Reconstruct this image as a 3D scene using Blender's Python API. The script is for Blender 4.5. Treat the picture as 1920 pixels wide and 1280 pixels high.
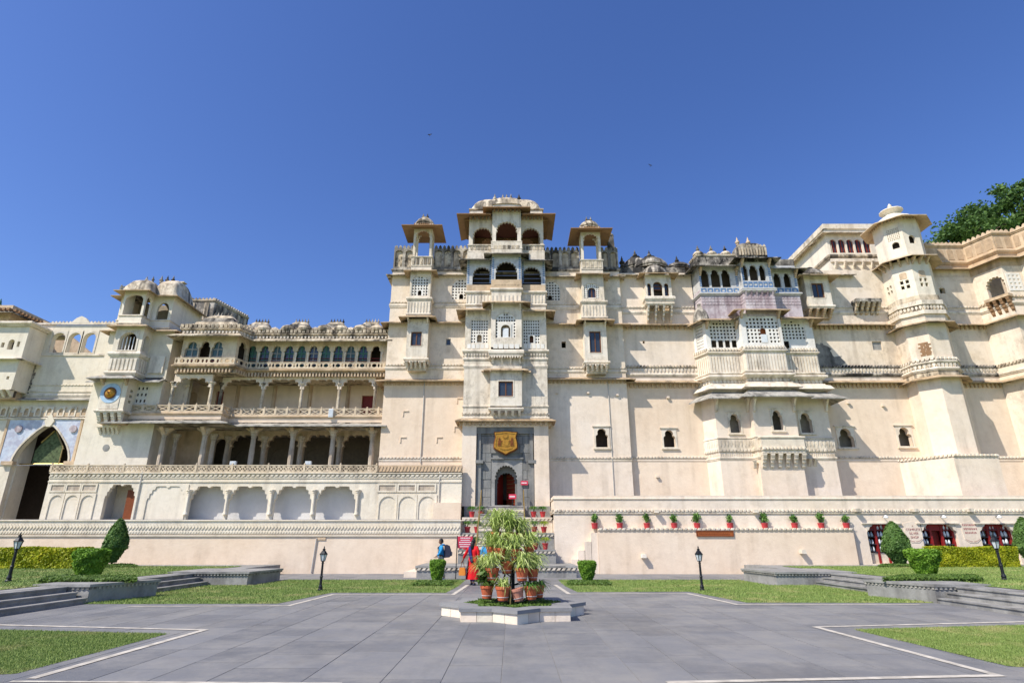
import bpy, math, random
import numpy as np
from math import radians, sin, cos, pi, sqrt, atan2
from mathutils import Vector, Matrix
from mathutils.geometry import tessellate_polygon

for o in list(bpy.data.objects):
    bpy.data.objects.remove(o)
SC = bpy.context.scene
COL = SC.collection

# ------------------------------------------------------------------ camera, sky, sun, exposure
CAM_H, TILT, FPX = 1.6, radians(19.0), 1080.0
cam = bpy.data.cameras.new('camera'); camo = bpy.data.objects.new('camera', cam); COL.objects.link(camo)
camo.location = (0, 0, CAM_H); camo.rotation_euler = (radians(90) + TILT, 0, 0)
cam.sensor_fit = 'HORIZONTAL'; cam.sensor_width = 36.0; cam.lens = 36.0 * FPX / 1920.0
cam.clip_start = 0.1; cam.clip_end = 3000
SC.camera = camo

SUN = Vector((1.0, 0.78, -1.45)).normalized()          # direction the light travels
elev = math.asin(-SUN.z)
wd = bpy.data.worlds.new('World'); SC.world = wd; wd.use_nodes = True
nt = wd.node_tree
sky = nt.nodes.new('ShaderNodeTexSky'); sky.sky_type = 'NISHITA'; sky.sun_disc = False
sky.sun_elevation = elev
sky.sun_rotation = atan2(-SUN.x, -SUN.y)
sky.altitude = 600; sky.air_density = 1.0; sky.dust_density = 0.9; sky.ozone_density = 3.2
hsv = nt.nodes.new('ShaderNodeHueSaturation'); hsv.inputs['Saturation'].default_value = 1.2; hsv.inputs['Hue'].default_value = .515
nt.links.new(sky.outputs[0], hsv.inputs['Color']); nt.links.new(hsv.outputs[0], nt.nodes['Background'].inputs[0])
nt.nodes['Background'].inputs[1].default_value = 0.138
sl = bpy.data.lights.new('sun', 'SUN'); sl.energy = 4.2; sl.angle = radians(0.53); sl.color = (1.0, 0.94, 0.845)
slo = bpy.data.objects.new('sun', sl); COL.objects.link(slo); slo.location = (-60, -45, 90)
slo.rotation_euler = SUN.to_track_quat('-Z', 'Y').to_euler()
vs = SC.view_settings
vs.view_transform = 'Standard'; vs.look = 'None'; vs.exposure = 0.46; vs.gamma = 1.0; vs.use_curve_mapping = False

# ------------------------------------------------------------------ survey helpers (photo measurements -> metres)
cT, sT = cos(TILT), sin(TILT)
def ray(u, v):
    a, b = (u - 960) / FPX, (640 - v) / FPX
    return a, cT - b * sT, sT + b * cT
def X(u, v, Y):
    r = ray(u, v); return r[0] * Y / r[1]
def Z(v, Y):
    r = ray(960, v); return r[2] * Y / r[1] + CAM_H
def gr(u, v, z=0.0):
    r = ray(u, v); k = (z - CAM_H) / r[2]; return (r[0] * k, r[1] * k)
def on(u, v, A, B):
    """station s and height z where the measured sight line meets the vertical plane over A-B"""
    r = ray(u, v); dx, dy = B[0] - A[0], B[1] - A[1]; L = math.hypot(dx, dy)
    nx, ny = dy / L, -dx / L
    k = (nx * A[0] + ny * A[1]) / (nx * r[0] + ny * r[1])
    return ((r[0] * k - A[0]) * dx + (r[1] * k - A[1]) * dy) / L, r[2] * k + CAM_H
def rect_on(A, B, u0, u1, v0, v1):
    um, vm = (u0 + u1) / 2, (v0 + v1) / 2
    return on(u0, vm, A, B)[0], on(u1, vm, A, B)[0], on(um, v1, A, B)[1], on(um, v0, A, B)[1]

# ------------------------------------------------------------------ materials
MATS = {}
def nmat(name):
    m = bpy.data.materials.new(name); m.use_nodes = True
    t = m.node_tree; b = t.nodes['Principled BSDF']; MATS[name] = m
    return m, t, b
def nd(t, ty, **kw):
    n = t.nodes.new(ty)
    for k, v in kw.items(): setattr(n, k, v)
    return n
def pos_noise(t, scale, detail=4, stretch=(1, 1, 1), rough=.55, off=0):
    g = nd(t, 'ShaderNodeNewGeometry'); mp = nd(t, 'ShaderNodeMapping')
    mp.inputs['Scale'].default_value = stretch; mp.inputs['Location'].default_value = (off, off * .7, off * 1.3)
    t.links.new(g.outputs['Position'], mp.inputs['Vector'])
    n = nd(t, 'ShaderNodeTexNoise'); n.inputs['Scale'].default_value = scale
    n.inputs['Detail'].default_value = detail; n.inputs['Roughness'].default_value = rough
    t.links.new(mp.outputs[0], n.inputs['Vector'])
    return n.outputs['Fac']
def ramp(t, src, a, b, c0=(0, 0, 0, 1), c1=(1, 1, 1, 1)):
    r = nd(t, 'ShaderNodeValToRGB'); e = r.color_ramp.elements
    e[0].position, e[1].position = a, b; e[0].color, e[1].color = c0, c1
    t.links.new(src, r.inputs[0]); return r.outputs[0]
def mix(t, fac, a, b, blend='MIX'):
    m = nd(t, 'ShaderNodeMix', data_type='RGBA', blend_type=blend)
    for i, val in ((0, fac), (6, a), (7, b)):
        if hasattr(val, 'links') or hasattr(val, 'is_linked'): t.links.new(val, m.inputs[i])
        else: m.inputs[i].default_value = val if i == 0 else (*val, 1)
    return m.outputs[2]
def mul(t, a, k):
    n = nd(t, 'ShaderNodeMath', operation='MULTIPLY'); t.links.new(a, n.inputs[0])
    if hasattr(k, 'links'): t.links.new(k, n.inputs[1])
    else: n.inputs[1].default_value = k
    return n.outputs[0]
def bump(t, b, src, strength, dist=.02):
    n = nd(t, 'ShaderNodeBump'); n.inputs['Strength'].default_value = strength; n.inputs['Distance'].default_value = dist
    t.links.new(src, n.inputs['Height']); t.links.new(n.outputs[0], b.inputs['Normal'])
def plaster(name, c0, c1, dirt=(.16, .13, .10), dirt_amt=.35, streak=.25, thr=(.52, .75), rough=.85, off=0.0, blot=.28, mould=0.0):
    m, t, b = nmat(name)
    base = mix(t, ramp(t, pos_noise(t, blot, 6, off=off, rough=.62), .36, .64), c0, c1)
    base = mix(t, mul(t, ramp(t, pos_noise(t, 3.1, 5, off=off + 19, rough=.7), .42, .62), .28), base, tuple(min(1, x * 1.12) for x in c0))
    patch = ramp(t, pos_noise(t, 1.5, 8, off=off + 7, rough=.72), thr[0], thr[1])
    base = mix(t, mul(t, patch, dirt_amt), base, tuple((x * .5 + y * .5) for x, y in zip(c1, dirt)))
    st = ramp(t, pos_noise(t, 1.0, 3, (2.2, 2.2, .16), off=off + 3, rough=.5), thr[0] - .02, thr[1] + .02)
    pm = ramp(t, pos_noise(t, .55, 4, off=off + 11), .36, .60)
    cl = nd(t, 'ShaderNodeMath', operation='MINIMUM'); t.links.new(mul(t, mul(t, st, pm), streak), cl.inputs[0]); cl.inputs[1].default_value = .93
    base = mix(t, cl.outputs[0], base, dirt)
    if mould:
        mo = ramp(t, pos_noise(t, 2.4, 9, (1.3, 1.3, .6), off=off + 5, rough=.78), .50, .60); mp_ = ramp(t, pos_noise(t, .42, 4, off=off + 29), .40, .58)
        base = mix(t, mul(t, mul(t, mo, mp_), mould), base, tuple(x * .5 for x in dirt))
    t.links.new(base, b.inputs['Base Color']); b.inputs['Roughness'].default_value = rough
    b.inputs['Specular IOR Level'].default_value = .2
    bump(t, b, pos_noise(t, 7, 8, off=off, rough=.65), .35, .04)
    return m
def flat(name, c, rough=.7, metal=0, var=.12, scale=6, spec=.3, bmp=.0):
    m, t, b = nmat(name)
    d = tuple(x * (1 - var * 2) for x in c)
    t.links.new(mix(t, ramp(t, pos_noise(t, scale, 4), .35, .7), c, d), b.inputs['Base Color'])
    b.inputs['Roughness'].default_value = rough; b.inputs['Metallic'].default_value = metal
    b.inputs['Specular IOR Level'].default_value = spec
    if bmp: bump(t, b, pos_noise(t, scale * 3, 5), bmp, .02)
    return m
plaster('plaster', (.79, .68, .56), (.75, .615, .47), dirt=(.30, .24, .18), dirt_amt=.3, streak=.35, thr=(.5, .68), mould=.12)
plaster('peach', (.785, .645, .495), (.735, .575, .42), dirt=(.38, .28, .19), dirt_amt=.32, streak=.3, thr=(.5, .68), off=4)
plaster('cream', (.77, .70, .575), (.73, .635, .485), dirt=(.30, .25, .19), dirt_amt=.32, streak=.35, thr=(.5, .68), off=9, mould=.15)
plaster('railstone', (.70, .585, .425), (.61, .475, .32), dirt=(.16, .12, .085), dirt_amt=.45, streak=.5, thr=(.48, .63), off=51, mould=.3)
plaster('white', (.765, .69, .58), (.69, .59, .45), dirt=(.19, .15, .11), dirt_amt=.5, streak=.5, thr=(.50, .64), off=2, mould=.4)
plaster('eave_bounce_tan', (.54, .41, .265), (.43, .295, .165), dirt=(.10, .08, .06), dirt_amt=.6, streak=.7, thr=(.47, .62), off=21, blot=.9, mould=.7)  # browned to hold warm bounce light and shade under the eaves, besides stains
plaster('greyold', (.58, .50, .40), (.50, .40, .29), dirt=(.13, .10, .08), dirt_amt=.5, streak=.6, thr=(.46, .62), off=23, blot=1.4, mould=.4)
plaster('old', (.70, .61, .47), (.58, .46, .31), dirt=(.075, .063, .05), dirt_amt=.65, streak=1.0, thr=(.46, .58), off=5, blot=.6, mould=.9)
plaster('weathered', (.77, .665, .54), (.72, .59, .435), dirt=(.24, .18, .125), dirt_amt=.42, streak=.45, thr=(.51, .65), off=35, blot=.45, mould=.25)
plaster('mildew', (.60, .545, .45), (.34, .30, .25), dirt=(.03, .028, .026), dirt_amt=.9, streak=1.5, thr=(.43, .54), off=1, blot=.9, mould=1.0)
plaster('damp', (.34, .32, .29), (.22, .205, .185), dirt=(.05, .048, .045), dirt_amt=.8, streak=1.0, thr=(.45, .58), off=41, blot=1.6, mould=.8)
plaster('sand', (.64, .50, .345), (.56, .40, .25), dirt=(.20, .145, .10), dirt_amt=.5, streak=.5, thr=(.48, .64), off=6, mould=.3)
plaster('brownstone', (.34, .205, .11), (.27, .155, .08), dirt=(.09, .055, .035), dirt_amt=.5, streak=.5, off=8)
plaster('slate', (.20, .205, .20), (.28, .27, .245), dirt=(.07, .07, .07), dirt_amt=.5, streak=.6, thr=(.47, .62), off=3, blot=1.2)
plaster('greystone', (.34, .33, .305), (.26, .255, .24), dirt=(.085, .08, .075), dirt_amt=.55, streak=.6, thr=(.47, .62), off=13, blot=.9)
plaster('roofstone', (.46, .43, .37), (.35, .33, .29), dirt=(.06, .058, .052), dirt_amt=.65, streak=.7, thr=(.46, .6), off=15, blot=.9, mould=.7)
plaster('slatecap', (.21, .21, .21), (.27, .265, .26), dirt=(.10, .10, .10), dirt_amt=.4, streak=.3, off=31, blot=1.5)
plaster('jali', (.78, .75, .69), (.72, .675, .59), dirt=(.34, .29, .23), dirt_amt=.25, streak=.35, thr=(.49, .64), off=16)
plaster('nichewhite', (.60, .58, .55), (.55, .53, .50), dirt=(.4, .38, .35), dirt_amt=.2, streak=.2, off=17)
plaster('mural', (.60, .63, .68), (.46, .53, .64), dirt=(.30, .22, .28), dirt_amt=.8, streak=.2, thr=(.45, .6), off=18, blot=3.0)
plaster('lilac', (.61, .56, .565), (.46, .375, .385), dirt=(.20, .13, .15), dirt_amt=.6, streak=.7, thr=(.46, .6), off=19, blot=1.1, mould=.3)
flat('room', (.10, .075, .055), .95); flat('room_dim', (.20, .155, .11), .95); flat('room_mid', (.42, .36, .28), .95); flat('room_red', (.20, .075, .05), .95)  # room and room_dim are darkened to paint in the gloom of interiors
flat('wood', (.16, .065, .03), .55, bmp=.2); flat('redwood', (.24, .035, .015), .5); flat('redpaint', (.27, .018, .018), .5)
flat('darkred', (.20, .018, .012), .5); flat('orangewood', (.36, .10, .025), .6, scale=12); flat('orangedark', (.20, .05, .012), .6)
flat('gold', (.62, .30, .045), .38, .55, var=.2, scale=9); flat('golddark', (.22, .07, .015), .5, .2)
flat('blacksteel', (.018, .02, .024), .45, .3); flat('lampglass', (.62, .66, .68), .25)
flat('tileblue', (.16, .27, .46), .3, var=.25, scale=14); flat('tilewhite', (.60, .585, .56), .4, var=.15, scale=5); flat('skyblue', (.42, .58, .74), .6, var=.1)
flat('tanpanel', (.50, .36, .23), .9, var=.15, scale=3, bmp=.2); flat('greenpaint', (.06, .17, .12), .6); flat('terracotta', (.52, .125, .05), .75, var=.14, scale=11, bmp=.1)
flat('terracotta_pale', (.58, .25, .17), .8, var=.14, scale=9, bmp=.1)
flat('potred', (.46, .045, .05), .5, var=.1); flat('soil', (.06, .04, .028), .95); flat('pipe', (.55, .52, .47), .5)
flat('signred', (.60, .045, .085), .5, var=.04); flat('signwhite', (.85, .85, .85), .5, var=0); flat('steel', (.35, .35, .35), .35, .8)
flat('shopwhite', (.62, .70, .70), .4, var=.3, scale=10); flat('shopdark', (.05, .05, .07), .4); flat('maroonprint', (.42, .20, .18), .8)
flat('line', (.62, .565, .475), .8, var=.22, scale=4); flat('brass', (.42, .30, .12), .4, .7); flat('greennet', (.12, .16, .07), .8, var=.35, scale=7)
flat('skin', (.20, .095, .06), .55, var=.05); flat('skin_light', (.34, .17, .11), .55, var=.05); flat('hair', (.012, .010, .010), .5)
flat('shirtblue', (.03, .30, .62), .8, var=.1, scale=9); flat('bagdark', (.03, .032, .06), .7); flat('baggrey', (.16, .15, .17), .7)
flat('trousers', (.40, .37, .33), .85); flat('shoe', (.5, .5, .5), .6); flat('kurtared', (.68, .006, .012), .75, var=.12, scale=8)
flat('navy', (.025, .025, .13), .8); flat('bagorange', (.62, .22, .03), .6); flat('crow', (.012, .012, .018), .6)
flat('crystal', (.72, .74, .74), .3, var=.05)
def glassy(name, c, rough=.08):
    m, t, b = nmat(name); b.inputs['Base Color'].default_value = (*c, 1); b.inputs['Roughness'].default_value = rough
    b.inputs['Specular IOR Level'].default_value = .6
glassy('glass', (.03, .04, .055), .2); glassy('glassgreen', (.02, .07, .06), .35); glassy('eye', (.02, .015, .01), .2)
def leafmat(name, c0, c1, scale=2.2, trans=.25, rough=.55):
    m, t, b = nmat(name)
    g = nd(t, 'ShaderNodeNewGeometry')
    col = mix(t, g.outputs['Random Per Island'], c0, c1)
    col = mix(t, ramp(t, pos_noise(t, scale, 3), .35, .65), col, tuple(x * .78 for x in c0))
    t.links.new(col, b.inputs['Base Color']); b.inputs['Roughness'].default_value = rough
    b.inputs['Specular IOR Level'].default_value = .3
    tr = nd(t, 'ShaderNodeBsdfTranslucent'); t.links.new(col, tr.inputs[0])
    mx = nd(t, 'ShaderNodeMixShader'); mx.inputs[0].default_value = trans
    t.links.new(b.outputs[0], mx.inputs[1]); t.links.new(tr.outputs[0], mx.inputs[2])
    t.links.new(mx.outputs[0], t.nodes['Material Output'].inputs[0])
leafmat('leaf_cone', (.10, .20, .045), (.19, .31, .075)); leafmat('leaf_bush', (.17, .34, .03), (.28, .46, .055))
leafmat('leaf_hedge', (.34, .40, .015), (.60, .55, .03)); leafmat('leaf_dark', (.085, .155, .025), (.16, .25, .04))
leafmat('leaf_tree', (.075, .15, .035), (.16, .26, .06), .5); leafmat('leaf_spider', (.37, .50, .10), (.80, .81, .38), 6)
leafmat('leaf_pot', (.09, .22, .04), (.22, .36, .07)); leafmat('leaf_lime', (.30, .42, .04), (.46, .50, .07))
m, t, b = nmat('grass')
g = nd(t, 'ShaderNodeNewGeometry'); col = mix(t, g.outputs['Random Per Island'], (.14, .225, .035), (.265, .325, .085))
col = mix(t, ramp(t, pos_noise(t, .8, 6, rough=.65), .52, .70), col, (.38, .36, .14)); t.links.new(col, b.inputs['Base Color']); b.inputs['Roughness'].default_value = .7
m, t, b = nmat('grasssoil')
col = mix(t, ramp(t, pos_noise(t, .8, 6, rough=.65), .50, .72), (.13, .20, .04), (.30, .27, .11)); t.links.new(col, b.inputs['Base Color']); b.inputs['Roughness'].default_value = .95; bump(t, b, pos_noise(t, 9, 6), .4, .03)
flat('bark', (.10, .07, .05), .9, bmp=.5)
# paving: colour from a random value of each slab
m, t, b = nmat('paving')
oi = nd(t, 'ShaderNodeObjectInfo'); g = nd(t, 'ShaderNodeNewGeometry')
ad = nd(t, 'ShaderNodeMath', operation='ADD'); t.links.new(oi.outputs['Random'], ad.inputs[0]); t.links.new(g.outputs['Random Per Island'], ad.inputs[1])
fr_ = nd(t, 'ShaderNodeMath', operation='FRACT'); t.links.new(ad.outputs[0], fr_.inputs[0])
c = mix(t, fr_.outputs[0], (.146, .148, .156), (.212, .211, .214))
c = mix(t, mul(t, ramp(t, pos_noise(t, .7, 8, rough=.75), .44, .62), .75), c, (.262, .25, .232))
c = mix(t, mul(t, ramp(t, pos_noise(t, .33, 7, rough=.7, off=9), .52, .68), .55), c, (.115, .113, .112))
c = mix(t, mul(t, ramp(t, pos_noise(t, 26, 4, rough=.7, off=21), .60, .72), .5), c, (.30, .29, .27))
c = mix(t, mul(t, ramp(t, pos_noise(t, 2.7, 6, (1, .25, 1), rough=.7, off=3), .5, .72), .35), c, (.105, .107, .112))
t.links.new(c, b.inputs['Base Color']); b.inputs['Specular IOR Level'].default_value = .35
rg = ramp(t, pos_noise(t, 1.6, 5), .3, .7, (.48, .48, .48, 1), (.72, .72, .72, 1)); t.links.new(rg, b.inputs['Roughness'])
bump(t, b, pos_noise(t, 14, 6), .18, .01)
flat('joint', (.27, .26, .245), .95)

# ------------------------------------------------------------------ mesh builders
WLOC = {}
def thing(name, label, cat, loc=(0, 0, 0), group=None):
    o = bpy.data.objects.new(name, None); COL.objects.link(o); o.location = loc; o.empty_display_size = .2
    o['label'] = label; o['category'] = cat
    if group: o['group'] = group
    WLOC[o.name] = Vector(loc); return o
def tag(o, label=None, cat=None, group=None, kind=None):
    if label: o['label'] = label
    if cat: o['category'] = cat
    if group: o['group'] = group
    if kind: o['kind'] = kind
    return o
def link(name, me, parent=None, loc=(0, 0, 0), rot=0.0, scale=None):
    o = bpy.data.objects.new(name, me); COL.objects.link(o)
    loc = Vector(loc); WLOC[o.name] = loc.copy()
    if parent is not None:
        o.parent = parent; loc = loc - WLOC[parent.name]
    o.location = loc; o.rotation_euler = (0, 0, rot)
    if scale: o.scale = scale
    return o
class MB:
    def __init__(s): s.v = []; s.f = []
    def add(s, vs, fs):
        n = len(s.v); s.v += [tuple(p) for p in vs]; s.f += [tuple(i + n for i in f) for f in fs]; return s
    def box(s, x0, x1, y0, y1, z0, z1):
        return s.add([(x0, y0, z0), (x1, y0, z0), (x1, y1, z0), (x0, y1, z0), (x0, y0, z1), (x1, y0, z1), (x1, y1, z1), (x0, y1, z1)],
                     [(0, 3, 2, 1), (4, 5, 6, 7), (0, 1, 5, 4), (1, 2, 6, 5), (2, 3, 7, 6), (3, 0, 4, 7)])
    def fbox(s, A, B, s0, s1, z0, z1, o0, o1):
        """box in the frame of wall A-B: stations s, heights z, outward offsets o"""
        F = frame(A, B)
        P = [F(s0, z0, o0), F(s1, z0, o0), F(s1, z0, o1), F(s0, z0, o1), F(s0, z1, o0), F(s1, z1, o0), F(s1, z1, o1), F(s0, z1, o1)]
        return s.add(P, [(0, 1, 2, 3), (4, 7, 6, 5), (0, 4, 5, 1), (1, 5, 6, 2), (2, 6, 7, 3), (3, 7, 4, 0)])
    def prism(s, loop, z0, z1, top=1.0, cx=None, cy=None):
        n = len(loop)
        if cx is None: cx = sum(p[0] for p in loop) / n; cy = sum(p[1] for p in loop) / n
        a = [(p[0], p[1], z0) for p in loop]; b_ = [(cx + (p[0] - cx) * top, cy + (p[1] - cy) * top, z1) for p in loop]
        return s.add(a + b_, [tuple(range(n))[::-1], tuple(range(n, 2 * n))] + [(i, (i + 1) % n, n + (i + 1) % n, n + i) for i in range(n)])
    def fprism(s, A, B, loop, o0, o1):
        """polygon in (s, z) of wall A-B extruded from offset o0 to o1"""
        F = frame(A, B); n = len(loop)
        return s.add([F(p[0], p[1], o0) for p in loop] + [F(p[0], p[1], o1) for p in loop],
                     [tuple(range(n)), tuple(range(n, 2 * n))[::-1]] + [(i, n + i, n + (i + 1) % n, (i + 1) % n) for i in range(n)])
    def lathe(s, prof, n=12, c=(0, 0, 0), rot=0.0, sx=1.0, sy=1.0, caps=True):
        vs = []; fs = []
        for r, z in prof:
            for i in range(n):
                a = rot + 2 * pi * i / n; vs.append((c[0] + r * sx * cos(a), c[1] + r * sy * sin(a), c[2] + z))
        for k in range(len(prof) - 1):
            for i in range(n): fs.append((k * n + i, k * n + (i + 1) % n, (k + 1) * n + (i + 1) % n, (k + 1) * n + i))
        if caps:
            fs.append(tuple(range(n))[::-1]); k = (len(prof) - 1) * n; fs.append(tuple(range(k, k + n)))
        return s.add(vs, fs)
    def tube(s, pts, rad, n=6):
        vs = []; fs = []; P = [Vector(p) for p in pts]
        for k, p in enumerate(P):
            d = (P[min(k + 1, len(P) - 1)] - P[max(k - 1, 0)]).normalized()
            a = d.cross(Vector((0, 0, 1)));
            if a.length < 1e-3: a = Vector((1, 0, 0))
            a.normalize(); bb = d.cross(a); r = rad[k] if isinstance(rad, (list, tuple)) else rad
            for i in range(n):
                t_ = 2 * pi * i / n; vs.append(p + a * (r * cos(t_)) + bb * (r * sin(t_)))
        for k in range(len(P) - 1):
            for i in range(n): fs.append((k * n + i, (k + 1) * n + i, (k + 1) * n + (i + 1) % n, k * n + (i + 1) % n))
        fs.append(tuple(range(n))); k = (len(P) - 1) * n; fs.append(tuple(range(k, k + n))[::-1])
        return s.add(vs, fs)
    def plate(s, A, B, outer, holes, o0, o1, rim=(True, True, True, True), back=True):
        """flat slab with real openings; o0 front offset, o1 back offset"""
        F = frame(A, B); loops = [outer] + list(holes)
        fl = [p for l in loops for p in l]; N = len(fl)
        def ar2(l): return abs(sum(l[i][0] * l[(i + 1) % len(l)][1] - l[(i + 1) % len(l)][0] * l[i][1] for i in range(len(l))))
        want = ar2(outer) - sum(ar2(h) for h in holes); tri = []
        for att in range(3):
            q = att * .37; cq, sq = cos(q), sin(q)
            tri = tessellate_polygon([[Vector((p[0] * cq - p[1] * sq, p[0] * sq + p[1] * cq, 0)) for p in l] for l in loops])
            got = sum(ar2([fl[i] for i in t3]) for t3 in tri)
            if abs(got - want) < .001 * want + 1e-5: break
        else:
            # fall back to horizontal strips (even-odd rule)
            tri = []; zs_ = sorted(set(round(p[1], 5) for p in fl)); ex = []
            eds = [(l[i], l[(i + 1) % len(l)]) for l in loops for i in range(len(l))]
            for za_, zb_ in zip(zs_[:-1], zs_[1:]):
                if zb_ - za_ < 2e-5: continue
                zm = (za_ + zb_) / 2; cr_s = []
                for p, q in eds:
                    if (p[1] > zm) != (q[1] > zm):
                        f_ = lambda z: p[0] + (q[0] - p[0]) * (z - p[1]) / (q[1] - p[1])
                        cr_s.append((f_(zm), f_(za_), f_(zb_)))
                cr_s.sort()
                for c0, c1 in zip(cr_s[::2], cr_s[1::2]): ex.append([(c0[1], za_), (c1[1], za_), (c1[2], zb_), (c0[2], zb_)])
            for qd in ex:
                s.add([F(p[0], p[1], o0) for p in qd], [(0, 1, 2, 3)])
                if back: s.add([F(p[0], p[1], o1) for p in qd], [(3, 2, 1, 0)])
        vs = [F(p[0], p[1], o0) for p in fl]; fs = []
        for t3 in tri:
            a, b_, c_ = (fl[i] for i in t3)
            ar = (b_[0] - a[0]) * (c_[1] - a[1]) - (c_[0] - a[0]) * (b_[1] - a[1])
            if abs(ar) < 1e-9: continue
            t3 = tuple(t3) if ar > 0 else tuple(t3)[::-1]
            fs.append(t3)
            if back: fs.append(tuple(i + N for i in t3[::-1]))
        vs += [F(p[0], p[1], o1) for p in fl]
        k = 0
        for li, l in enumerate(loops):
            n = len(l); ar = sum(l[i][0] * l[(i + 1) % n][1] - l[(i + 1) % n][0] * l[i][1] for i in range(n))
            for i in range(n):
                if li == 0 and n == 4 and not rim[i]: continue
                q = (k + i, k + (i + 1) % n, N + k + (i + 1) % n, N + k + i)
                ccw = ar > 0
                fs.append(q[::-1] if ccw == (li == 0) else q)
            k += n
        return s.add(vs, fs)
    def sweep(s, path, prof, closed=False):
        n = len(path); m = len(prof); vs = []; fs = []
        for i in range(n):
            mv = mitre(path, i, closed)
            for o, z in prof: vs.append((path[i][0] + mv[0] * o, path[i][1] + mv[1] * o, z))
        for i in range(n if closed else n - 1):
            j = (i + 1) % n
            for k in range(m):
                l = (k + 1) % m; fs.append((i * m + k, i * m + l, j * m + l, j * m + k))
        if not closed: fs.append(tuple(range(m))[::-1]); fs.append(tuple(range((n - 1) * m, n * m)))
        return s.add(vs, fs)
    def build(s, name, mat, parent=None, smooth=False, kind=None):
        if not s.v: return None
        a = np.array(s.v); lo, hi = a.min(0), a.max(0)
        c_ = ((lo[0] + hi[0]) / 2, (lo[1] + hi[1]) / 2, lo[2])
        me = mesh(name, s.v, s.f, mat, smooth, c_)
        o = link(name, me, parent, c_)
        if kind: o['kind'] = kind
        return o
    def data(s, name, mat, smooth=False): return mesh(name, s.v, s.f, mat, smooth)
def mesh(name, v, f, mat, smooth=False, origin=(0, 0, 0)):
    me = bpy.data.meshes.new(name)
    me.from_pydata([(p[0] - origin[0], p[1] - origin[1], p[2] - origin[2]) for p in v], [], f)
    me.materials.append(MATS[mat])
    if smooth: me.polygons.foreach_set('use_smooth', [True] * len(me.polygons))
    me.update(); return me
def frame(A, B):
    dx, dy = B[0] - A[0], B[1] - A[1]; L = math.hypot(dx, dy); dx /= L; dy /= L
    return lambda s_, z, o: (A[0] + dx * s_ + dy * o, A[1] + dy * s_ - dx * o, z)
def seglen(A, B): return math.hypot(B[0] - A[0], B[1] - A[1])
def mitre(path, i, closed):
    n = len(path)
    def nrm(a, b_):
        dx, dy = b_[0] - a[0], b_[1] - a[1]; L = math.hypot(dx, dy); return (dy / L, -dx / L)
    ns = []
    if closed or i > 0: ns.append(nrm(path[i - 1], path[i]))
    if closed or i < n - 1: ns.append(nrm(path[i], path[(i + 1) % n]))
    if len(ns) == 1: return ns[0]
    a, b_ = ns; k = 1 + a[0] * b_[0] + a[1] * b_[1]
    k = max(k, .3); return ((a[0] + b_[0]) / k, (a[1] + b_[1]) / k)
def bay(x0, x1, yb, yf, c0=None, c1=None, yc=None, emb=.1):
    if c0 is None: return [(x0, yb + emb), (x0, yf), (x1, yf), (x1, yb + emb)]
    return [(x0, yb + emb), (x0, yf), (c0, yf), (c0, yc), (c1, yc), (c1, yf), (x1, yf), (x1, yb + emb)]
def rect(s0, s1, z0, z1): return [(s0, z0), (s1, z0), (s1, z1), (s0, z1)]
def arch(s0, s1, z0, z1, kind='round', rise=None, n=12):
    """counter-clockwise opening outline"""
    if kind == 'rect': return rect(s0, s1, z0, z1)
    w = (s1 - s0) / 2; c_ = (s0 + s1) / 2
    if rise is None: rise = min(w, (z1 - z0) * .6)
    zs = z1 - rise; pts = [(s0, z0), (s1, z0)]
    if kind == 'round':
        for i in range(n + 1):
            a = pi * i / n; pts.append((c_ + w * cos(a), zs + rise * sin(a)))
    elif kind == 'point':
        for i in range(n + 1):
            a = pi * i / n; k = sin(a)
            pts.append((c_ + w * cos(a) * (1 - .10 * k), zs + rise * (.86 * k + .14 * k ** 6)))
    elif kind == 'trefoil':
        r = w * .72; zc = z1 - r
        pts += [(s1, zc - r * .75), (c_ + w * .80, zc - r * .45)]
        for i in range(n + 1):
            a = -.35 + (pi + .7) * i / n; pts.append((c_ + r * cos(a), zc + r * sin(a)))
        pts += [(c_ - w * .80, zc - r * .45), (s0, zc - r * .75)]
    elif kind == 'flatcusp':
        cw, chh = w * .42, rise; cor = [(s1, zs), (s1 - .02 * w, zs + chh * .18), (s1 - .10 * w, zs + chh * .2), (s1 - .10 * w, zs + chh * .48), (s1 - .2 * w, zs + chh * .52), (s1 - .22 * w, zs + chh * .74), (s1 - .34 * w, zs + chh * .78), (s1 - .38 * w, z1 - .03 * chh), (s1 - .52 * w, z1), (c_ + .12 * w, z1), (c_ + .05 * w, z1 - .09 * chh), (c_, z1 - .1 * chh)]
        pts += cor + [(2 * c_ - p[0], p[1]) for p in cor[::-1][1:]]
    elif kind == 'cusp':
        L = n if n % 2 else n + 1; W, R = w * .86, rise * .86
        pts.append((s1, zs - rise * .12))
        E = [(c_ + W * cos(pi * i / L), zs + R * sin(pi * i / L)) for i in range(L + 1)]
        for i in range(L):
            a, b_ = E[i], E[i + 1]; mx_, my_ = (a[0] + b_[0]) / 2, (a[1] + b_[1]) / 2
            ch = math.hypot(b_[0] - a[0], b_[1] - a[1]) / 2; th = atan2(a[1] - my_, a[0] - mx_)
            for k in range(5):
                q = th + pi * k / 4
                pts.append((max(s0, min(s1, mx_ + ch * cos(q))), min(z1, my_ + ch * 1.05 * sin(q))))
        pts.append((s0, zs - rise * .12))
    out = []
    for p in pts:
        if not out or math.hypot(p[0] - out[-1][0], p[1] - out[-1][1]) > 1e-4: out.append(p)
    if math.hypot(out[0][0] - out[-1][0], out[0][1] - out[-1][1]) < 1e-4: out.pop()
    return out
def inside(p, poly):
    c_ = False; n = len(poly); j = n - 1
    for i in range(n):
        if (poly[i][1] > p[1]) != (poly[j][1] > p[1]) and p[0] < (poly[j][0] - poly[i][0]) * (p[1] - poly[i][1]) / (poly[j][1] - poly[i][1]) + poly[i][0]: c_ = not c_
        j = i
    return c_
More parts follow.
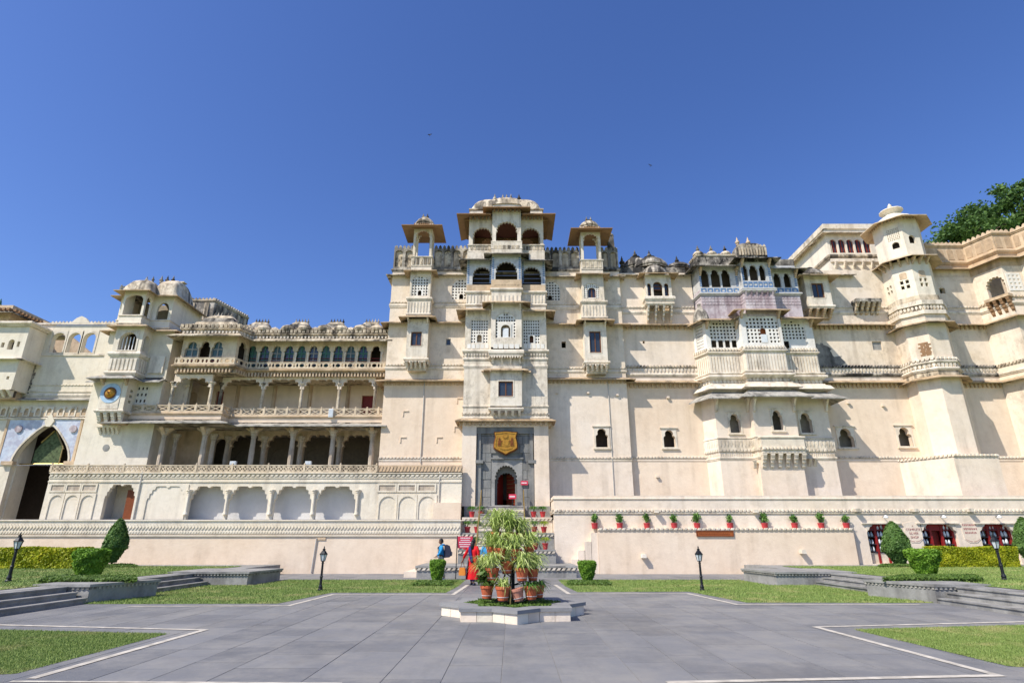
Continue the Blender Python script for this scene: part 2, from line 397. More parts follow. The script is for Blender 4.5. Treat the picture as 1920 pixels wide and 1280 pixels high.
def lattice(s0, s1, z0, z1, nx, nz, shape=None, skip=None, duty=.56):
    hs = []; px, pz = (s1 - s0) / nx, (z1 - z0) / nz
    for i in range(nx):
        for j in range(nz):
            cx, cz = s0 + (i + .5) * px, z0 + (j + .5) * pz; hw, hh = px * duty / 2, pz * duty / 2
            if shape and not all(inside((cx + a * hw, cz + b_ * hh), shape) for a in (-1, 1) for b_ in (-1, 1)): continue
            if skip and skip[0] - hw < cx < skip[1] + hw and skip[2] - hh < cz < skip[3] + hh: continue
            hs.append(rect(cx - hw, cx + hw, cz - hh, cz + hh))
    return hs
# ------------------------------------------------------------------ architectural parts
def wall(par, path, z0, z1, mat='plaster', holes=None, th=.3, name='wall', top=True):
    """walls over a plan path with real openings; holes = {segment: [loops in (s, z)]}"""
    mb = MB(); holes = holes or {}
    for i in range(len(path) - 1):
        A, B = path[i], path[i + 1]; L = seglen(A, B)
        hl = []
        for h_ in holes.get(i, []):
            c2 = []
            for p in h_:
                p = (min(max(p[0], .015), L - .015), min(max(p[1], z0 + .004), z1 - .004))
                if not c2 or math.hypot(p[0] - c2[-1][0], p[1] - c2[-1][1]) > 2e-4: c2.append(p)
            hl.append(c2)
        mb.plate(A, B, rect(0, L, z0, z1), hl, 0, -th, rim=(True, False, top, False))
    return mb.build(name, mat, par)
def chajja(par, path, z, proj=.5, rise=.22, mat='eave_bounce_tan', name='eave', th=.05, closed=False):
    """sloping stone eave: outer edge at height z, rising towards the wall"""
    return MB().sweep(path, [(-.04, z + rise), (-.04, z + rise + th * 1.5), (proj * .55, z + rise * .42 + th * 1.3), (proj, z + th), (proj, z), (proj * .55, z + rise * .38)], closed).build(name, mat, par)
def cornice(par, path, z0, z1, out=.08, mat='white', name='cornice', closed=False):
    h = z1 - z0
    return MB().sweep(path, [(-.04, z0), (out * .45, z0), (out * .6, z0 + h * .25), (out, z0 + h * .45), (out, z0 + h * .8), (out * .7, z1), (-.04, z1)], closed).build(name, mat, par)
def band(par, path, z0, z1, out=.05, mat='white', name='band'):
    return MB().sweep(path, [(-.04, z0), (out, z0), (out, z1), (-.04, z1)]).build(name, mat, par)
def dentils(par, path, z0, z1, o0, o1, pitch=.16, duty=.55, mat='white', name='dentil_course', round_=False):
    mb = MB()
    for i in range(len(path) - 1):
        A, B = path[i], path[i + 1]; L = seglen(A, B); n = int(L / pitch)
        if n < 1: continue
        p = L / n
        for k in range(n):
            a = (k + .5) * p; w = p * duty / 2
            if round_: mb.fprism(A, B, [(a - w, z1), (a - w, (z0 + z1) / 2), (a, z0), (a + w, (z0 + z1) / 2), (a + w, z1)][::-1][::-1], o1, o0)
            else: mb.fbox(A, B, a - w, a + w, z0, z1, o0, o1)
    return mb.build(name, mat, par, kind='stuff')
def rope(par, path, z, r=.05, mat='white', pitch=.2, name='rope_moulding'):
    """string course of slanting knuckles with a fillet below"""
    mb = MB().sweep(path, [(-.04, z - r * 1.5), (r * .55, z - r * 1.5), (r * .55, z - r), (-.04, z - r)])
    for i in range(len(path) - 1):
        A, B = path[i], path[i + 1]; L = seglen(A, B); n = max(1, int(L / pitch)); p = L / n
        for k in range(n):
            a = k * p
            mb.fprism(A, B, [(a + p * .05, z - r * .9), (a + p * .62, z - r * .9), (a + p * .95, z + r), (a + p * .38, z + r)], r * 1.3, -.03)
    return mb.build(name, mat, par, kind='stuff')
def merlons(par, path, z, w=.2, h=.25, th=.08, mat='white', name='merlon_row', gap=.06):
    mb = MB()
    for i in range(len(path) - 1):
        A, B = path[i], path[i + 1]; L = seglen(A, B); n = int(L / (w + gap))
        if n < 1: continue
        p = L / n
        for k in range(n):
            a = (k + .5) * p; q = w / 2
            mb.fprism(A, B, [(a - q, z), (a + q, z), (a + q, z + h * .5), (a + q * .5, z + h * .8), (a, z + h), (a - q * .5, z + h * .8), (a - q, z + h * .5)], 0, -th)
    return mb.build(name, mat, par, kind='stuff')
_br = {}
def bracket_mesh(d, h, w, mat, style=0):
    k = (round(d, 2), round(h, 2), round(w, 2), mat, style)
    if k not in _br:
        if style == 0: pr = [(0, 0), (d, 0), (d, -h * .16), (d * .86, -h * .26), (d * .82, -h * .36), (d * .62, -h * .42), (d * .55, -h * .58), (d * .34, -h * .66), (d * .28, -h * .84), (d * .1, -h * .92), (0, -h)]
        else: pr = [(0, 0), (d, 0), (d, -h * .12), (d * .75, -h * .3), (d * .45, -h * .55), (d * .3, -h * .9), (0, -h)]
        n = len(pr); mb = MB()
        mb.add([(-w / 2, -o, z) for o, z in pr] + [(w / 2, -o, z) for o, z in pr],
               [tuple(range(n)), tuple(range(n, 2 * n))[::-1]] + [(i, n + i, n + (i + 1) % n, (i + 1) % n) for i in range(n)])
        mb.box(-w * .62, w * .62, -d * 1.04, .0, -h * .1, -.001)
        _br[k] = mb.data('bracket', mat)
    return _br[k]
def brackets(par, A, B, s0, s1, n, z, d=.3, h=.4, w=.12, mat='white', o=0.0, style=0):
    me = bracket_mesh(d, h, w, mat, style); F = frame(A, B); rz = atan2(B[1] - A[1], B[0] - A[0])
    for i in range(n):
        s_ = s0 + (s1 - s0) * (i / (n - 1) if n > 1 else .5)
        link('bracket', me, par, F(s_, z, o - .01), rz)
_fin = {}
def finial_mesh(h, mat):
    k = (round(h, 2), mat)
    if k not in _fin:
        p = [(.20, 0), (.20, .06), (.10, .10), (.12, .16), (.21, .26), (.25, .36), (.20, .46), (.10, .54), (.13, .58), (.08, .62), (.11, .70), (.07, .78), (.04, .84), (.05, .88), (.012, 1.0)]
        _fin[k] = MB().lathe([(r * h, z * h) for r, z in p], 10).data('finial', mat, True)
    return _fin[k]
def finial(par, x, y, z, h=.6, mat='old'): return link('finial', finial_mesh(h, mat), par, (x, y, z))
def dome(par, x, y, z, r, h, mat='mildew', n=24, ribs=True, name='dome', neck=.12):
    pr = [(1.0, 0), (1.06, .06), (1.05, .16), (.99, .32), (.88, .5), (.70, .68), (.48, .82), (.26, .92), (.14, .97), (.10, 1.0)]
    mb = MB(); n2 = n * 2 if ribs else n; vs = []; fs = []
    for k, (a, b_) in enumerate(pr):
        for i in range(n2):
            q = 2 * pi * i / n2; rr = r * a * (1.0 if (not ribs or i % 2) else .955); vs.append((x + rr * cos(q), y + rr * sin(q), z + neck + b_ * h))
    for k in range(len(pr) - 1):
        for i in range(n2): fs.append((k * n2 + i, k * n2 + (i + 1) % n2, (k + 1) * n2 + (i + 1) % n2, (k + 1) * n2 + i))
    mb.add(vs, fs); mb.lathe([(r * 1.05, 0), (r * 1.05, neck * .5), (r * .97, neck * .5), (r * .97, neck * 1.2)], n, (x, y, z))
    mb.lathe([(r * .30, h + neck - .1 * h), (r * .36, h + neck), (r * .14, h + neck + .05)], 12, (x, y, z))
    return mb.build(name, mat, par)
def vault(par, x0, x1, y0, y1, z, h, mat='old', name='vault_roof', sag=.12, ns=14, end=.35, over=.0):
    """curved pavilion roof: ends rounded, ridge along x"""
    vs = []; fs = []; m_ = 9
    for i in range(ns + 1):
        f = i / ns; x = x0 + (x1 - x0) * f; e = min(f, 1 - f)
        g = min(1, (e / end)) if end > 0 else 1; hh = h * sqrt(max(0, 1 - (1 - g) ** 2.4)) if end > 0 else h
        zz = z - sag * (2 * f - 1) ** 2
        for j in range(m_):
            a = pi * j / (m_ - 1); yy = (y0 + y1) / 2 - (y1 - y0) / 2 * cos(a) * (1 + .06 * sin(a) ** 2)
            vs.append((x, yy, zz + hh * sin(a) ** .75))
    for i in range(ns):
        for j in range(m_ - 1): fs.append((i * m_ + j, (i + 1) * m_ + j, (i + 1) * m_ + j + 1, i * m_ + j + 1))
    fs.append(tuple(range(m_))); fs.append(tuple(range(ns * m_, (ns + 1) * m_))[::-1])
    return MB().add(vs, fs).build(name, mat, par, True)
_col = {}
def column(par, x, y, z0, z1, r, mat='white', n=8, name='column', cap=True):
    k = (round(z1 - z0, 2), round(r, 3), mat, n, cap)
    if k not in _col:
        H = z1 - z0
        p = [(r * 1.5, 0), (r * 1.5, r * .8), (r * 1.15, r * 1.2), (r * 1.25, r * 1.6), (r, r * 2.1), (r * 1.03, H * .45), (r * .88, H - r * 3.2)]
        if cap: p += [(r * 1.1, H - r * 3.0), (r * .95, H - r * 2.6), (r * 1.35, H - r * 1.9), (r * 1.3, H - r * 1.4), (r * 1.9, H - r * .7), (r * 1.9, H)]
        else: p += [(r * .88, H)]
        _col[k] = MB().lathe(p, n, rot=pi / n).data('column', mat)
    return link(name, _col[k], par, (x, y, z0))
def wood_window(par, A, B, s0, s1, z0, z1, o=-.06, mat='wood', glass='glass', nv=2, nh=1, name='window'):
    fw = min(.07, (s1 - s0) * .14); mb = MB()
    mb.plate(A, B, rect(s0, s1, z0, z1), [], o, o - .01) if False else None
    hs = []; W = (s1 - s0 - fw * (nv + 1)) / nv; H = (z1 - z0 - fw * (nh + 1)) / nh
    for i in range(nv):
        for j in range(nh):
            a = s0 + fw + i * (W + fw); b_ = z0 + fw + j * (H + fw); hs.append(rect(a, a + W, b_, b_ + H))
    mb.plate(A, B, rect(s0, s1, z0, z1), hs, o, o - .07)
    w = mb.build(name, mat, par)
    for h_ in hs:
        p = MB(); a, b_ = h_[0], h_[2]; p.fbox(A, B, a[0] + .002, b_[0] - .002, a[1] + .002, b_[1] - .002, o - .045, o - .035); p.build('pane', glass, w)
    return w
def trim(par, A, B, s0, s1, z0, z1, w=.07, o=.03, mat='white', sill=.0, name='window_surround', loop=None):
    """raised surround around an opening"""
    hole = loop or rect(s0, s1, z0, z1); e = .004
    out = rect(s0 - w, s1 + w, z0 - w * .6, z1 + w)
    mb = MB().plate(A, B, out, [hole], o, -.02)
    if sill:
        mb.fbox(A, B, s0 - w * 1.7, s1 + w * 1.7, z0 - w * .6 - .07, z0 - w * .6 - .003, -.02, o + sill)
        mb.fbox(A, B, s0 - w * 1.9, s1 + w * 1.9, z1 + w + .003, z1 + w + .06, -.02, o + sill * .9)
    return mb.build(name, mat, par)
def screen(par, A, B, outer, holes, o=-.05, th=.06, mat='jali', name='lattice_screen'):
    return MB().plate(A, B, outer, holes, o, o - th).build(name, mat, par)
def sub(A, B, s_): F = frame(A, B); p = F(s_, 0, 0); return (p[0], p[1])
_rail = {}
def railing(par, A, B, z0, z1, panel=.7, mat='sand', style='x', th=.06, posts=True, name='railing'):
    """balustrade of pierced panels between posts; every panel and post is a piece of its own"""
    L = seglen(A, B); n = max(1, round(L / panel)); p = L / n; h = z1 - z0; key = (round(p, 3), round(h, 3), mat, style)
    pw = .10 if posts else .0; rz = atan2(B[1] - A[1], B[0] - A[0]); F = frame(A, B)
    if key not in _rail:
        a, b_ = -p / 2 + pw / 2, p / 2 - pw / 2; e = min(.045, h * .1); hs = []
        def cross(x0, x1):
            cx, cz = (x0 + x1) / 2, h / 2; g = min(.042, h * .085); X0, X1, Z0, Z1 = x0 + e * .6, x1 - e * .6, e, h - e
            return [[(X0 + g * 1.4, Z0), (X1 - g * 1.4, Z0), (cx, cz - g)], [(X1, Z0 + g), (X1, Z1 - g), (cx + g * 1.3, cz)],
                    [(X1 - g * 1.4, Z1), (X0 + g * 1.4, Z1), (cx, cz + g)], [(X0, Z1 - g), (X0, Z0 + g), (cx - g * 1.3, cz)]]
        if style == 'x': hs = cross(a + .02, b_ - .02)
        elif style == 'xx':
            k = max(1, round((b_ - a) / (h * .8))); w_ = (b_ - a) / k
            for i in range(k): hs += cross(a + i * w_, a + (i + 1) * w_)
        elif style == 'ring':
            cx, cz = 0, h / 2; r = h * .37
            hs = [[(cx + r * 1.25 * cos(2 * pi * i / 10), cz + r * sin(2 * pi * i / 10)) for i in range(10)]]
            for sg in (-1, 1):
                q = sg * (b_ - a) * .37
                hs.append([(q + r * .6 * cos(2 * pi * i / 8), cz + r * sin(2 * pi * i / 8)) for i in range(8)])
        _rail[key] = MB().plate((0, 0), (1, 0), rect(a, b_, 0, h), hs, th / 2, -th / 2).data('railing_panel', mat)
        q = pw / 2 + .012
        _rail[key + ('post',)] = MB().box(-q, q, -th * .9, th * .9, -.01, h + .03).lathe([(.035, h + .03), (.06, h + .08), (.045, h + .13), (.0, h + .16)], 6).data('railing_post', mat)
    r = MB().fbox(A, B, 0, L, z1 + .002, z1 + .05, -th * .75, th * .75).fbox(A, B, 0, L, z0 - .05, z0 - .002, -th * .75, th * .75).build(name, mat, par)
    deep = par is not None and par.parent is not None
    for i in range(n):
        link('railing_panel', _rail[key], par if deep else r, F((i + .5) * p, z0, 0), rz)
    if posts:
        for i in range(n + 1): link('railing_post', _rail[key + ('post',)], par if deep else r, F(i * p, z0, 0), rz)
    return r
def shell(par, x0, x1, y0, y1, z0, z1, mat='room', name='interior'):
    """closed dark room behind the openings: back, sides, floor and ceiling (open towards the front)"""
    mb = MB(); P = [(x0, y0, z0), (x1, y0, z0), (x1, y1, z0), (x0, y1, z0), (x0, y0, z1), (x1, y0, z1), (x1, y1, z1), (x0, y1, z1)]
    mb.add(P, [(0, 1, 2, 3), (4, 7, 6, 5), (1, 5, 6, 2), (2, 6, 7, 3), (3, 7, 4, 0)])
    return mb.build(name, mat, par)
# ================================================================== GROUND, PAVING, LAWNS, RAISED SIDE PLATFORMS
rng = random.Random(7)
def sheet(name, poly, z, mat, kind='structure', th=0.0):
    mb = MB()
    if th: mb.prism(poly, z - th, z)
    else: mb.add([(p[0], p[1], z) for p in poly], [tuple(range(len(poly)))])
    o = mb.build(name, mat); o['kind'] = kind; return o
sheet('ground', [(-900, -300), (900, -300), (900, 1500), (-900, 1500)], -.06, 'grasssoil')
court = sheet('courtyard_paving', [(-40, -2), (40, -2), (40, 40), (-40, 40)], -.008, 'joint')
XP = 11.4
def g2(l, z=0): return [gr(u, v, z) for u, v in l]
# lawns (edges measured on the ground)
lawn_ml = g2([(520, 1131), (622, 1110.5), (836, 1110.5), (858, 1099)]); lawn_ml = [(-XP + .02, lawn_ml[0][1] - .1)] + lawn_ml + [(lawn_ml[3][0], 26.3), (-9.6, 26.3), (-9.6, 23.3), (-XP + .02, 23.3)]
lawn_mr = g2([(1400, 1129), (1292, 1108.5), (1083, 1109.5), (1060, 1098)]); lawn_mr = [(XP - .02, lawn_mr[0][1] - .1)] + lawn_mr + [(lawn_mr[3][0], 26.3), (9.6, 26.3), (9.6, 23.3), (XP - .02, 23.3)]
lawn_nl = g2([(-120, 1178), (312, 1188), (30, 1262)]); lawn_nl.append((lawn_nl[2][0] - 6, lawn_nl[2][1] - 2.0)); lawn_nl.append((-14, lawn_nl[0][1]))
lawn_nr = g2([(2040, 1169), (1604, 1180), (1890, 1248)]); lawn_nr.append((lawn_nr[2][0] + 6, lawn_nr[2][1] - 2.4)); lawn_nr.append((14, lawn_nr[0][1]))
LAWNS = [lawn_ml, lawn_mr, lawn_nl, lawn_nr]
for l in LAWNS:
    o = sheet('lawn', l, .004, 'grasssoil'); 
# paving slabs: each one a piece of its own
slab = MB(); e = .5; hh = .5
slab.add([(-.5, -.5, -1), (.5, -.5, -1), (.5, .5, -1), (-.5, .5, -1), (-.5, -.5, 0), (.5, -.5, 0), (.5, .5, 0), (-.5, .5, 0)],
         [(4, 5, 6, 7), (0, 1, 5, 4), (1, 2, 6, 5), (2, 3, 7, 6), (3, 0, 4, 7)])
slab_me = slab.data('paving_slab', 'paving')
slabs = []; x = -13.2
while x < 13.2:
    w = rng.choice([.72, .72, .72, .95, 1.15]); y = 5.0 + rng.random() * 1.2
    while y < 30.9:
        h = rng.choice([.95, 1.2, 1.45, 1.8]); cx, cy = x + w / 2, y + h / 2
        vis = abs(cx) < cy * .86 + 1.2 and cy > 6.6
        if vis and not any(all(inside((cx + a * w * .5, cy + b_ * h * .5), l) for a in (-1, 1) for b_ in (-1, 1)) for l in LAWNS):
            slabs.append((cx, cy, w, h))
        y += h
    x += w
slabs.sort(key=lambda q: q[1]); rest = MB()
for k, (cx, cy, w, h) in enumerate(slabs):
    dz = rng.uniform(-.0025, .0)
    if k < 300: link('paving_slab', slab_me, court, (cx, cy, dz), 0, (w - .012, h - .012, .03))
    else:
        rest.box(cx - w / 2 + .006, cx + w / 2 - .006, cy - h / 2 + .006, cy + h / 2 - .006, dz - .03, dz)
rest.build('far_paving_slabs', 'paving', court, kind='stuff')
def strip(pts, w, name='paving_border', z=.006):
    mb = MB(); n = len(pts); vs_ = []
    for i in range(n):
        m_ = mitre(pts, i, False); vs_ += [(pts[i][0] + m_[0] * w / 2, pts[i][1] + m_[1] * w / 2, z), (pts[i][0] - m_[0] * w / 2, pts[i][1] - m_[1] * w / 2, z)]
    mb.add(vs_, [(2 * i, 2 * i + 1, 2 * i + 3, 2 * i + 2) for i in range(n - 1)])
    o = mb.build(name, 'line', court); return o
strip(g2([(240, 1136.5), (541, 1135), (624, 1114), (849, 1114.5), (877, 1096)]), .13)
strip(g2([(1725, 1132.5), (1383, 1133), (1289, 1112), (1067, 1113), (1041, 1096)]), .13)
strip(g2([(-60, 1169.5), (383, 1180.5), (58, 1272)]), .12); strip(g2([(20, 1277), (640, 1281)]), .07)
strip(g2([(1980, 1163.5), (1530, 1175), (1872, 1266), (1250, 1279)]), .12)

# raised platforms on both sides with steps and coped piers
PZ = .42
def platform(sg, name):
    def q(x, y): return (sg * x, y)
    def loop(l): return [q(*p) for p in l] if sg > 0 else [q(*p) for p in l][::-1]
    top = MB().prism(loop([(12.3, 12.2), (40, 12.2), (40, 31.4), (12.3, 31.4)]), -.05, PZ).build(name, 'greystone'); top['kind'] = 'structure'
    for i, (x0, h) in enumerate(((11.4, .14), (11.7, .28), (12.0, .415))):
        for (y0, y1) in ((12.2, 16.85), (18.95, 23.35)):
            st = MB().prism(loop([(x0, y0), (12.35, y0), (12.35, y1), (x0, y1)]), -.04, h - .035)
            st.prism(loop([(x0 - .03, y0), (12.36, y0), (12.36, y1), (x0 - .03, y1)]), h - .033, h); st.build('step', 'greystone', top)
    for pts in ([(11.42, 16.9), (12.9, 16.9), (12.9, 18.92), (10.75, 18.92)], [(9.95, 23.38), (12.9, 23.38), (12.9, 26.1), (9.75, 26.1)]):
        pl = loop(pts); pr = MB().prism(pl, -.04, .40).build('pier', 'greystone', top)
        cx = sum(p[0] for p in pl) / 4; cy = sum(p[1] for p in pl) / 4
        big = [(cx + (p[0] - cx) * 1.05, cy + (p[1] - cy) * 1.05) for p in pl]
        MB().prism(big, .402, .47).build('coping', 'greystone', pr)
        cl_ = big + [big[0]]; mb = MB()
        for i in range(4):
            A, B = cl_[i], cl_[i + 1]
            L = seglen(A, B); n = int(L / .12)
            for k in range(n): mb.fbox(A, B, (k + .25) * L / n, (k + .75) * L / n, .34, .40, -.09, -.02)
        mb.build('dentil_course', 'roofstone', pr, kind='stuff')
    # straight kerbs to the wall
    MB().prism(loop([(11.6, 26.12), (12.4, 26.12), (12.4, 30.9), (11.6, 30.9)]), -.04, .44).build('kerb', 'greystone', top)
    ln = sheet('raised_lawn', loop([(12.75, 12.6), (39, 12.6), (39, 29.2), (12.75, 29.2)]), PZ + .012, 'grasssoil')
    return ln
platform(-1, 'raised_platform'); platform(1, 'raised_platform')
# ================================================================== CENTRAL BLOCK AND GATE TOWER
YB, YT, YC, YK = 34.5, 33.4, 32.95, 33.75
xl, xr = X(870, 700, YT), X(1026, 700, YT); xc = (xl + xr) / 2
cl, cr = X(920.5, 620, YC), X(978, 620, YC)
xL, xR = X(726, 650, YB), X(1180, 800, YB)
zb = Z(948.5, YT)
# ---- flanking walls of the block
blk = thing('palace_block', 'pale plastered palace block flanking the entrance tower, with roof kiosks and stained parapet', 'building', (xc, YB, 0))
zl0, zl1 = Z(935, YB), Z(508, YB)
PL = [(xL, YB + 7), (xL, YB), (xl + .15, YB)]; PR = [(xr - .15, YB), (xR, YB), (xR, YB + 7)]
A, B = PL[1], PL[2]
def H(A, B, u0, u1, v0, v1, kind='rect', **k):
    s0, s1, z0, z1 = rect_on(A, B, u0, u1, v0, v1); return arch(s0, s1, z0, z1, kind, **k), (s0, s1, z0, z1)
hj, rj = H(A, B, 847, 880, 523, 561, 'round'); hw, rw = H(A, B, 836, 845, 635, 647)
sB, zB = rect_on(A, B, 762, 803, 500, 560)[:2], Z(700, YB)
wall(blk, PL, Z(712, YB) , zl1, 'weathered', {1: [hj, hw]})
wall(blk, PL, zl0 - 2.5, Z(712, YB) - .003, 'peach', {}, name='lower_wall')
screen(blk, A, B, rect(rj[0] - .03, rj[1] + .03, rj[2] - .03, rj[3] + .03), lattice(*rj, 6, 7, hj, (rj[0] + .44 * (rj[1] - rj[0]), rj[0] + .62 * (rj[1] - rj[0]), rj[2], rj[2] + .30 * (rj[3] - rj[2])))
       + [arch(rj[0] + .43 * (rj[1] - rj[0]), rj[0] + .66 * (rj[1] - rj[0]), rj[2] + .03, rj[2] + .28 * (rj[3] - rj[2]), 'round')])
wood_window(blk, A, B, *rw, mat='greystone', nv=1)
A, B = PR[0], PR[1]
hj, rj = H(A, B, 1018, 1050, 527, 563, 'round'); hw, rw = H(A, B, 1053, 1061, 640, 652); ha, ra = H(A, B, 1117, 1140, 803, 838, 'trefoil')
wall(blk, PR, Z(705, YB), zl1, 'weathered', {0: [hj, hw]})
wall(blk, PR, zl0 - 2.5, Z(705, YB) - .003, 'plaster', {0: [ha]}, name='lower_wall')
trim(blk, A, B, *ra, w=.1, o=.035, sill=.06, loop=ha)
screen(blk, A, B, rect(rj[0] - .03, rj[1] + .03, rj[2] - .03, rj[3] + .03), lattice(*rj, 6, 7, hj, (rj[0] + .30 * (rj[1] - rj[0]), rj[0] + .5 * (rj[1] - rj[0]), rj[2], rj[2] + .30 * (rj[3] - rj[2])))
       + [arch(rj[0] + .29 * (rj[1] - rj[0]), rj[0] + .53 * (rj[1] - rj[0]), rj[2] + .03, rj[2] + .28 * (rj[3] - rj[2]), 'round')])
MB().box(xL + .05, xR - .05, YB + .9, YB + 1.0, zl0, zl1).build('interior_wall', 'room', blk)
MB().box(xL + .02, xR - .02, YB + .02, YB + 7, zl1 - .2, zl1 - .05).build('roof_slab', 'old', blk)
# horizontal courses
for P, dv in ((PL, 0), (PR, 3)):
    chajja(blk, P, Z(515 + dv, YB - .35), .35, .14, 'old')
    cornice(blk, P, Z(577 + dv, YB), Z(570 + dv, YB), .07, 'white', 'string_course')
    rope(blk, P, Z(567 + dv, YB), .045)
    chajja(blk, P, Z(605 + dv, YB - .45), .45, .2, 'eave_bounce_tan')
    rope(blk, P, Z(684 + dv * 2, YB), .05)
    cornice(blk, P, Z(693 + dv * 2, YB), Z(688 + dv * 2, YB), .06)
    chajja(blk, P, Z(714 - dv, YB - .5), .5, .2, 'eave_bounce_tan')
    dentils(blk, P, Z(722 - dv, YB), Z(717 - dv, YB), 0, .12, .24, .4, 'sand')
    rope(blk, P, Z(858, YB), .05); band(blk, P, Z(864, YB), Z(861.5, YB), .03)
    # stained parapet with sunk panels and cresting, open behind the roof kiosk
    zp0, zp1 = zl1 + .02, Z(466 + dv, YB)
    ka, kb = (X(762, 640, YK), X(802, 640, YK)) if P is PL else (X(1096, 640, YK), X(1138, 640, YK))
    runs = ([[P[0], P[1], (ka, YB)], [(kb, YB), P[2]]] if P is PL else [[P[0], (ka, YB)], [(kb, YB), P[1], P[2]]])
    for R_ in runs:
        i0 = 1 if (len(R_) == 3 and P is PL) else 0
        A, B = R_[i0], R_[i0 + 1]; L = seglen(A, B); n = max(1, round(L / .62)); hs = []
        for k in range(n):
            a = (k + .14) * L / n; b_ = (k + .86) * L / n
            hs.append(arch(a, b_, zp0 + .28, zp1 - .14, 'round', rise=.15))
        wall(blk, R_, zp0, zp1, 'mildew', {i0: hs}, th=.12, name='parapet')
        MB().fbox(A, B, 0, L, zp0 + .02, zp1 - .02, -.2, -.125).build('parapet_panel', 'old', blk)
        cornice(blk, R_, zp0 - .06, zp0 + .12, .1, 'mildew')
        merlons(blk, R_, zp1, .2, .26, .1, 'mildew')
# sunlit L-shaped grooves are shallow drain grooves with ledges
for u, v in ((757, 771), (858, 747), (853, 800), (820, 820), (752, 820)):
    A, B = PL[1], PL[2]; s_, z_ = on(u, v, A, B)
    MB().fbox(A, B, s_, s_ + .3, z_, z_ + .05, -.02, .05).fbox(A, B, s_ - .06, s_ - .003, z_ - .3, z_ + .05, -.02, .04).build('ledge', 'peach', blk)
for u, v in ((1044, 738), (1102, 738), (1157, 742)):
    A, B = PR[0], PR[1]; s_, z_ = on(u, v, A, B); MB().fbox(A, B, s_ - .06, s_ + .08, z_, z_ + .1, -.02, .13).build('stone_stub', 'plaster', blk)
A, B = PL[1], PL[2]; s_, z_ = on(796, 720, A, B)
F = frame(A, B); MB().tube([F(s_, Z(712, YB), .05), F(s_, Z(868, YB), .05)], .03, 6).build('drain_pipe', 'pipe', blk)
A, B = PR[0], PR[1]; s_, z_ = on(1142, 760, A, B); F = frame(A, B)
MB().tube([F(s_, Z(714, YB), .04), F(s_, Z(935, YB), .04)], .022, 6).build('drain_pipe', 'pipe', blk)

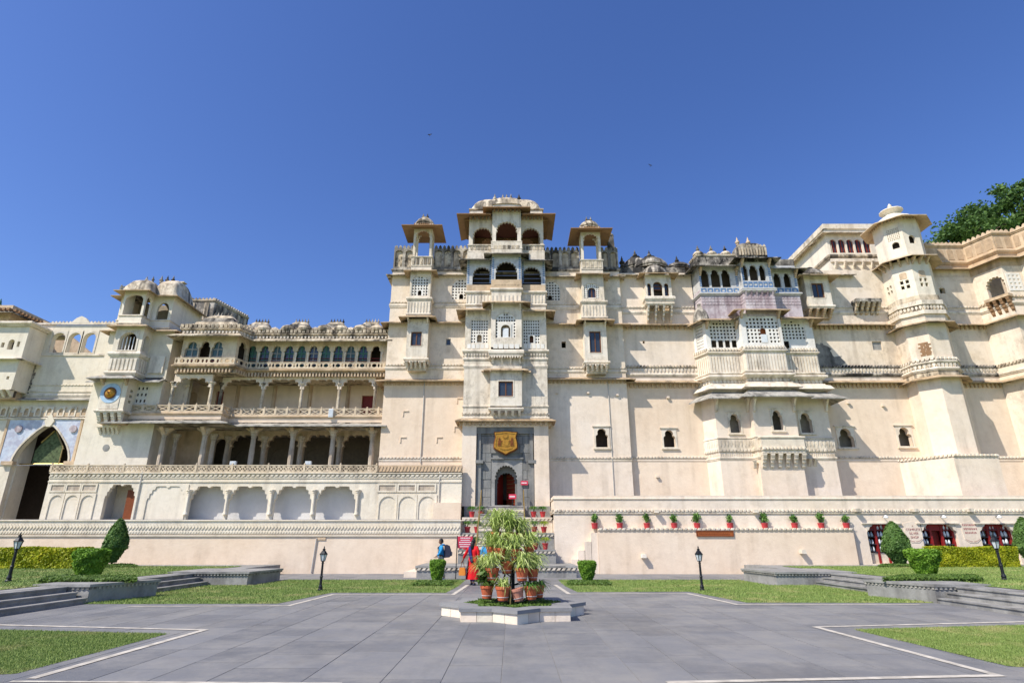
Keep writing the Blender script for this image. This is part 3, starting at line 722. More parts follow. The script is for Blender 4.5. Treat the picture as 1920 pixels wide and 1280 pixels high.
# ---- roof kiosks with stacked oriels
def kiosk(label, u0, u1, dv, win, jal, side):
    x0, x1 = X(u0, 640, YK), X(u1, 640, YK); xm = (x0 + x1) / 2
    k = thing('roof_kiosk_bay', label, 'oriel', (xm, YK, Z(690 + dv, YK)))
    P = bay(x0, x1, YB, YK); A, B = P[1], P[2]
    v = lambda q: Z(q + dv, YK)
    # lower window storey
    hw, rw = H(A, B, *win); wall(k, P, v(676), v(600), 'white', {1: [hw]}); wood_window(k, A, B, *rw); trim(k, A, B, *rw, w=.05, o=.02)
    cornice(k, P, v(679), v(673), .12); dentils(k, P, v(683), v(679) - .004, 0, .1, .17, .5, round_=True)
    brackets(k, A, B, .12, x1 - x0 - .12, 5, v(680), .3, .42, .12, o=-.3 + .25)
    MB().box(x0 + .1, x1 - .1, YK + .3, YB, v(694), v(679)).build('corbel_block', 'white', k)
    MB().box(x0 + .02, x1 - .02, YK + .62, YK + .68, v(676), v(600)).build('interior_wall', 'room', k)
    chajja(k, P, Z(596 + dv, YK - .5), .5, .24)
    brackets(k, A, B, .06, x1 - x0 - .06, 2, v(600), .34, .3, .08)
    # jali storey over a ribbed base
    P2 = bay(x0 - .08, x1 + .08, YB, YK - .08); wall(k, P2, v(592), v(565), 'white', name='ribbed_base')
    n = 7; A2, B2 = P2[1], P2[2]; mb = MB()
    for i in range(n + 1): a = .06 + i * (x1 - x0 + .04) / n; mb.fbox(A2, B2, a - .025, a + .025, v(588), v(569), -.02, .03)
    mb.build('rib_row', 'white', k, kind='stuff')
    cornice(k, P2, v(566), v(560.5), .09); cornice(k, P2, v(594), v(590), .06)
    ho, ro = H(A, B, *jal, 'round', rise=.35)
    wall(k, P, v(561), v(500), 'white', {1: [ho]}, name='screen_wall')
    if side < 0: hs = lattice(*ro, 6, 7, ho, (ro[0] + .40 * (ro[1] - ro[0]), ro[0] + .58 * (ro[1] - ro[0]), ro[2], ro[2] + .28 * (ro[3] - ro[2]))) + [arch(ro[0] + .38 * (ro[1] - ro[0]), ro[0] + .6 * (ro[1] - ro[0]), ro[2] + .03, ro[2] + .28 * (ro[3] - ro[2]), 'round')]
    else:
        c0, c1, d0, d1 = ro[0] + .26 * (ro[1] - ro[0]), ro[0] + .76 * (ro[1] - ro[0]), ro[2] + .06, ro[2] + .72 * (ro[3] - ro[2])
        hs = lattice(*ro, 8, 8, ho, (c0, c1, d0, d1)) + [arch(c0, c1, d0, d1, 'round', rise=.22)]
    screen(k, A, B, rect(ro[0] - .03, ro[1] + .03, ro[2] - .03, ro[3] + .03), hs)
    if side > 0: wood_window(k, A, B, c0 - .02, c1 + .02, d0 - .02, d1 + .02, o=-.13, nv=2)
    MB().box(x0 + .02, x1 - .02, YK + .55, YK + .6, v(561), v(500)).build('interior_wall', 'room', k)
    chajja(k, P, Z(509 + dv, YK - .4), .4, .16, 'eave_bounce_tan')
    # open kiosk
    xa, xb, ya, yb = x0 + .05, x1 - .05, YK + .02, YK + 1.0
    Q = [(xa, yb), (xa, ya), (xb, ya), (xb, yb), (xa, yb)]
    zf, zr, zt = v(501), v(484), v(428)
    wall(k, [(p[0], p[1]) for p in [(xa - .06, yb + .06), (xa - .06, ya - .06), (xb + .06, ya - .06), (xb + .06, yb + .06), (xa - .06, yb + .06)]], zf, zr, 'white', th=.1, name='parapet')
    A3, B3 = (xa - .06, ya - .06), (xb + .06, ya - .06)
    mb = MB(); L = seglen(A3, B3)
    for i in range(5): mb.fbox(A3, B3, .05 + i * (L - .1) / 5 + .03, .05 + (i + 1) * (L - .1) / 5 - .03, zf + .1, zr - .08, -.02, .025)
    mb.build('carved_panel_row', 'old', k, kind='stuff')
    cornice(k, [(xa - .06, yb + .06), (xa - .06, ya - .06), (xb + .06, ya - .06), (xb + .06, yb + .06)], zr - .06, zr + .03, .06)
    hh_ = {i: [arch(.15, seglen(Q[i], Q[i + 1]) - .15, zr + .03, zt - (.2 if i != 3 else .04), 'cusp', n=7)] for i in range(4)}
    wall(k, Q, zr - .1, zt, 'white', hh_, th=.16, name='arcade')
    ze = Z(424 + dv, ya - .72)
    E = [(xa, ya), (xb, ya), (xb, yb), (xa, yb)]
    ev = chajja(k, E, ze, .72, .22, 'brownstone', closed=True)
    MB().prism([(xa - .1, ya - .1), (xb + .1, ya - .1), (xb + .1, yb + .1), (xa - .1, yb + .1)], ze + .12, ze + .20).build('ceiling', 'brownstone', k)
    mb = MB()
    for i in range(9):
        a = (i + .5) / 9
        mb.fbox((xa, ya), (xb, ya), a * (xb - xa) - .03, a * (xb - xa) + .03, zt - .02, zt + .1, 0, .4)
    mb.build('rafter_row', 'brownstone', k, kind='stuff')
    MB().prism([(xa - .02, ya - .02), (xb + .02, ya - .02), (xb + .02, yb + .02), (xa - .02, yb + .02)], ze + .202, ze + .52).build('dome_base', 'white', k)
    r = (xb - xa) / 2 * 1.02
    dm = dome(k, (xa + xb) / 2, (ya + yb) / 2, ze + .50, r, .62, 'old', 16, ribs=False)
    for dx in (-.14, .14): finial(dm, (xa + xb) / 2 + dx, (ya + yb) / 2, ze + 1.18, .42, 'mildew')
    return k
kiosk('slim oriel with domed roof kiosk left of the tower, lattice over brown window', 762, 802, -2, (770.5, 790.5, 622, 648), (772, 803, 517, 554), -1)
kiosk('slim oriel with domed roof kiosk right of the tower, blue window in its lattice', 1096, 1138, 4, (1105.5, 1127, 621, 661), (1095, 1124, 531, 559), 1)
ch = thing('chimney', 'thin tapering stained chimney pinnacle right of the right roof kiosk', 'chimney', (X(1145, 460, YB), YB + .6, Z(478, YB + .6)))
xq = X(1145, 460, YB + .6); MB().prism([(xq - .3, YB + .3), (xq + .3, YB + .3), (xq + .3, YB + .9), (xq - .3, YB + .9)], zl1, Z(444, YB + .6), .62).build('shaft', 'mildew', ch)
MB().lathe([(.25, 0), (.25, .1), (.16, .2), (.02, .34)], 8, (xq, YB + .6, Z(444, YB + .6))).build('cap', 'mildew', ch)

# ---- the gate tower
t = thing('gate_tower', 'tall central entrance tower with stacked balconies, lattice windows and brown-eaved roof pavilion', 'tower', (xc, YT, zb))
P0 = bay(xl, xr, YB, YT); P1 = bay(xl, xr, YB, YT, cl, cr, YC); A, B = P0[1], P0[2]
v = lambda q: Z(q, YT)
# ground storey with slate portal
hp, rp = H(A, B, 892, 1002, 800, 949); hp = rect(rp[0], rp[1], zb - .0, rp[3])
wall(t, P0, zb - .001, v(787), 'plaster', {1: [[(rp[0], zb + .001), (rp[1], zb + .001), (rp[1], rp[3]), (rp[0], rp[3])]]}, th=.4)
p = MB().plate(A, B, rect(rp[0] - .05, rp[1] + .05, zb, rp[3] + .05), [rect(*rect_on(A, B, 921, 980, 860, 946)[:2], zb + .02, rect_on(A, B, 921, 980, 860, 946)[3])], -.30, -.38).build('portal', 'slate', t)
rd = rect_on(A, B, 921, 980, 860, 948.5); rows = 8; rz = (rp[3] - zb) / 9.0
for j in range(9):
    z0_, z1_ = zb + j * rz + .008, zb + (j + 1) * rz - .008
    cuts = [rp[0] + .01, rp[0] + .42 + .12 * (j % 2), rd[0] - .03] if z0_ < rd[3] else None
    cols = []
    if cuts:
        cols += [(cuts[0], cuts[1]), (cuts[1] + .012, cuts[2])]
        m0 = rd[1] + .03; m1 = rp[1] - .42 - .12 * ((j + 1) % 2); cols += [(m0, m1), (m1 + .012, rp[1] - .01)]
        if z1_ > rd[3] + .04: pass
    else:
        nn = 4 + j % 2; W = rp[1] - rp[0]
        cols = [(rp[0] + .01 + i * W / nn, rp[0] + (i + 1) * W / nn - .01) for i in range(nn)]
    for a, b_ in cols:
        MB().fbox(A, B, a, b_, z0_, z1_, -.31, -.21 - rng.random() * .03).build('stone_block', 'slate', p)
for a, b_ in ((rp[0] + .03, rp[0] + .30), (rp[1] - .30, rp[1] - .03)):
    MB().fbox(A, B, a, b_, zb + .02, v(868), -.25, -.12).fbox(A, B, a - .05, b_ + .12, v(868) + .002, v(862), -.25, .02).fbox(A, B, a + .04, b_ - .04, v(862) + .002, v(812), -.25, -.13).build('pilaster', 'slate', p)
MB().fbox(A, B, rp[0], rp[1], v(812), rp[3] - .002, -.25, -.1).build('lintel', 'slate', p)
MB().fbox(A, B, rd[0] - .05, rd[1] + .05, rd[3] + .01, rd[3] + .1, -.25, -.1).build('hood_mould', 'slate', p)
ho, ro = H(A, B, 927.5, 970, 870, 948, 'cusp', n=9, rise=.62); ro = (ro[0], ro[1], zb, ro[3])
d1 = MB().plate(A, B, rect(rd[0], rd[1], zb + .01, rd[3]), [arch(ro[0], ro[1], zb + .03, ro[3], 'cusp', n=11, rise=.75)], -.2, -.45).build('door_arch', 'greystone', t)
MB().plate(A, B, rect(rd[0] + .05, rd[1] - .05, zb + .01, rd[3] - .05), [arch(ro[0] + .12, ro[1] - .12, zb + .03, ro[3] - .38, 'cusp', n=9, rise=.55)], -.72, -.85).build('inner_arch', 'slate', d1)
MB().fbox(A, B, rd[0], rd[1], zb + .002, zb + .06, -.9, -.15).build('threshold', 'greystone', d1)
F = frame(A, B)
lf = MB(); a0, a1 = F(ro[1] - .1, 0, -.9), F(ro[1] - .62, 0, -1.5); lf.fbox(a1, a0, 0, seglen(a0, a1), zb + .05, ro[3] - .42, -.06, 0); lf.build('door_leaf', 'redwood', t)
mb = MB()
for i in range(9): mb.fbox(a1, a0, .05, seglen(a0, a1) - .05, zb + .2 + i * .22, zb + .23 + i * .22, 0, .02)
mb.build('brass_strap', 'brass', t)
b0, b1 = F(ro[0] + .1, 0, -.9), F(ro[0] + .45, 0, -1.6); MB().fbox(b0, b1, 0, seglen(b0, b1), zb + .05, ro[3] - .42, -.06, 0).build('door_leaf', 'darkred', t)
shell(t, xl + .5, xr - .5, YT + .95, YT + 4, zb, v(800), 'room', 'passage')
# balcony band over the portal
chajja(t, P0, Z(789, YT - .42), .42, .2, 'eave_bounce_tan'); dentils(t, P0, v(797), v(790), 0, .2, .28, .35, 'sand')
wall(t, P0, v(787) + .003, v(764), 'white', name='band_wall'); rope(t, P0, v(775), .05); cornice(t, P0, v(786), v(782), .08); cornice(t, P0, v(764) , v(760), .05)
# window storey
wall(t, P1, v(764) + .003, v(690), 'white', {3: [H(P1[3], P1[4], 934.5, 962, 714.5, 743)[0]]}, name='window_wall')
rw = H(P1[3], P1[4], 934.5, 962, 714.5, 743)[1]; wood_window(t, P1[3], P1[4], *rw); trim(t, P1[3], P1[4], *rw, w=.06, o=.02)
MB().box(cl + .02, cr - .02, YC + .5, YC + .56, v(764), v(690)).build('interior_wall', 'room', t)
cornice(t, P1[2:6], Z(769, YC), Z(764, YC), .1); brackets(t, P1[3], P1[4], .15, cr - cl - .15, 5, Z(769, YC), .24, .3, .14, o=-.22)
PB = [(cl - .55, YT - .02), (cl - .1, YT - .02), (cl - .1, YC), (cr + .1, YC), (cr + .1, YT - .02), (cr + .55, YT - .02)]
chajja(t, PB, Z(694, YC - .3), .3, .14, 'eave_bounce_tan')
# corbelled base of the lattice storey
wall(t, P0, v(690) + .003, v(655), 'white', name='base_wall')
for a, b_, o_ in ((690, 684, .05), (676, 671, .07), (662, 656, .14)): cornice(t, P0, v(a), v(b_), o_)
dentils(t, P0, v(668), v(663), 0, .08, .17, .55, round_=True)
MB().box(cl + .1, cr - .1, YC + .2, YT + .05, Z(688, YC), Z(668, YC)).build('corbel_block', 'white', t)
brackets(t, P1[3], P1[4], .12, cr - cl - .12, 4, Z(668, YC), .2, .45, .12, o=-.18)
cornice(t, P1[2:6], Z(668, YC), Z(656, YC), .14); dentils(t, P1[2:6], Z(672, YC), Z(668, YC), 0, .12, .15, .5, round_=True)
# lattice storey
hl, rl = H(P1[1], P1[2], 883, 915, 599, 643, 'rect'); hr_, rr_ = H(P1[5], P1[6], 981, 1012, 599, 644, 'rect'); hc, rc = H(P1[3], P1[4], 929, 967, 586, 633, 'round', rise=.5)
wall(t, P1, v(655) + .003, v(576), 'white', {1: [hl], 5: [hr_], 3: [hc]}, name='lattice_wall')
def niche_lattice(A, B, r, shape, nx, nz, nf, glass=None):
    w, h = r[1] - r[0], r[3] - r[2]; a0, a1, b1 = r[0] + nf[0] * w, r[0] + nf[1] * w, r[2] + nf[2] * h
    hs = lattice(*r, nx, nz, shape, (a0 - .08, a1 + .08, r[2], b1 + .06)) + [arch(a0, a1, r[2] + .05, b1, 'round')]
    s_ = screen(t, A, B, rect(r[0] - .03, r[1] + .03, r[2] - .03, r[3] + .03), hs)
    trim(t, A, B, a0, a1, r[2] + .05, b1, w=.07, o=-.01, mat='jali', loop=arch(a0, a1, r[2] + .05, b1, 'round'), name='niche_surround')
    MB().fbox(A, B, a0 - .05, a1 + .05, r[2], b1 + .05, -.3, -.28).build('shutter', 'sand' if glass is None else glass, t)
niche_lattice(P1[1], P1[2], rl, hl, 7, 8, (.36, .64, .36)); niche_lattice(P1[5], P1[6], rr_, hr_, 7, 8, (.38, .62, .34), 'wood'); niche_lattice(P1[3], P1[4], rc, hc, 8, 8, (.27, .73, .52))
a, b_ = rc[0] + .36 * (rc[1] - rc[0]), rc[0] + .64 * (rc[1] - rc[0])
MB().fbox(P1[3], P1[4], a, b_, rc[2] + .06, rc[2] + .4 * (rc[3] - rc[2]), -.2, -.1).build('white_box', 'crystal', t)
for seg in (1, 3, 5):
    A_, B_ = P1[seg], P1[seg + 1]; L = seglen(A_, B_); q = [i for i in range(5)]; mb = MB(); zz = Z(649, A_[1])
    for i in q: mb.fbox(A_, B_, .12 + i * (L - .24) / 5 + .03, .12 + (i + 1) * (L - .24) / 5 - .03, zz - .14, zz + .14, -.02, .02)
    mb.build('carved_panel_row', 'jali', t, kind='stuff')
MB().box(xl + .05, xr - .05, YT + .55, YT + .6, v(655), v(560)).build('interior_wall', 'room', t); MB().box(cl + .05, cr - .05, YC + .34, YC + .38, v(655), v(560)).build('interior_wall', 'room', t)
PA, PD = P1[:3] , P1[5:]
chajja(t, [P1[0], P1[1], (cl - .04, YT)], Z(581, YT - .55), .55, .26, 'eave_bounce_tan'); chajja(t, [(cr + .04, YT), P1[6], P1[7]], Z(583, YT - .55), .55, .26, 'eave_bounce_tan')
chajja(t, [(cl - .05, YT + .05), (cl - .05, YC), (cr + .05, YC), (cr + .05, YT + .05)], Z(567, YC - .5), .5, .26, 'eave_bounce_tan')
for A_, B_ in ((P1[1], P1[2]), (P1[5], P1[6])): brackets(t, A_, B_, .08, seglen(A_, B_) - .08, 2, v(584), .4, .34, .09)
brackets(t, P1[3], P1[4], .08, cr - cl - .08, 2, Z(572, YC), .38, .36, .09)
# ribbed balcony base and terracotta-coloured parapet
wall(t, P1, v(576) + .003, v(546), 'white', name='balcony_base'); cornice(t, P1, v(551), v(546), .1); cornice(t, P1, v(574), v(570), .07)
mb = MB()
for seg in (1, 3, 5):
    A_, B_ = P1[seg], P1[seg + 1]; L = seglen(A_, B_); n = 7
    for i in range(n + 1): a = .06 + i * (L - .12) / n; mb.fbox(A_, B_, a - .025, a + .025, Z(567, A_[1]), Z(553, A_[1]), -.02, .035)
mb.build('rib_row', 'white', t, kind='stuff')
wall(t, P1, v(546) + .003, v(534), 'sand', name='parapet', th=.12)
MB().box(cl - .02, cr + .02, YC - .04, YC + .1, v(546) + .004, Z(524.5, YC)).build('parapet', 'sand', t)
mb = MB()
for i in range(8):
    for j in range(2): a = .12 + (i + .5) * (cr - cl - .24) / 8; zz = Z(541 - j * 7, YC); mb.fbox(P1[3], P1[4], a - .06, a + .06, zz - .04, zz + .06, .03, .06)
mb.build('carved_panel_row', 'sand', t, kind='stuff')
# blue-tiled arcade storey
def arcade(zs, ztops, vb, mat, th, rail=None, n=9):
    hs = {}
    for seg, (u0, u1, v0, v1) in zs.items():
        A_, B_ = P1[seg], P1[seg + 1]; s0, s1, z0, z1 = rect_on(A_, B_, u0, u1, v0, v1); hs[seg] = [arch(s0, s1, z0, z1, 'cusp', n=n)]
    return wall(t, P1, vb, ztops, mat, hs, th=th, name='arcade')
arcade({1: (886, 921, 500, 534), 3: (929, 970, 490, 524), 5: (979, 1014.5, 500, 535)}, v(486), v(534) + .003, 'tilewhite', .18)
wall(t, P1, v(486) + .003, v(473), 'white', name='attic_band')
mb = MB(); mw = MB(); px_ = [(P1[1], .04), (P1[2], -.14), (P1[3], .03), (P1[4], -.16), (P1[5], .05), (P1[6], -.16)]
for (pt, ds) in px_:
    A_, B_ = (pt[0], pt[1]), (pt[0] + 1, pt[1])
    for i in range(11):
        z_ = v(534) + .12 + i * .15; (mb).fbox(A_, B_, ds, ds + .12, z_, z_ + .085, -.02, .012)
mb.build('blue_tile_row', 'tileblue', t, kind='stuff')
mb = MB()
for seg in (1, 3, 5):
    A_, B_ = P1[seg], P1[seg + 1]; L = seglen(A_, B_)
    for z_ in (.25, .55, .85): mb.fbox(A_, B_, .14, L - .14, v(534) + z_, v(534) + z_ + .025, -.3, -.275)
mb.build('guard_rail', 'steel', t)
MB().box(xl + .2, xr - .2, YT + 1.3, YT + 1.4, v(546), v(470)).build('interior_wall', 'room', t)
MB().box(xl + .05, xr - .05, YT + .1, YB + 2, v(478), v(476)).build('ceiling', 'room', t)
chajja(t, [P1[0], P1[1], (cl - .02, YT)], Z(486, YT - .5), .5, .22, 'mildew'); chajja(t, [(cr + .02, YT), P1[6], P1[7]], Z(488, YT - .5), .5, .22, 'mildew')
chajja(t, [(cl - .05, YT + .05), (cl - .05, YC), (cr + .05, YC), (cr + .05, YT + .05)], Z(475, YC - .45), .45, .2, 'mildew')
# open roof pavilion
ys = YT + .1; yk = YT + 2.9; yc_ = YC + .08
Q = [(xl + .06, yk), (xl + .06, ys), (cl, ys), (cl, yc_), (cr, yc_), (cr, ys), (xr - .06, ys), (xr - .06, yk)]
zp, zq, ztp = Z(474, YT), Z(458, YT), Z(408, YT)
wall(t, Q, zp, zq, 'white', th=.14, name='parapet'); cornice(t, Q, zp, zp + .16, .08); cornice(t, Q, zq - .08, zq + .02, .07)
MB().box(cl - .06, cr + .06, yc_ - .06, yc_ + .12, Z(474, YC), Z(453, YC)).build('parapet', 'white', t)
mb = MB()
for seg in (1, 3, 5):
    A_, B_ = Q[seg], Q[seg + 1]; L = seglen(A_, B_); z0_ = Z(469, A_[1]) if seg != 3 else Z(467, YC); o_ = .06 if seg == 3 else 0
    for i in range(6): mb.fbox(A_, B_, .08 + i * (L - .16) / 6 + .03, .08 + (i + 1) * (L - .16) / 6 - .03, z0_, z0_ + .28, -.02, .025 + o_)
mb.build('carved_panel_row', 'old', t, kind='stuff')
hs = {}
for seg, (u0, u1, v0, v1) in {1: (886.5, 923, 426, 463), 3: (930, 970, 415, 453), 5: (977, 1013, 427, 464)}.items():
    A_, B_ = Q[seg], Q[seg + 1]; s0, s1, z0, z1 = rect_on(A_, B_, u0, u1, v0, v1); hs[seg] = [arch(s0, s1, max(z0, zq + .03), z1, 'cusp', n=9)]
wall(t, Q, zq + .003, Z(400, YT), 'white', hs, th=.2, name='arcade')
R = [(xr - .06, yk), (xl + .06, yk)]; L = seglen(*R)
wall(t, R, zp, Z(400, YT), 'brownstone', {0: [arch(.5 + i * (L - .8) / 3, .2 + (i + 1) * (L - .8) / 3, zq, zq + 1.9, 'cusp', n=7) for i in range(3)]}, th=.2, name='rear_arcade')
MB().box(xl, xr, ys - .02, yk + .02, zp - .02, zp + .05).build('floor_slab', 'old', t)
ze = Z(401, ys - .78)
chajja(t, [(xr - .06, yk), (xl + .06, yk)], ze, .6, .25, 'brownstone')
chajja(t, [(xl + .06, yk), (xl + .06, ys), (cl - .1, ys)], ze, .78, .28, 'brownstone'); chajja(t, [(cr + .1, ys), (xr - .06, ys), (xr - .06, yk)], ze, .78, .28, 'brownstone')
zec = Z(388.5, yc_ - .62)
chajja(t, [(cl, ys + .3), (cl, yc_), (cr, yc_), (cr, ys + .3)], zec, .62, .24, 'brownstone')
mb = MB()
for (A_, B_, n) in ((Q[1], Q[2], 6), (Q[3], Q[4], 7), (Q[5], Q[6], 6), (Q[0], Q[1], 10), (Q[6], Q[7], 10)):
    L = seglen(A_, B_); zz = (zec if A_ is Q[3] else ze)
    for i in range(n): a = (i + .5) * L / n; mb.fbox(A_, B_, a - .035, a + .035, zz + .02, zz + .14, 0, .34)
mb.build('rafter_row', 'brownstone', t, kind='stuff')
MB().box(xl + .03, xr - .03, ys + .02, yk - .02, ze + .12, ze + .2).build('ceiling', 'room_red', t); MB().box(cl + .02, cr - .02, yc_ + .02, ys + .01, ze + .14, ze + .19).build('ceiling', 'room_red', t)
MB().box(xl + .05, xr - .05, ys + .05, yk - .05, ze + .25, ze + .62).build('roof_base', 'white', t)
wall(t, [(xl + .1, yk), (xl + .1, ys), (xr - .1, ys), (xr - .1, yk)], ze + .30, ze + .8, 'white', name='attic'); cornice(t, [(xl + .1, yk), (xl + .1, ys), (xr - .1, ys), (xr - .1, yk)], ze + .74, ze + .86, .08, 'old')
vault(t, xl + .12, xr - .12, ys + .02, yk - .02, ze + .8, 1.35, 'old', sag=.0, end=.25, ns=20)
MB().box(cl + .02, cr - .02, yc_ + .05, ys + .6, zec + .2, zec + .72).build('attic', 'white', t)
vz = zec + .68
vault(t, cl - .0, cr + .0, yc_ - .04, ys + 1.6, vz, .78, 'old', sag=.1, end=.22)
rz_ = Z(366.5, (yc_ + ys + 1.6) / 2) ; ym = (yc_ + ys + 1.6) / 2
MB().box(cl - .05, cr + .05, ym - .12, ym + .12, vz + .74, vz + .83).build('ridge', 'mildew', t)
for u in (928, 943, 950, 958, 973): finial(t, X(u, 358, ym), ym, vz + .82, .58, 'mildew')

# gold crest, signs and stanchion at the door
A, B = P0[1], P0[2]; s0, s1, z0, z1 = rect_on(A, B, 926.5, 970, 809, 852); cs, cz = (s0 + s1) / 2, (z0 + z1) / 2; w, h = (s1 - s0) / 2, (z1 - z0) / 2
def shield(k): return [(cs + x * w * k, cz + y * h * k) for x, y in ((0, -1), (.3, -.82), (.75, -.62), (1, -.42), (.98, 0), (.86, .5), (.98, .92), (.6, .93), (0, 1), (-.6, .93), (-.98, .92), (-.86, .5), (-.98, 0), (-1, -.42), (-.75, -.62), (-.3, -.82))]
cr_ = thing('crest', 'golden shield-shaped coat of arms mounted above the entrance arch', 'crest', (*frame(A, B)(cs, 0, -.1)[:2], z0))
MB().fprism(A, B, shield(1.06), .06, -.24).build('backboard', 'golddark', cr_); bd = MB().fprism(A, B, shield(.98), .12, .062).build('shield', 'gold', cr_)
mb = MB().plate(A, B, shield(.96), [shield(.86)], .15, .118); mb.build('rim', 'gold', bd)
def disc(mb, x, y, r, o, n=14, ry=None): mb.fprism(A, B, [(cs + w * x + w * r * cos(2 * pi * i / n), cz + h * y + h * (ry or r) * sin(2 * pi * i / n)) for i in range(n)], o, .118); return mb
mb = MB(); disc(mb, 0, .55, .16, .17)
for i in range(10): q = 2 * pi * i / 10; mb.fprism(A, B, [(cs + w * (.17 * cos(q - .2)), cz + h * (.55 + .17 * sin(q - .2))), (cs + w * (.17 * cos(q + .2)), cz + h * (.55 + .17 * sin(q + .2))), (cs + w * .27 * cos(q), cz + h * (.55 + .27 * sin(q)))], .15, .118)
mb.build('sun_emblem', 'gold', bd)
for sg in (-1, 1):
    mb = MB(); disc(mb, sg * .55, .34, .09, .18, 10); disc(mb, sg * .53, .08, .13, .17, 10, .2); disc(mb, sg * .46, -.16, .07, .16, 8, .16); disc(mb, sg * .62, -.16, .07, .16, 8, .16); disc(mb, sg * .34, .12, .12, .15, 8, .05); mb.build('supporter_figure', 'golddark', bd)
mb = MB(); disc(mb, 0, .02, .3, .16, 6, .24); disc(mb, 0, -.22, .34, .15, 6, .1); mb.build('centre_shield', 'gold', bd)
mb = MB(); n = 10
for i in range(n):
    f0, f1 = -1 + 2 * i / n, -1 + 2 * (i + 1) / n; y0_, y1_ = -.42 - .12 * (1 - f0 * f0), -.42 - .12 * (1 - f1 * f1)
    mb.fprism(A, B, [(cs + w * .55 * f0, cz + h * (y0_ - .05)), (cs + w * .55 * f1, cz + h * (y1_ - .05)), (cs + w * .55 * f1, cz + h * (y1_ + .06)), (cs + w * .55 * f0, cz + h * (y0_ + .06))], .165, .118)
mb.build('scroll', 'gold', bd)
def sign(label, name, A, B, s0, s1, z0, z1, o, nlines, cat='sign'):
    sg = thing(name, label, cat, frame(A, B)((s0 + s1) / 2, z0, o)); pl_ = MB().fbox(A, B, s0, s1, z0, z1, o - .03, o).build('panel', 'signred', sg)
    hgt = (z1 - z0) / (nlines * 2 + 1); mb = MB()
    r_ = random.Random(nlines)
    for i in range(nlines):
        zz = z0 + hgt * (2 * i + 1); a = s0 + (s1 - s0) * r_.uniform(.1, .2); e_ = s1 - (s1 - s0) * r_.uniform(.1, .2)
        while a < e_:
            ww = (s1 - s0) * r_.uniform(.025, .07); mb.fbox(A, B, a, min(e_, a + ww), zz + hgt * .1, zz + hgt * .9, o, o + .004); a += ww + (s1 - s0) * .018
    mb.build('lettering', 'signwhite', sg); return sg
sign('small red notice fixed on the grey stone right of the entrance arch', 'notice_sign', A, B, *rect_on(A, B, 976.5, 990, 900.5, 908.5), -.12, 1)
s0, s1, z0, z1 = rect_on(A, B, 954, 968, 926, 935); sg = sign('red and white barrier sign standing in front of the red door leaf', 'barrier_sign', A, B, s0, s1, z0, z1, .05, 1)
MB().fbox(A, B, (s0 + s1) / 2 - .02, (s0 + s1) / 2 + .02, zb, z0, -.0, .03).fbox(A, B, s0 + .05, s1 - .05, zb, zb + .03, -.1, .12).build('stand', 'blacksteel', sg)
# ================================================================== RIGHT WING
YW = 34.85; Y1, Y2 = YW - 1.0, YW - 1.5
XE = 36.0
w = thing('right_wing', 'long pale plastered right palace wing with string courses and small arched windows', 'building', (X(1400, 800, YW), YW, 0))
xa = xR - .1; xb = X(1313, 760, YW); xq = X(1553, 780, Y1)
yw0, yw1 = Z(940, YW) - 2, Z(512, YW)
PW = [(xa, YW), (xb + .3, YW)]
A, B = PW; hh1, r1 = H(A, B, 1244, 1266, 806, 838, 'trefoil'); h2, r2 = H(A, B, 1205, 1209, 639, 644)
wall(w, PW, Z(716, YW), yw1, 'plaster', {0: [h2]}); wall(w, PW, yw0, Z(716, YW) - .003, 'peach', {0: [hh1]}, name='lower_wall')
trim(w, A, B, *r1, w=.1, o=.035, sill=.07, loop=hh1)
PX2 = [(xq - .3, YW), (XE, YW)]; A2, B2 = PX2
ha, ra = H(A2, B2, 1572, 1600, 803, 838, 'trefoil'); hb, rb = H(A2, B2, 1684, 1709, 801, 836, 'trefoil'); hc, rc = H(A2, B2, 1897, 1912, 897, 935)
hd, rd_ = H(A2, B2, 1636, 1654, 640, 656); he, re_ = H(A2, B2, 1762, 1772, 540, 550)
wall(w, PX2, Z(719, YW), yw1 + .2, 'weathered', {0: [hd, he]}); wall(w, PX2, yw0, Z(719, YW) - .003, 'peach', {0: [ha, hb]}, name='lower_wall')
for r_, h_ in ((ra, ha), (rb, hb)): trim(w, A2, B2, *r_, w=.1, o=.035, sill=.07, loop=h_)
MB().fbox(A2, B2, rd_[0], rd_[1], rd_[2], rd_[3], -.2, -.1).build('shutter', 'greystone', w)
MB().box(xa, xb, YW + .75, YW + .8, yw0, yw1).build('interior_wall', 'room', w)
MB().box(xq, XE, YW + .9, YW + .95, yw0, yw1).build('interior_wall', 'room_mid', w)
MB().box(xa, XE, YW + .05, YW + 8, yw1 - .15, yw1 - .02).build('roof_slab', 'old', w)
for P in (PW, PX2):
    first = P is PW
    rope(w, P, Z(857, YW), .055, 'white'); band(w, P, Z(864, YW), Z(861.5, YW), .03, 'plaster')
    chajja(w, P, Z(717, YW - .5), .5, .2, 'eave_bounce_tan'); dentils(w, P, Z(727, YW), Z(720, YW), 0, .13, .26, .4, 'sand')
    rope(w, P, Z(687, YW), .07, 'mildew' if not first else 'old'); cornice(w, P, Z(706, YW), Z(700, YW), .1, 'mildew' if not first else 'white')
    dentils(w, P, Z(698, YW), Z(691, YW), 0, .05, .22, .6, 'white', round_=True)
    chajja(w, P, Z(609, YW - .5), .5, .2, 'eave_bounce_tan'); dentils(w, P, Z(618, YW), Z(611, YW), 0, .14, .3, .35, 'sand')
    rope(w, P, Z(576, YW), .05, 'white'); cornice(w, P, Z(589, YW), Z(584, YW), .06, 'white')
    chajja(w, [(P[0][0], YW), (min(P[1][0], X(1600, 520, YW)), YW)], Z(515, YW - .4), .4, .15, 'old')
for u, vv in ((1255, 745), (1157, 742)): pass
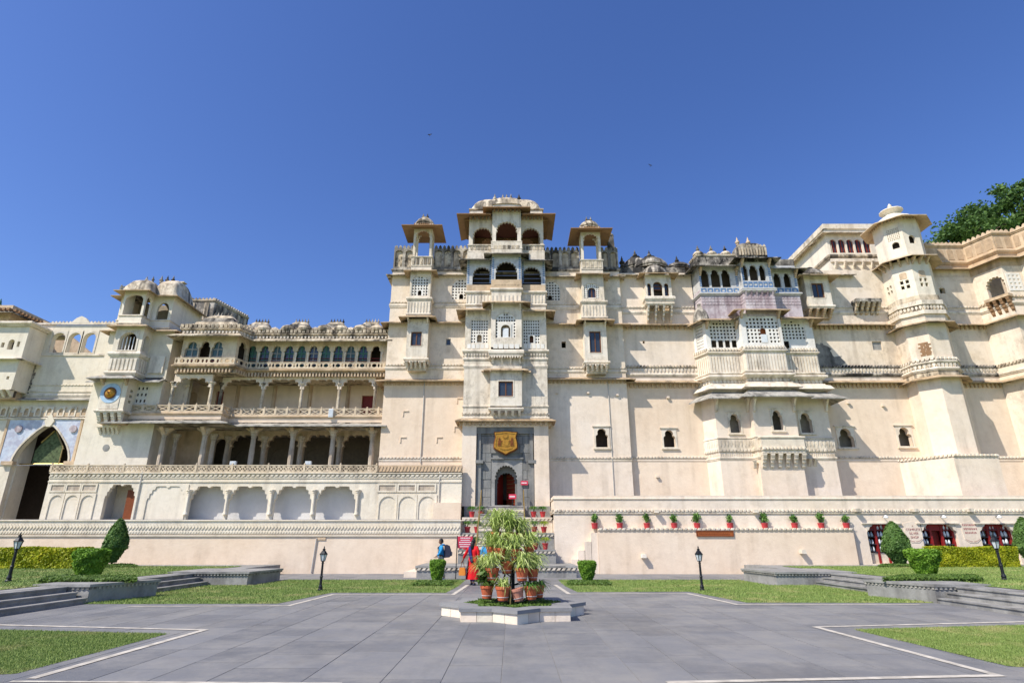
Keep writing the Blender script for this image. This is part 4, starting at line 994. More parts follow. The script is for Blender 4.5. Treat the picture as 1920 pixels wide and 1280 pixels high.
for u, vv in ((1252, 747), (1590, 757), (1655, 762), (1232, 895), (1335, 885)):
    A_, B_ = (PW if u < 1400 else PX2); s_, z_ = on(u, vv, A_, B_); MB().fbox(A_, B_, s_ - .08, s_ + .08, z_, z_ + .12, -.02, .15).build('stone_stub', 'plaster', w)
# mildewed roof domes behind the parapet
zp = Z(513, YW)
PPar = [(xa, YW + .1), (xb, YW + .1)]
wall(w, PPar, yw1 - .1, Z(500, YW), 'mildew', name='parapet', th=.15)
for (u, vt, r, hgt, dy) in ((1192, 472, .95, 1.0, 1.6), (1219, 478, 1.15, .95, .95), (1270, 490, .9, .55, 1.8)):
    yy = YW + dy; dm = dome(w, X(u, 500, yy), yy, Z(510, yy), r, hgt, 'mildew', 18, name='roof_dome'); finial(dm, X(u, 500, yy), yy, Z(510, yy) + hgt + .1, .62, 'mildew')
finial(w, X(1166, 490, YW + .5), YW + .5, Z(500, YW + .5), .8, 'mildew')

# little three-arched balcony window
bx0, bx1 = X(1211, 540, YW - .6), X(1259, 540, YW - .6); YS = YW - .6
o = thing('balcony_window', 'small projecting balcony with three arched openings on slender brackets, right of the tower', 'balcony', ((bx0 + bx1) / 2, YS, Z(600, YS)))
P = bay(bx0, bx1, YW, YS); A, B = P[1], P[2]; L = seglen(A, B)
hs = [rect_on(A, B, 1214, 1221, 531, 555), rect_on(A, B, 1225, 1242, 528, 555), rect_on(A, B, 1246, 1254, 531, 555)]
wall(o, P, Z(556, YS), Z(515, YS), 'white', {1: [arch(*q, 'round') for q in hs]}, th=.12)
MB().box(bx0 + .02, bx1 - .02, YS + .5, YW + .2, Z(556, YS), Z(515, YS)).build('interior_wall', 'room', o)
for i, q in enumerate(hs): wood_window(o, A, B, q[0] - .02, q[1] + .02, q[2] + (0 if i != 1 else .5), q[3], o=-.2, nv=1, nh=2, name='shutter_window')
chajja(o, P, Z(512, YS - .45), .45, .18, 'eave_bounce_tan'); cornice(o, P, Z(566, YS), Z(556, YS), .16); cornice(o, P, Z(572, YS), Z(567, YS), .1)
brackets(o, A, B, .08, L - .08, 4, Z(572, YS), .55, 1.05, .1, o=-.55, style=0, mat='white')
MB().box(bx0 + .05, bx1 - .05, YW - .05, YW + .1, Z(602, YS), Z(572, YS)).build('back_panel', 'sand', o)
dome(o, (bx0 + bx1) / 2, YS + .8, Z(512, YS - .45) + .15, .8, .95, 'mildew', 16, name='half_dome')

# ---- the big polygonal bay
b = thing('great_bay', 'large three-faced projecting bay with lattice windows, blue tiled gallery and sweeping eaves', 'bay', (X(1450, 800, Y2), Y2, 0))
x0 = X(1341, 780, Y1); x1 = X(1405, 780, Y1); x2 = X(1412, 780, Y2); x3 = X(1492, 780, Y2); x4 = xq
BP = [(xb, YW + .1), (x0, Y1), (x1, Y1), (x2, Y2), (x3, Y2), (x3, Y1), (x4, Y1), (x4, YW + .1)]
zy = lambda q, Y=Y1: Z(q, Y)
ws = {1: (1368, 1388, 776, 811), 3: (1448, 1467, 769, 806), 5: (1500, 1522, 774, 811)}
hs = {}
for sgm, q in ws.items():
    h_, r_ = H(BP[sgm], BP[sgm + 1], *q, 'trefoil'); hs[sgm] = [h_]; trim(b, BP[sgm], BP[sgm + 1], *r_, w=.09, o=.03, sill=.05, loop=h_)
wall(b, BP, yw0, zy(735), 'plaster', hs, name='lower_wall')
MB().box(xb + .3, x4 - .1, YW - .3, YW - .25, yw0, zy(735)).build('interior_wall', 'room_mid', b)
band(b, BP, zy(846), zy(823), .06, 'white', 'carved_band'); rope(b, BP, zy(844), .07); cornice(b, BP, zy(862), zy(856), .06); cornice(b, BP, zy(824), zy(820), .09)
dentils(b, BP, zy(838), zy(826), .05, .085, .2, .6, 'white', 'carved_row', round_=True)
dentils(b, BP, zy(856), zy(850), 0, .04, .12, .5, 'white')
cb = [(x2 + .1, Y2 + .05), (x2 + .1, Y2 - .42), (x3 + .05, Y2 - .42), (x3 + .05, Y2 + .05)]
bal = MB().box(x2 + .1, x3 + .05, Y2 - .42, Y2 + .02, zy(851, Y2), zy(823, Y2)).build('balcony', 'white', b)
rope(bal, cb, zy(842, Y2), .07); cornice(bal, cb, zy(824, Y2), zy(820, Y2), .06)
brackets(bal, (x2 + .1, Y2), (x3 + .05, Y2), .12, x3 - x2 - .15, 6, zy(851, Y2) - .01, .40, .85, .2)
brackets(bal, (x1 - .2, Y2 + .3), (x1 + .6, Y2 + .1), 0.05, .5, 2, zy(862, Y2), .3, .45, .16); brackets(bal, (x3 + .15, Y1), (x3 + 1, Y1), .1, .75, 3, zy(860), .3, .45, .16)
chajja(b, BP, Z(747, Y1 - .85), .85, .55, 'roofstone', 'great_eave', th=.07)
MB().sweep(BP, [(-.02, zy(746) + .45), (.45, zy(746) + .47), (.32, zy(728) + .1), (.1, zy(722)), (-.02, zy(722))]).build('eave_haunch', 'white', b)
for sgm in (1, 3, 5):
    A_, B_ = BP[sgm], BP[sgm + 1]; brackets(b, A_, B_, .08, seglen(A_, B_) - .08, 2, zy(748, A_[1]), .5, .8, .12, 'white', style=1)
# stepped mouldings
wall(b, BP, zy(735) + .003, zy(655), 'white', name='moulded_wall')
for a, c_, o_ in ((730, 724, .24), (727, 720, .12), (712, 704, .28), (704, 699, .2), (664, 660, .12)): cornice(b, BP, zy(a), zy(c_), o_, 'white')
dentils(b, BP, zy(698), zy(668), .0, .05, .17, .62, 'white', 'fluting'); dentils(b, BP, zy(720), zy(712), 0, .06, .22, .6, 'white', round_=True)
rope(b, BP, zy(656), .09, pitch=.17)
# lattice storey
hs = {}; q5 = {1: (1331, 1387, 597, 652), 3: (1399, 1461, 588, 643), 5: (1466, 1511, 600, 655)}
rr = {}
for sgm, q in q5.items():
    h_, r_ = H(BP[sgm], BP[sgm + 1], *q, 'rect'); r_ = (max(r_[0], .08), min(r_[1], seglen(BP[sgm], BP[sgm + 1]) - .08), r_[2], r_[3]); rr[sgm] = r_; hs[sgm] = [rect(*r_)]
Lq = seglen(BP[0], BP[1]); r0 = (Lq * .25, Lq * .8, zy(650), zy(600)); hs[0] = [rect(*r0)]; rr[0] = r0
zE = Z(600, Y1 - .6) + .3; zE2 = Z(498, Y1 - .6) + .3
wall(b, BP, zy(655) + .003, zE, 'jali', hs, th=.2, name='lattice_wall')
for sgm, r_ in rr.items():
    A_, B_ = BP[sgm], BP[sgm + 1]; sh = arch(r_[0] - .02, r_[1] + .02, r_[2], r_[3], 'round', rise=.75); W_, Hh = r_[1] - r_[0], r_[3] - r_[2]
    if sgm == 1:
        z_ = r_[2] + .30 * Hh; hl_ = lattice(r_[0], r_[1], z_, r_[3], 8, 6, sh) + [rect(r_[0] + .05 + i * W_ / 4, r_[0] - .07 + (i + 1) * W_ / 4, r_[2] + .04, z_ - .07) for i in range(4)]
    elif sgm == 3:
        a, c_, d_ = r_[0] + .42 * W_, r_[0] + .60 * W_, r_[2] + .52 * Hh; hl_ = lattice(*r_, 9, 8, sh, (a, c_, r_[2], d_)) + [arch(a, c_, r_[2] + .06, d_, 'round')]
        MB().fbox(A_, B_, a, c_, r_[2] + .06, r_[2] + .3 * Hh, -.12, -.02).build('white_box', 'crystal', b); MB().fbox(A_, B_, a - .05, c_ + .05, r_[2], d_ + .1, -.3, -.25).build('shutter', 'orangewood', b)
    elif sgm == 5:
        z_ = r_[2] + .34 * Hh; hl_ = lattice(r_[0], r_[1], z_, r_[3], 7, 6, sh) + [rect(r_[0] + .03, r_[0] + .26 * W_, r_[2] + .05, z_ - .1)]
    else: hl_ = lattice(*r_, 6, 9)
    screen(b, A_, B_, rect(r_[0] - .03, r_[1] + .03, r_[2] - .03, r_[3] + .03), hl_, th=.05)
MB().prism([(p[0], p[1] + .55) for p in BP], zy(654), zy(586)).build('interior_wall', 'room', b)
chajja(b, BP[:4], Z(600, Y1 - .6), .6, .28, 'eave_bounce_tan'); chajja(b, [(x2, Y1), (x2, Y2), (x3, Y2), (x3, Y1)], Z(581, Y2 - .5), .5, .22, 'eave_bounce_tan'); chajja(b, [(x3 + .05, Y1), (x4, Y1), (x4, YW)], Z(597, Y1 - .6), .6, .28, 'eave_bounce_tan')
for sgm in (1, 3, 5): brackets(b, BP[sgm], BP[sgm + 1], .1, seglen(BP[sgm], BP[sgm + 1]) - .1, 2, {1: Z(600, Y1 - .6), 3: Z(581, Y2 - .5), 5: Z(597, Y1 - .6)}[sgm] + .06, .42, .45, .12, 'sand')
# tiled gallery
u_ = lambda u, v_, Y: X(u, v_, Y)
gx = [u_(1304, 540, YW - .2), u_(1313, 540, Y1), u_(1386, 540, Y1), u_(1391, 520, Y2), u_(1447, 520, Y2), u_(1452, 540, Y1), u_(1497, 540, Y1)]
GP = [(gx[0] - .1, YW + .1), (gx[1], Y1), (gx[2], Y1), (gx[3], Y2), (gx[4], Y2), (gx[4], Y1), (gx[6], Y1), (gx[6], YW + .1)]
wall(b, GP, zE + .003, zy(553), 'lilac', name='tiled_apron'); 
mb = MB()
for sgm in (0, 1, 2, 3, 5):
    A_, B_ = GP[sgm], GP[sgm + 1]; L = seglen(A_, B_); n = int(L / .2); zz0, zz1 = Z(572, A_[1]), Z(555, A_[1])
    for i in range(n):
        for j in range(3): mb.fbox(A_, B_, (i + .1) * L / n, (i + .9) * L / n, zz0 + (j + .08) * (zz1 - zz0) / 3, zz0 + (j + .92) * (zz1 - zz0) / 3, -.02, .022)
mb.build('tile_row', 'lilac', b, kind='stuff')
cornice(b, GP, zy(554), zy(549), .14, 'tilewhite'); cornice(b, GP[2:6], Z(545, Y2), Z(540, Y2), .14, 'tilewhite')
brackets(b, GP[3], GP[4], .1, seglen(GP[3], GP[4]) - .1, 6, Z(545, Y2), .12, .5, .1, 'lilac')
wall(b, GP, zy(549) + .003, zy(539), 'tilewhite', name='parapet', th=.1); MB().box(gx[3] - .03, gx[4] + .03, Y2 - .03, Y2 + .1, Z(541, Y2), Z(527, Y2)).build('parapet', 'tilewhite', b)
for sgm in (1, 3, 5):
    A_, B_ = GP[sgm], GP[sgm + 1]; L = seglen(A_, B_); n = 6 if sgm != 5 else 4; za, zc = (Z(548.5, A_[1]), Z(540.5, A_[1])) if sgm != 3 else (Z(539, Y2), Z(528.5, Y2)); o_ = .03 if sgm == 3 else 0
    for i in range(n):
        MB().plate(A_, B_, rect((i + .08) * L / n, (i + .92) * L / n, za, zc), [[((i + .5) * L / n + .11 * cos(2 * pi * k / 8), (za + zc) / 2 + .09 * sin(2 * pi * k / 8)) for k in range(8)]], .02 + o_, -.01 + o_).build('blue_tile', 'tileblue', b)
hs = {1: [H(GP[1], GP[2], a, c_, 505, 538.5, 'trefoil')[0] for a, c_ in ((1314, 1329), (1333, 1350), (1353, 1369))], 3: [H(GP[3], GP[4], a, c_, 497, 526, 'trefoil')[0] for a, c_ in ((1391, 1402), (1405, 1421), (1424, 1435))],
      5: [H(GP[5], GP[6], a, c_, 512, 541, 'trefoil')[0] for a, c_ in ((1451, 1464), (1470, 1483))], 2: [arch(.12, seglen(GP[2], GP[3]) - .1, zy(538), zy(505), 'round')]}
wall(b, GP, zy(539) + .003, zE2, 'tilewhite', hs, th=.14, name='gallery')
mb = MB()
for pt, n in ((GP[1], 0), (GP[2], -.16), (GP[3], .02), (GP[4], -.18), (GP[6], -.18)):
    for i in range(9): z_ = zy(538) + .06 + i * .15; mb.fbox(pt, (pt[0] + 1, pt[1]), n, n + .13, z_, z_ + .08, -.02, .012)
mb.build('blue_tile_row', 'tileblue', b, kind='stuff')
MB().prism([(p[0], p[1] + .7) for p in GP], zy(549), zy(490)).build('interior_wall', 'room', b)
chajja(b, GP[:3], Z(498, Y1 - .6), .6, .3, 'mildew'); chajja(b, [(gx[3], Y1), (gx[3], Y2), (gx[4], Y2), (gx[4], Y1)], Z(483, Y2 - .55), .55, .26, 'mildew'); chajja(b, [(gx[4] + .05, Y1), (gx[6], Y1), (gx[6], YW)], Z(503, Y1 - .55), .55, .26, 'mildew')
for sgm in (1, 3, 5): brackets(b, GP[sgm], GP[sgm + 1], .08, seglen(GP[sgm], GP[sgm + 1]) - .08, 2, {1: Z(498, Y1 - .6), 3: Z(483, Y2 - .55), 5: Z(503, Y1 - .55)}[sgm] + .06, .4, .5, .12, 'sand')
wall(b, GP[:3], zE2 + .003, zy(478), 'mildew', name='roof_parapet'); wall(b, GP[5:], zE2 + .003, zy(486), 'mildew', name='roof_parapet'); wall(b, GP[2:6], zE2 + .003, Z(483, Y2 - .55) + .28, 'mildew', name='roof_parapet'); merlons(b, GP[:3], zy(478), .16, .16, .1, 'mildew'); cornice(b, GP[:3], zy(481), zy(477), .07, 'old')
MB().box(gx[0] + .5, gx[6] - .2, Y1 + .3, YW + 2, zy(492), zy(486)).build('roof_slab', 'mildew', b)
for u in (1309, 1334, 1360): 
    yy = Y1 + .25; MB().lathe([(.34, 0), (.36, .08), (.26, .2), (.1, .3)], 12, (X(u, 478, yy), yy, Z(479, yy))).build('cupola', 'old', b); finial(b, X(u, 478, yy), yy, Z(479, yy) + .25, .5, 'mildew')
zc_ = Z(481, Y2); 
wall(b, [(gx[3] + .02, Y1 + 1), (gx[3] + .02, Y2 + .05), (gx[4] - .02, Y2 + .05), (gx[4] - .02, Y1 + 1)], Z(484, Y2), Z(462, Y2), 'mildew', name='ribbed_attic')
A_, B_ = (gx[3] + .02, Y2 + .05), (gx[4] - .02, Y2 + .05); dentils(b, [A_, B_], Z(478, Y2), Z(464, Y2), 0, .07, .17, .55, 'old', 'rib_row'); merlons(b, [A_, B_], Z(462, Y2), .17, .2, .08, 'old')
vault(b, gx[3] + .05, gx[4] - .05, Y2 + .12, Y1 + 1.2, Z(462, Y2) - .05, .62, 'mildew', sag=.05, end=.3)
for u in (1381, 1401): finial(b, X(u, 445, Y2 + .8), Y2 + .8, Z(462, Y2) + .5, .62, 'sand')
# white weather-stained half dome at the gallery's left corner
dome(b, X(1312, 570, Y1 + .35), Y1 + .35, zE - .25, .5, 1.25, 'mildew', 14, name='corner_dome')
finial(b, X(1455, 478, YW), YW, zy(482), .55, 'old')

# damp black patch on the wall right of the bay
r_ = random.Random(8); A_, B_ = PX2; s0_, z0_ = on(1530, 690, A_, B_); s1_, z1_ = on(1598, 640, A_, B_)
for k, (fx_, fz_, sx_, sz_) in enumerate(((.25, .45, .30, .50), (.45, .25, .36, .25), (.18, .75, .18, .22))):
    cx_, cz_ = s0_ + (s1_ - s0_) * fx_, z0_ + (z1_ - z0_) * fz_
    MB().fprism(A_, B_, [(cx_ + (s1_ - s0_) * sx_ * r_.uniform(.6, 1.1) * cos(2 * pi * i / 22), cz_ + (z1_ - z0_) * sz_ * r_.uniform(.6, 1.1) * sin(2 * pi * i / 22)) for i in range(22)], .004 + .003 * k, -.02).build('damp_patch', 'damp', w)
# small oriel right of the bay
sx0, sx1 = X(1512, 550, YW - .7), X(1558, 550, YW - .7); YS = YW - .7
o = thing('small_oriel', 'small boxed oriel with one dark window and ribbed cap, right of the great bay', 'oriel', ((sx0 + sx1) / 2, YS, Z(590, YS)))
P = bay(sx0, sx1, YW, YS); A, B = P[1], P[2]; h_, r_ = H(A, B, 1523, 1545, 531, 558)
wall(o, P, Z(573, YS), Z(516, YS), 'white', {1: [h_]}); wood_window(o, A, B, *r_); trim(o, A, B, *r_, w=.06, o=.02)
MB().box(sx0 + .05, sx1 - .05, YS + .5, YS + .55, Z(573, YS), Z(516, YS)).build('interior_wall', 'room', o)
chajja(o, P, Z(515, YS - .55), .55, .25, 'eave_bounce_tan'); cornice(o, P, Z(578, YS), Z(572, YS), .1)
brackets(o, A, B, .1, sx1 - sx0 - .1, 4, Z(578, YS), .5, .55, .14, 'sand', o=-.45); MB().box(sx0 + .05, sx1 - .05, YW - .2, YW + .05, Z(592, YS), Z(578, YS)).build('corbel_block', 'sand', o)
dome(o, (sx0 + sx1) / 2, YS + .7, Z(515, YS - .55) + .2, .82, .7, 'mildew', 16, name='ribbed_cap'); MB().box(sx0 - .05, sx1 + .05, YS - .05, YW + .3, Z(515, YS - .55) + .2, Z(515, YS - .55) + .34).build('cap_base', 'old', o)
# stray bracketed ledge between oriel and turret
lx0, lx1 = X(1607, 570, YW - .6), X(1655, 570, YW - .6)
o = thing('bracketed_ledge', 'empty stained balcony ledge on brackets left of the octagonal turret', 'balcony', ((lx0 + lx1) / 2, YW, Z(590, YW)))
MB().box(lx0, lx1, YW - .62, YW + .1, Z(565, YW - .6), Z(559, YW - .6)).build('ledge', 'mildew', o); brackets(o, (lx0, YW), (lx1, YW), .12, lx1 - lx0 - .12, 5, Z(565, YW - .6), .58, .75, .15, 'old')

# ---- set-back storey with five brown windows
YU = 37.4; ux0, ux1 = X(1549, 450, YU), X(1665, 450, YU)
o = thing('roof_storey', 'set-back upper storey with five brown arched windows and long side wall', 'building', ((ux0 + ux1) / 2, YU, Z(510, YU)))
P = [(ux0, YU + 8), (ux0, YU), (ux1, YU)]; A, B = P[1], P[2]
q = [rect_on(A, B, 1557 + i * 15.6, 1557 + i * 15.6 + 12.2, 449, 474) for i in range(5)]
wall(o, P, Z(545, YU), Z(428, YU), 'cream', {1: [arch(*a, 'round') for a in q]})
for a in q: wood_window(o, A, B, a[0] - .02, a[1] + .02, a[2] - .02, a[3] + .02, o=-.1, mat='redwood', glass='shopdark', nv=2, nh=1, name='shutter_window')
MB().box(ux0 + .3, ux1, YU + .5, YU + .6, Z(545, YU), Z(430, YU)).build('interior_wall', 'room', o)
chajja(o, P, Z(436, YU - .4), .4, .14, 'old'); wall(o, [(p[0] - .1 if i < 2 else p[0], p[1] - (.1 if i else 0)) for i, p in enumerate(P)], Z(430, YU), Z(421, YU), 'white', name='parapet'); MB().box(ux0, ux1, YU, YU + 8, Z(428, YU), Z(428, YU) + .1).build('roof_slab', 'old', o)
cornice(o, P, Z(486, YU), Z(478, YU), .16, 'old'); band(o, P[1:], Z(492, YU), Z(486, YU), .12, 'white'); brackets(o, A, B, .3, seglen(A, B) - .3, 7, Z(492, YU), .3, .5, .14, 'white', o=0)

# ---- octagonal turret
tx, ty = 25.95, 34.42
t8 = thing('octagonal_turret', 'tall octagonal turret with broad plinth, bracketed eaves and domed top', 'tower', (tx, ty, 0))
def octa(r, cx=tx, cy=ty): return [(cx + r * cos(radians(-22.5 - 45 * k)), cy + r * sin(radians(-22.5 - 45 * k))) for k in range(8)][::-1]
def ring(r): return octa(r)
def owall(par, r, z0, z1, mat, hs=None, name='wall', th=.2): P = ring(r); return wall(par, P + [P[0]], z0, z1, mat, hs or {}, th=th, name=name)
RO = ring(1); fi = [i for i in range(8) if abs((RO[i][0] + RO[(i + 1) % 8][0]) / 2 - tx) < .05 and (RO[i][1] + RO[(i + 1) % 8][1]) / 2 < ty][0]
li = [i for i in range(8) if (RO[i][0] + RO[(i + 1) % 8][0]) / 2 < tx - .3 and (RO[i][1] + RO[(i + 1) % 8][1]) / 2 < ty - .3][0]
R8 = 1.5; Yf = ty - R8 * .92; z8 = lambda q: Z(q, Yf)
def flare(r0, r1, z0, z1, name, mat):
    a, c_ = ring(r0), ring(r1); MB().add([(p[0], p[1], z0) for p in a] + [(p[0], p[1], z1) for p in c_], [(i, (i + 1) % 8, 8 + (i + 1) % 8, 8 + i) for i in range(8)] + [tuple(range(8))[::-1], tuple(range(8, 16))]).build(name, mat, t8)
PLI = [(tx - 2.9, YW + .1), (tx - 1.35, 32.45), (tx + 1.15, 32.45), (tx + 1.6, YW + .1)]
MB().prism(PLI, yw0, Z(854, 32.5)).build('plinth', 'plaster', t8); rope(t8, PLI, Z(853, 32.5), .06)
owall(t8, R8, z8(856), z8(704), 'plaster', name='shaft')
chajja(t8, ring(R8), Z(706, Yf - .5), .5, .2, 'eave_bounce_tan', closed=True); owall(t8, R8 + .06, z8(704) + .003, z8(672), 'old'); rope(t8, ring(R8 + .06) + [ring(R8 + .06)[0]], z8(672), .08); cornice(t8, ring(R8 + .06), z8(694), z8(688), .12, 'white', closed=True); cornice(t8, ring(R8 + .06), z8(680), z8(676), .1, 'white', closed=True)
dentils(t8, ring(R8 + .06) + [ring(R8 + .06)[0]], z8(688), z8(681), 0, .05, .2, .6, 'white', round_=True)
owall(t8, R8, z8(672), z8(605), 'weathered')
A_, B_ = ring(R8)[fi], ring(R8)[(fi + 1) % 8]; s_, z_ = on(1728, 655, ring(R8)[li], ring(R8)[(li + 1) % 8]); rngb = random.Random(5)
A_, B_ = ring(R8)[li], ring(R8)[(li + 1) % 8]
for i in range(7):
    for j in range(2):
        z0_ = z_ - .42 + i * .12; a = .50 + j * .28 + .08 * (i % 2) + rngb.uniform(-.03, .03)
        if a + .26 < seglen(A_, B_): MB().fbox(A_, B_, a, a + .26, z0_, z0_ + .1, -.02, .012 + rngb.random() * .02).build('exposed_brick', 'brownstone', t8)
chajja(t8, ring(R8 + .04), Z(603, Yf - .5), .5, .2, 'eave_bounce_tan', closed=True)
for r0, r1, va, vb, mt in ((.10, .14, 602, 590, 'white'), (.26, .26, 590, 583, 'white'), (.12, .12, 583, 572, 'old'), (.22, .22, 572, 564, 'white'), (.04, .04, 564, 553, 'old')): flare(R8 + r0, R8 + r1, z8(va), z8(vb), 'moulding', mt)
dentils(t8, ring(R8 + .12) + [ring(R8 + .12)[0]], z8(581), z8(574), 0, .06, .2, .6, 'white', round_=True)
hs = {}; R7 = R8 - .06
for i in (fi, li, (li - 1) % 8):
    A_, B_ = ring(R7)[i], ring(R7)[(i + 1) % 8]; L = seglen(A_, B_); hs[i] = [rect(L / 2 + sx * .15 - .09, L / 2 + sx * .15 + .09, z8(536) + sz * .34, z8(536) + sz * .34 + .24) for sx in (-1, 1) for sz in (0, 1)]
owall(t8, R7, z8(553), z8(484), 'cream', hs)
MB().prism(octa(.95), z8(552), z8(400)).build('interior_wall', 'room', t8)
for i in (fi, li):
    A_, B_ = ring(R7)[i], ring(R7)[(i + 1) % 8]; L = seglen(A_, B_); MB().fprism(A_, B_, arch(L / 2 - .2, L / 2 + .2, z8(518), z8(506), 'round', rise=.1), .015, -.02).build('blind_niche', 'sand', t8)
chajja(t8, ring(R7), Z(478, Yf - .55), .62, .3, 'sand', closed=True)
for i in (fi, li, (li - 1) % 8): A_, B_ = ring(R7)[i], ring(R7)[(i + 1) % 8]; brackets(t8, A_, B_, .1, seglen(A_, B_) - .1, 3, z8(484), .42, .42, .1, 'sand')
R6 = 1.36; A_, B_ = ring(R6)[fi], ring(R6)[(fi + 1) % 8]; L = seglen(A_, B_)
zz = lambda q: Z(q, ty - R6 * .92)
hs = {fi: [arch(L / 2 - .2, L / 2 + .2, zz(456), zz(441), 'round')], li: lattice(.16, L - .16, zz(446), zz(424), 7, 8, None, (L / 2 - .2, L / 2 + .2, zz(470), zz(447))) + [arch(L / 2 - .2, L / 2 + .2, zz(461), zz(449), 'round')]}
owall(t8, R6, zz(478), zz(405), 'cream', hs, th=.15)
dentils(t8, ring(R6) + [ring(R6)[0]], zz(411), zz(407), 0, .1, .2, .45, 'sand')
ze8 = Z(404, ty - R6 * .92 - .62); chajja(t8, ring(R6), ze8, .68, .3, 'sand', closed=True)
zt8 = ze8 + .3
flare(1.36, 1.30, zt8, zt8 + .2, 'drum', 'cream'); flare(1.24, .95, zt8 + .2, zt8 + .45, 'cap', 'cream'); flare(.92, .5, zt8 + .45, zt8 + .75, 'cap', 'cream')
MB().lathe([(.36, 0), (.42, .1), (.52, .22), (.72, .34), (.70, .4), (.42, .44), (.28, .5), (.2, .62), (.1, .7), (.14, .8), (.02, 1.0)], 16, (tx, ty, zt8 + .74)).build('lotus_finial', 'cream', t8)

# ---- far right wing end: panelled parapet over a faceted bay
fx = [X(1738, 480, YW), X(1806, 470, YW), X(1868, 470, YW - 1.7), X(1900, 460, YW - 1.7), X(1935, 450, YW - 2.6)]
FP = [(fx[0], YW), (fx[1], YW), (fx[2], YW - 1.7), (fx[3], YW - 1.7), (fx[4], YW - 2.6), (fx[4] + 4, YW - 2.6)]
f = thing('corner_bay', 'faceted corner bay at the right edge with panelled tan parapet and carved balcony', 'bay', (fx[2], YW - 1.7, 0))
hA, rA = arch(.7, 1.75, Z(562, YW - .9), Z(523, YW - .9), 'cusp', n=7), None
wall(f, FP[1:], yw0, Z(520, YW) - .003, 'weathered', {0: [hA]}); MB().box(fx[1] + .8, fx[4] + 4, YW + .3, YW + .4, yw0, Z(497, YW)).build('interior_wall', 'room_mid', f)
A_, B_ = FP[2], FP[3]; L = seglen(A_, B_)
wall(f, FP, Z(520, YW), Z(462, YW), 'sand', name='parapet'); cornice(f, FP, Z(497, YW), Z(491, YW), .16, 'sand'); cornice(f, FP, Z(464, YW), Z(459, YW), .12, 'sand'); merlons(f, FP, Z(459, YW), .22, .22, .12, 'sand', gap=.05)
for sgm in range(5):
    A_, B_ = FP[sgm], FP[sgm + 1]; L = seglen(A_, B_); n = max(1, round(L / .62))
    for i in range(n): MB().fprism(A_, B_, arch((i + .2) * L / n, (i + .8) * L / n, Z(487, YW), Z(468, YW), 'round', rise=.1), .02, -.02).build('parapet_panel', 'tanpanel', f)
chajja(f, FP, Z(504, YW - .45), .45, .2, 'sand'); chajja(f, FP[1:], Z(609, YW - .5), .5, .2, 'eave_bounce_tan'); chajja(f, FP[1:], Z(717, YW - .5), .5, .2, 'eave_bounce_tan'); rope(f, FP[1:], Z(687, YW), .07, 'old'); rope(f, FP[1:], Z(575, YW), .06, 'old'); rope(f, FP[1:], Z(857, YW), .06, 'white'); cornice(f, FP[1:], Z(590, YW), Z(584, YW), .1); cornice(f, FP[1:], Z(706, YW), Z(700, YW), .1)
A_, B_ = FP[1], FP[2]; L = seglen(A_, B_); bc = MB().fprism(A_, B_, rect(.55, 1.95, Z(566, YW - .9), Z(561, YW - .9)), .4, -.05).build('balcony_slab', 'sand', f)
brackets(f, A_, B_, .7, 1.8, 4, Z(566, YW - .9), .36, .95, .16, 'brownstone')
screen(f, FP[2], FP[3], rect(.1, 1.0, Z(545, YW - 1.7), Z(512, YW - 1.7)), lattice(.15, .95, Z(543, YW - 1.7), Z(514, YW - 1.7), 3, 4, duty=.5), o=.03)
# ================================================================== LEFT WING: LOGGIAS
YG, YP, YK2 = 35.2, 34.2, 37.4
lg = thing('loggia_wing', 'cream three-storey palace wing with open column loggias and a row of small arched windows', 'building', (X(540, 800, YG), YG, 0))
gx0, gx1 = X(300, 780, YG), xL + .3
zt = Z(878, 33.0)
px0, px1 = X(334, 690, YP), X(437, 690, YP)
# lower loggia
for yy, mt in ((YG + .1, 'sand'),):
    for u in (473, 547, 623, 697): column(lg, X(u, 840, yy), yy, zt, Z(806, yy), .155, 'greyold')
for u in (381, 304): column(lg, X(u, 840, YP + .15), YP + .15, zt, Z(802, YP), .155, 'greyold')
for u in (327, 398): column(lg, X(u, 840, YG + .3), YG + .3, zt, Z(812, YG), .14, 'greyold')
y2 = YG + 1.5
hs = []; A, B = (X(300, 840, y2), y2), (gx1, y2); us = [398, 425, 494, 563, 636, 704]
cols2 = [on(u, 845, A, B)[0] for u in us]
for c_ in cols2[:-1]: column(lg, A[0] + c_, y2, zt, Z(818, y2), .14, 'greyold')
hs = [arch(cols2[i] + .16, cols2[i + 1] - .16, zt + .02, Z(815, y2), 'cusp', n=5, rise=.7) for i in range(1, 5)]
wall(lg, [A, B], zt, Z(800, y2), 'sand', {0: hs + [arch(cols2[0] + .05, cols2[1] - .05, zt + .02, Z(822, y2), 'round')]}, th=.3, name='inner_arcade')
y3 = YG + 4.2; MB().box(gx0 - 1, gx1, y3, y3 + .1, zt - 1, Z(690, y3)).build('back_wall', 'room_dim', lg)
A3, B3 = (gx0 - .5, y3 - .05), (gx1, y3 - .05)
MB().plate(A3, B3, rect(0, seglen(A3, B3), zt, Z(800, y3) + .6), [arch(1.2 + i * 2.35, 2.9 + i * 2.35, zt + .02, zt + 2.1, 'round') for i in range(5)], 0, -.1).build('inner_wall', 'room_dim', lg)
for i in range(5): MB().fbox(A3, B3, 1.1 + i * 2.35, 3.0 + i * 2.35, zt, zt + 2.2, -.145, -.105).build('doorway_dark_panel', 'shopdark', lg)  # near-black panel paints the shade of an unlit opening
MB().box(gx0 - 1.5, gx1, YG - .1, y3, zt - .15, zt - .01).build('terrace_floor', 'greystone', lg)
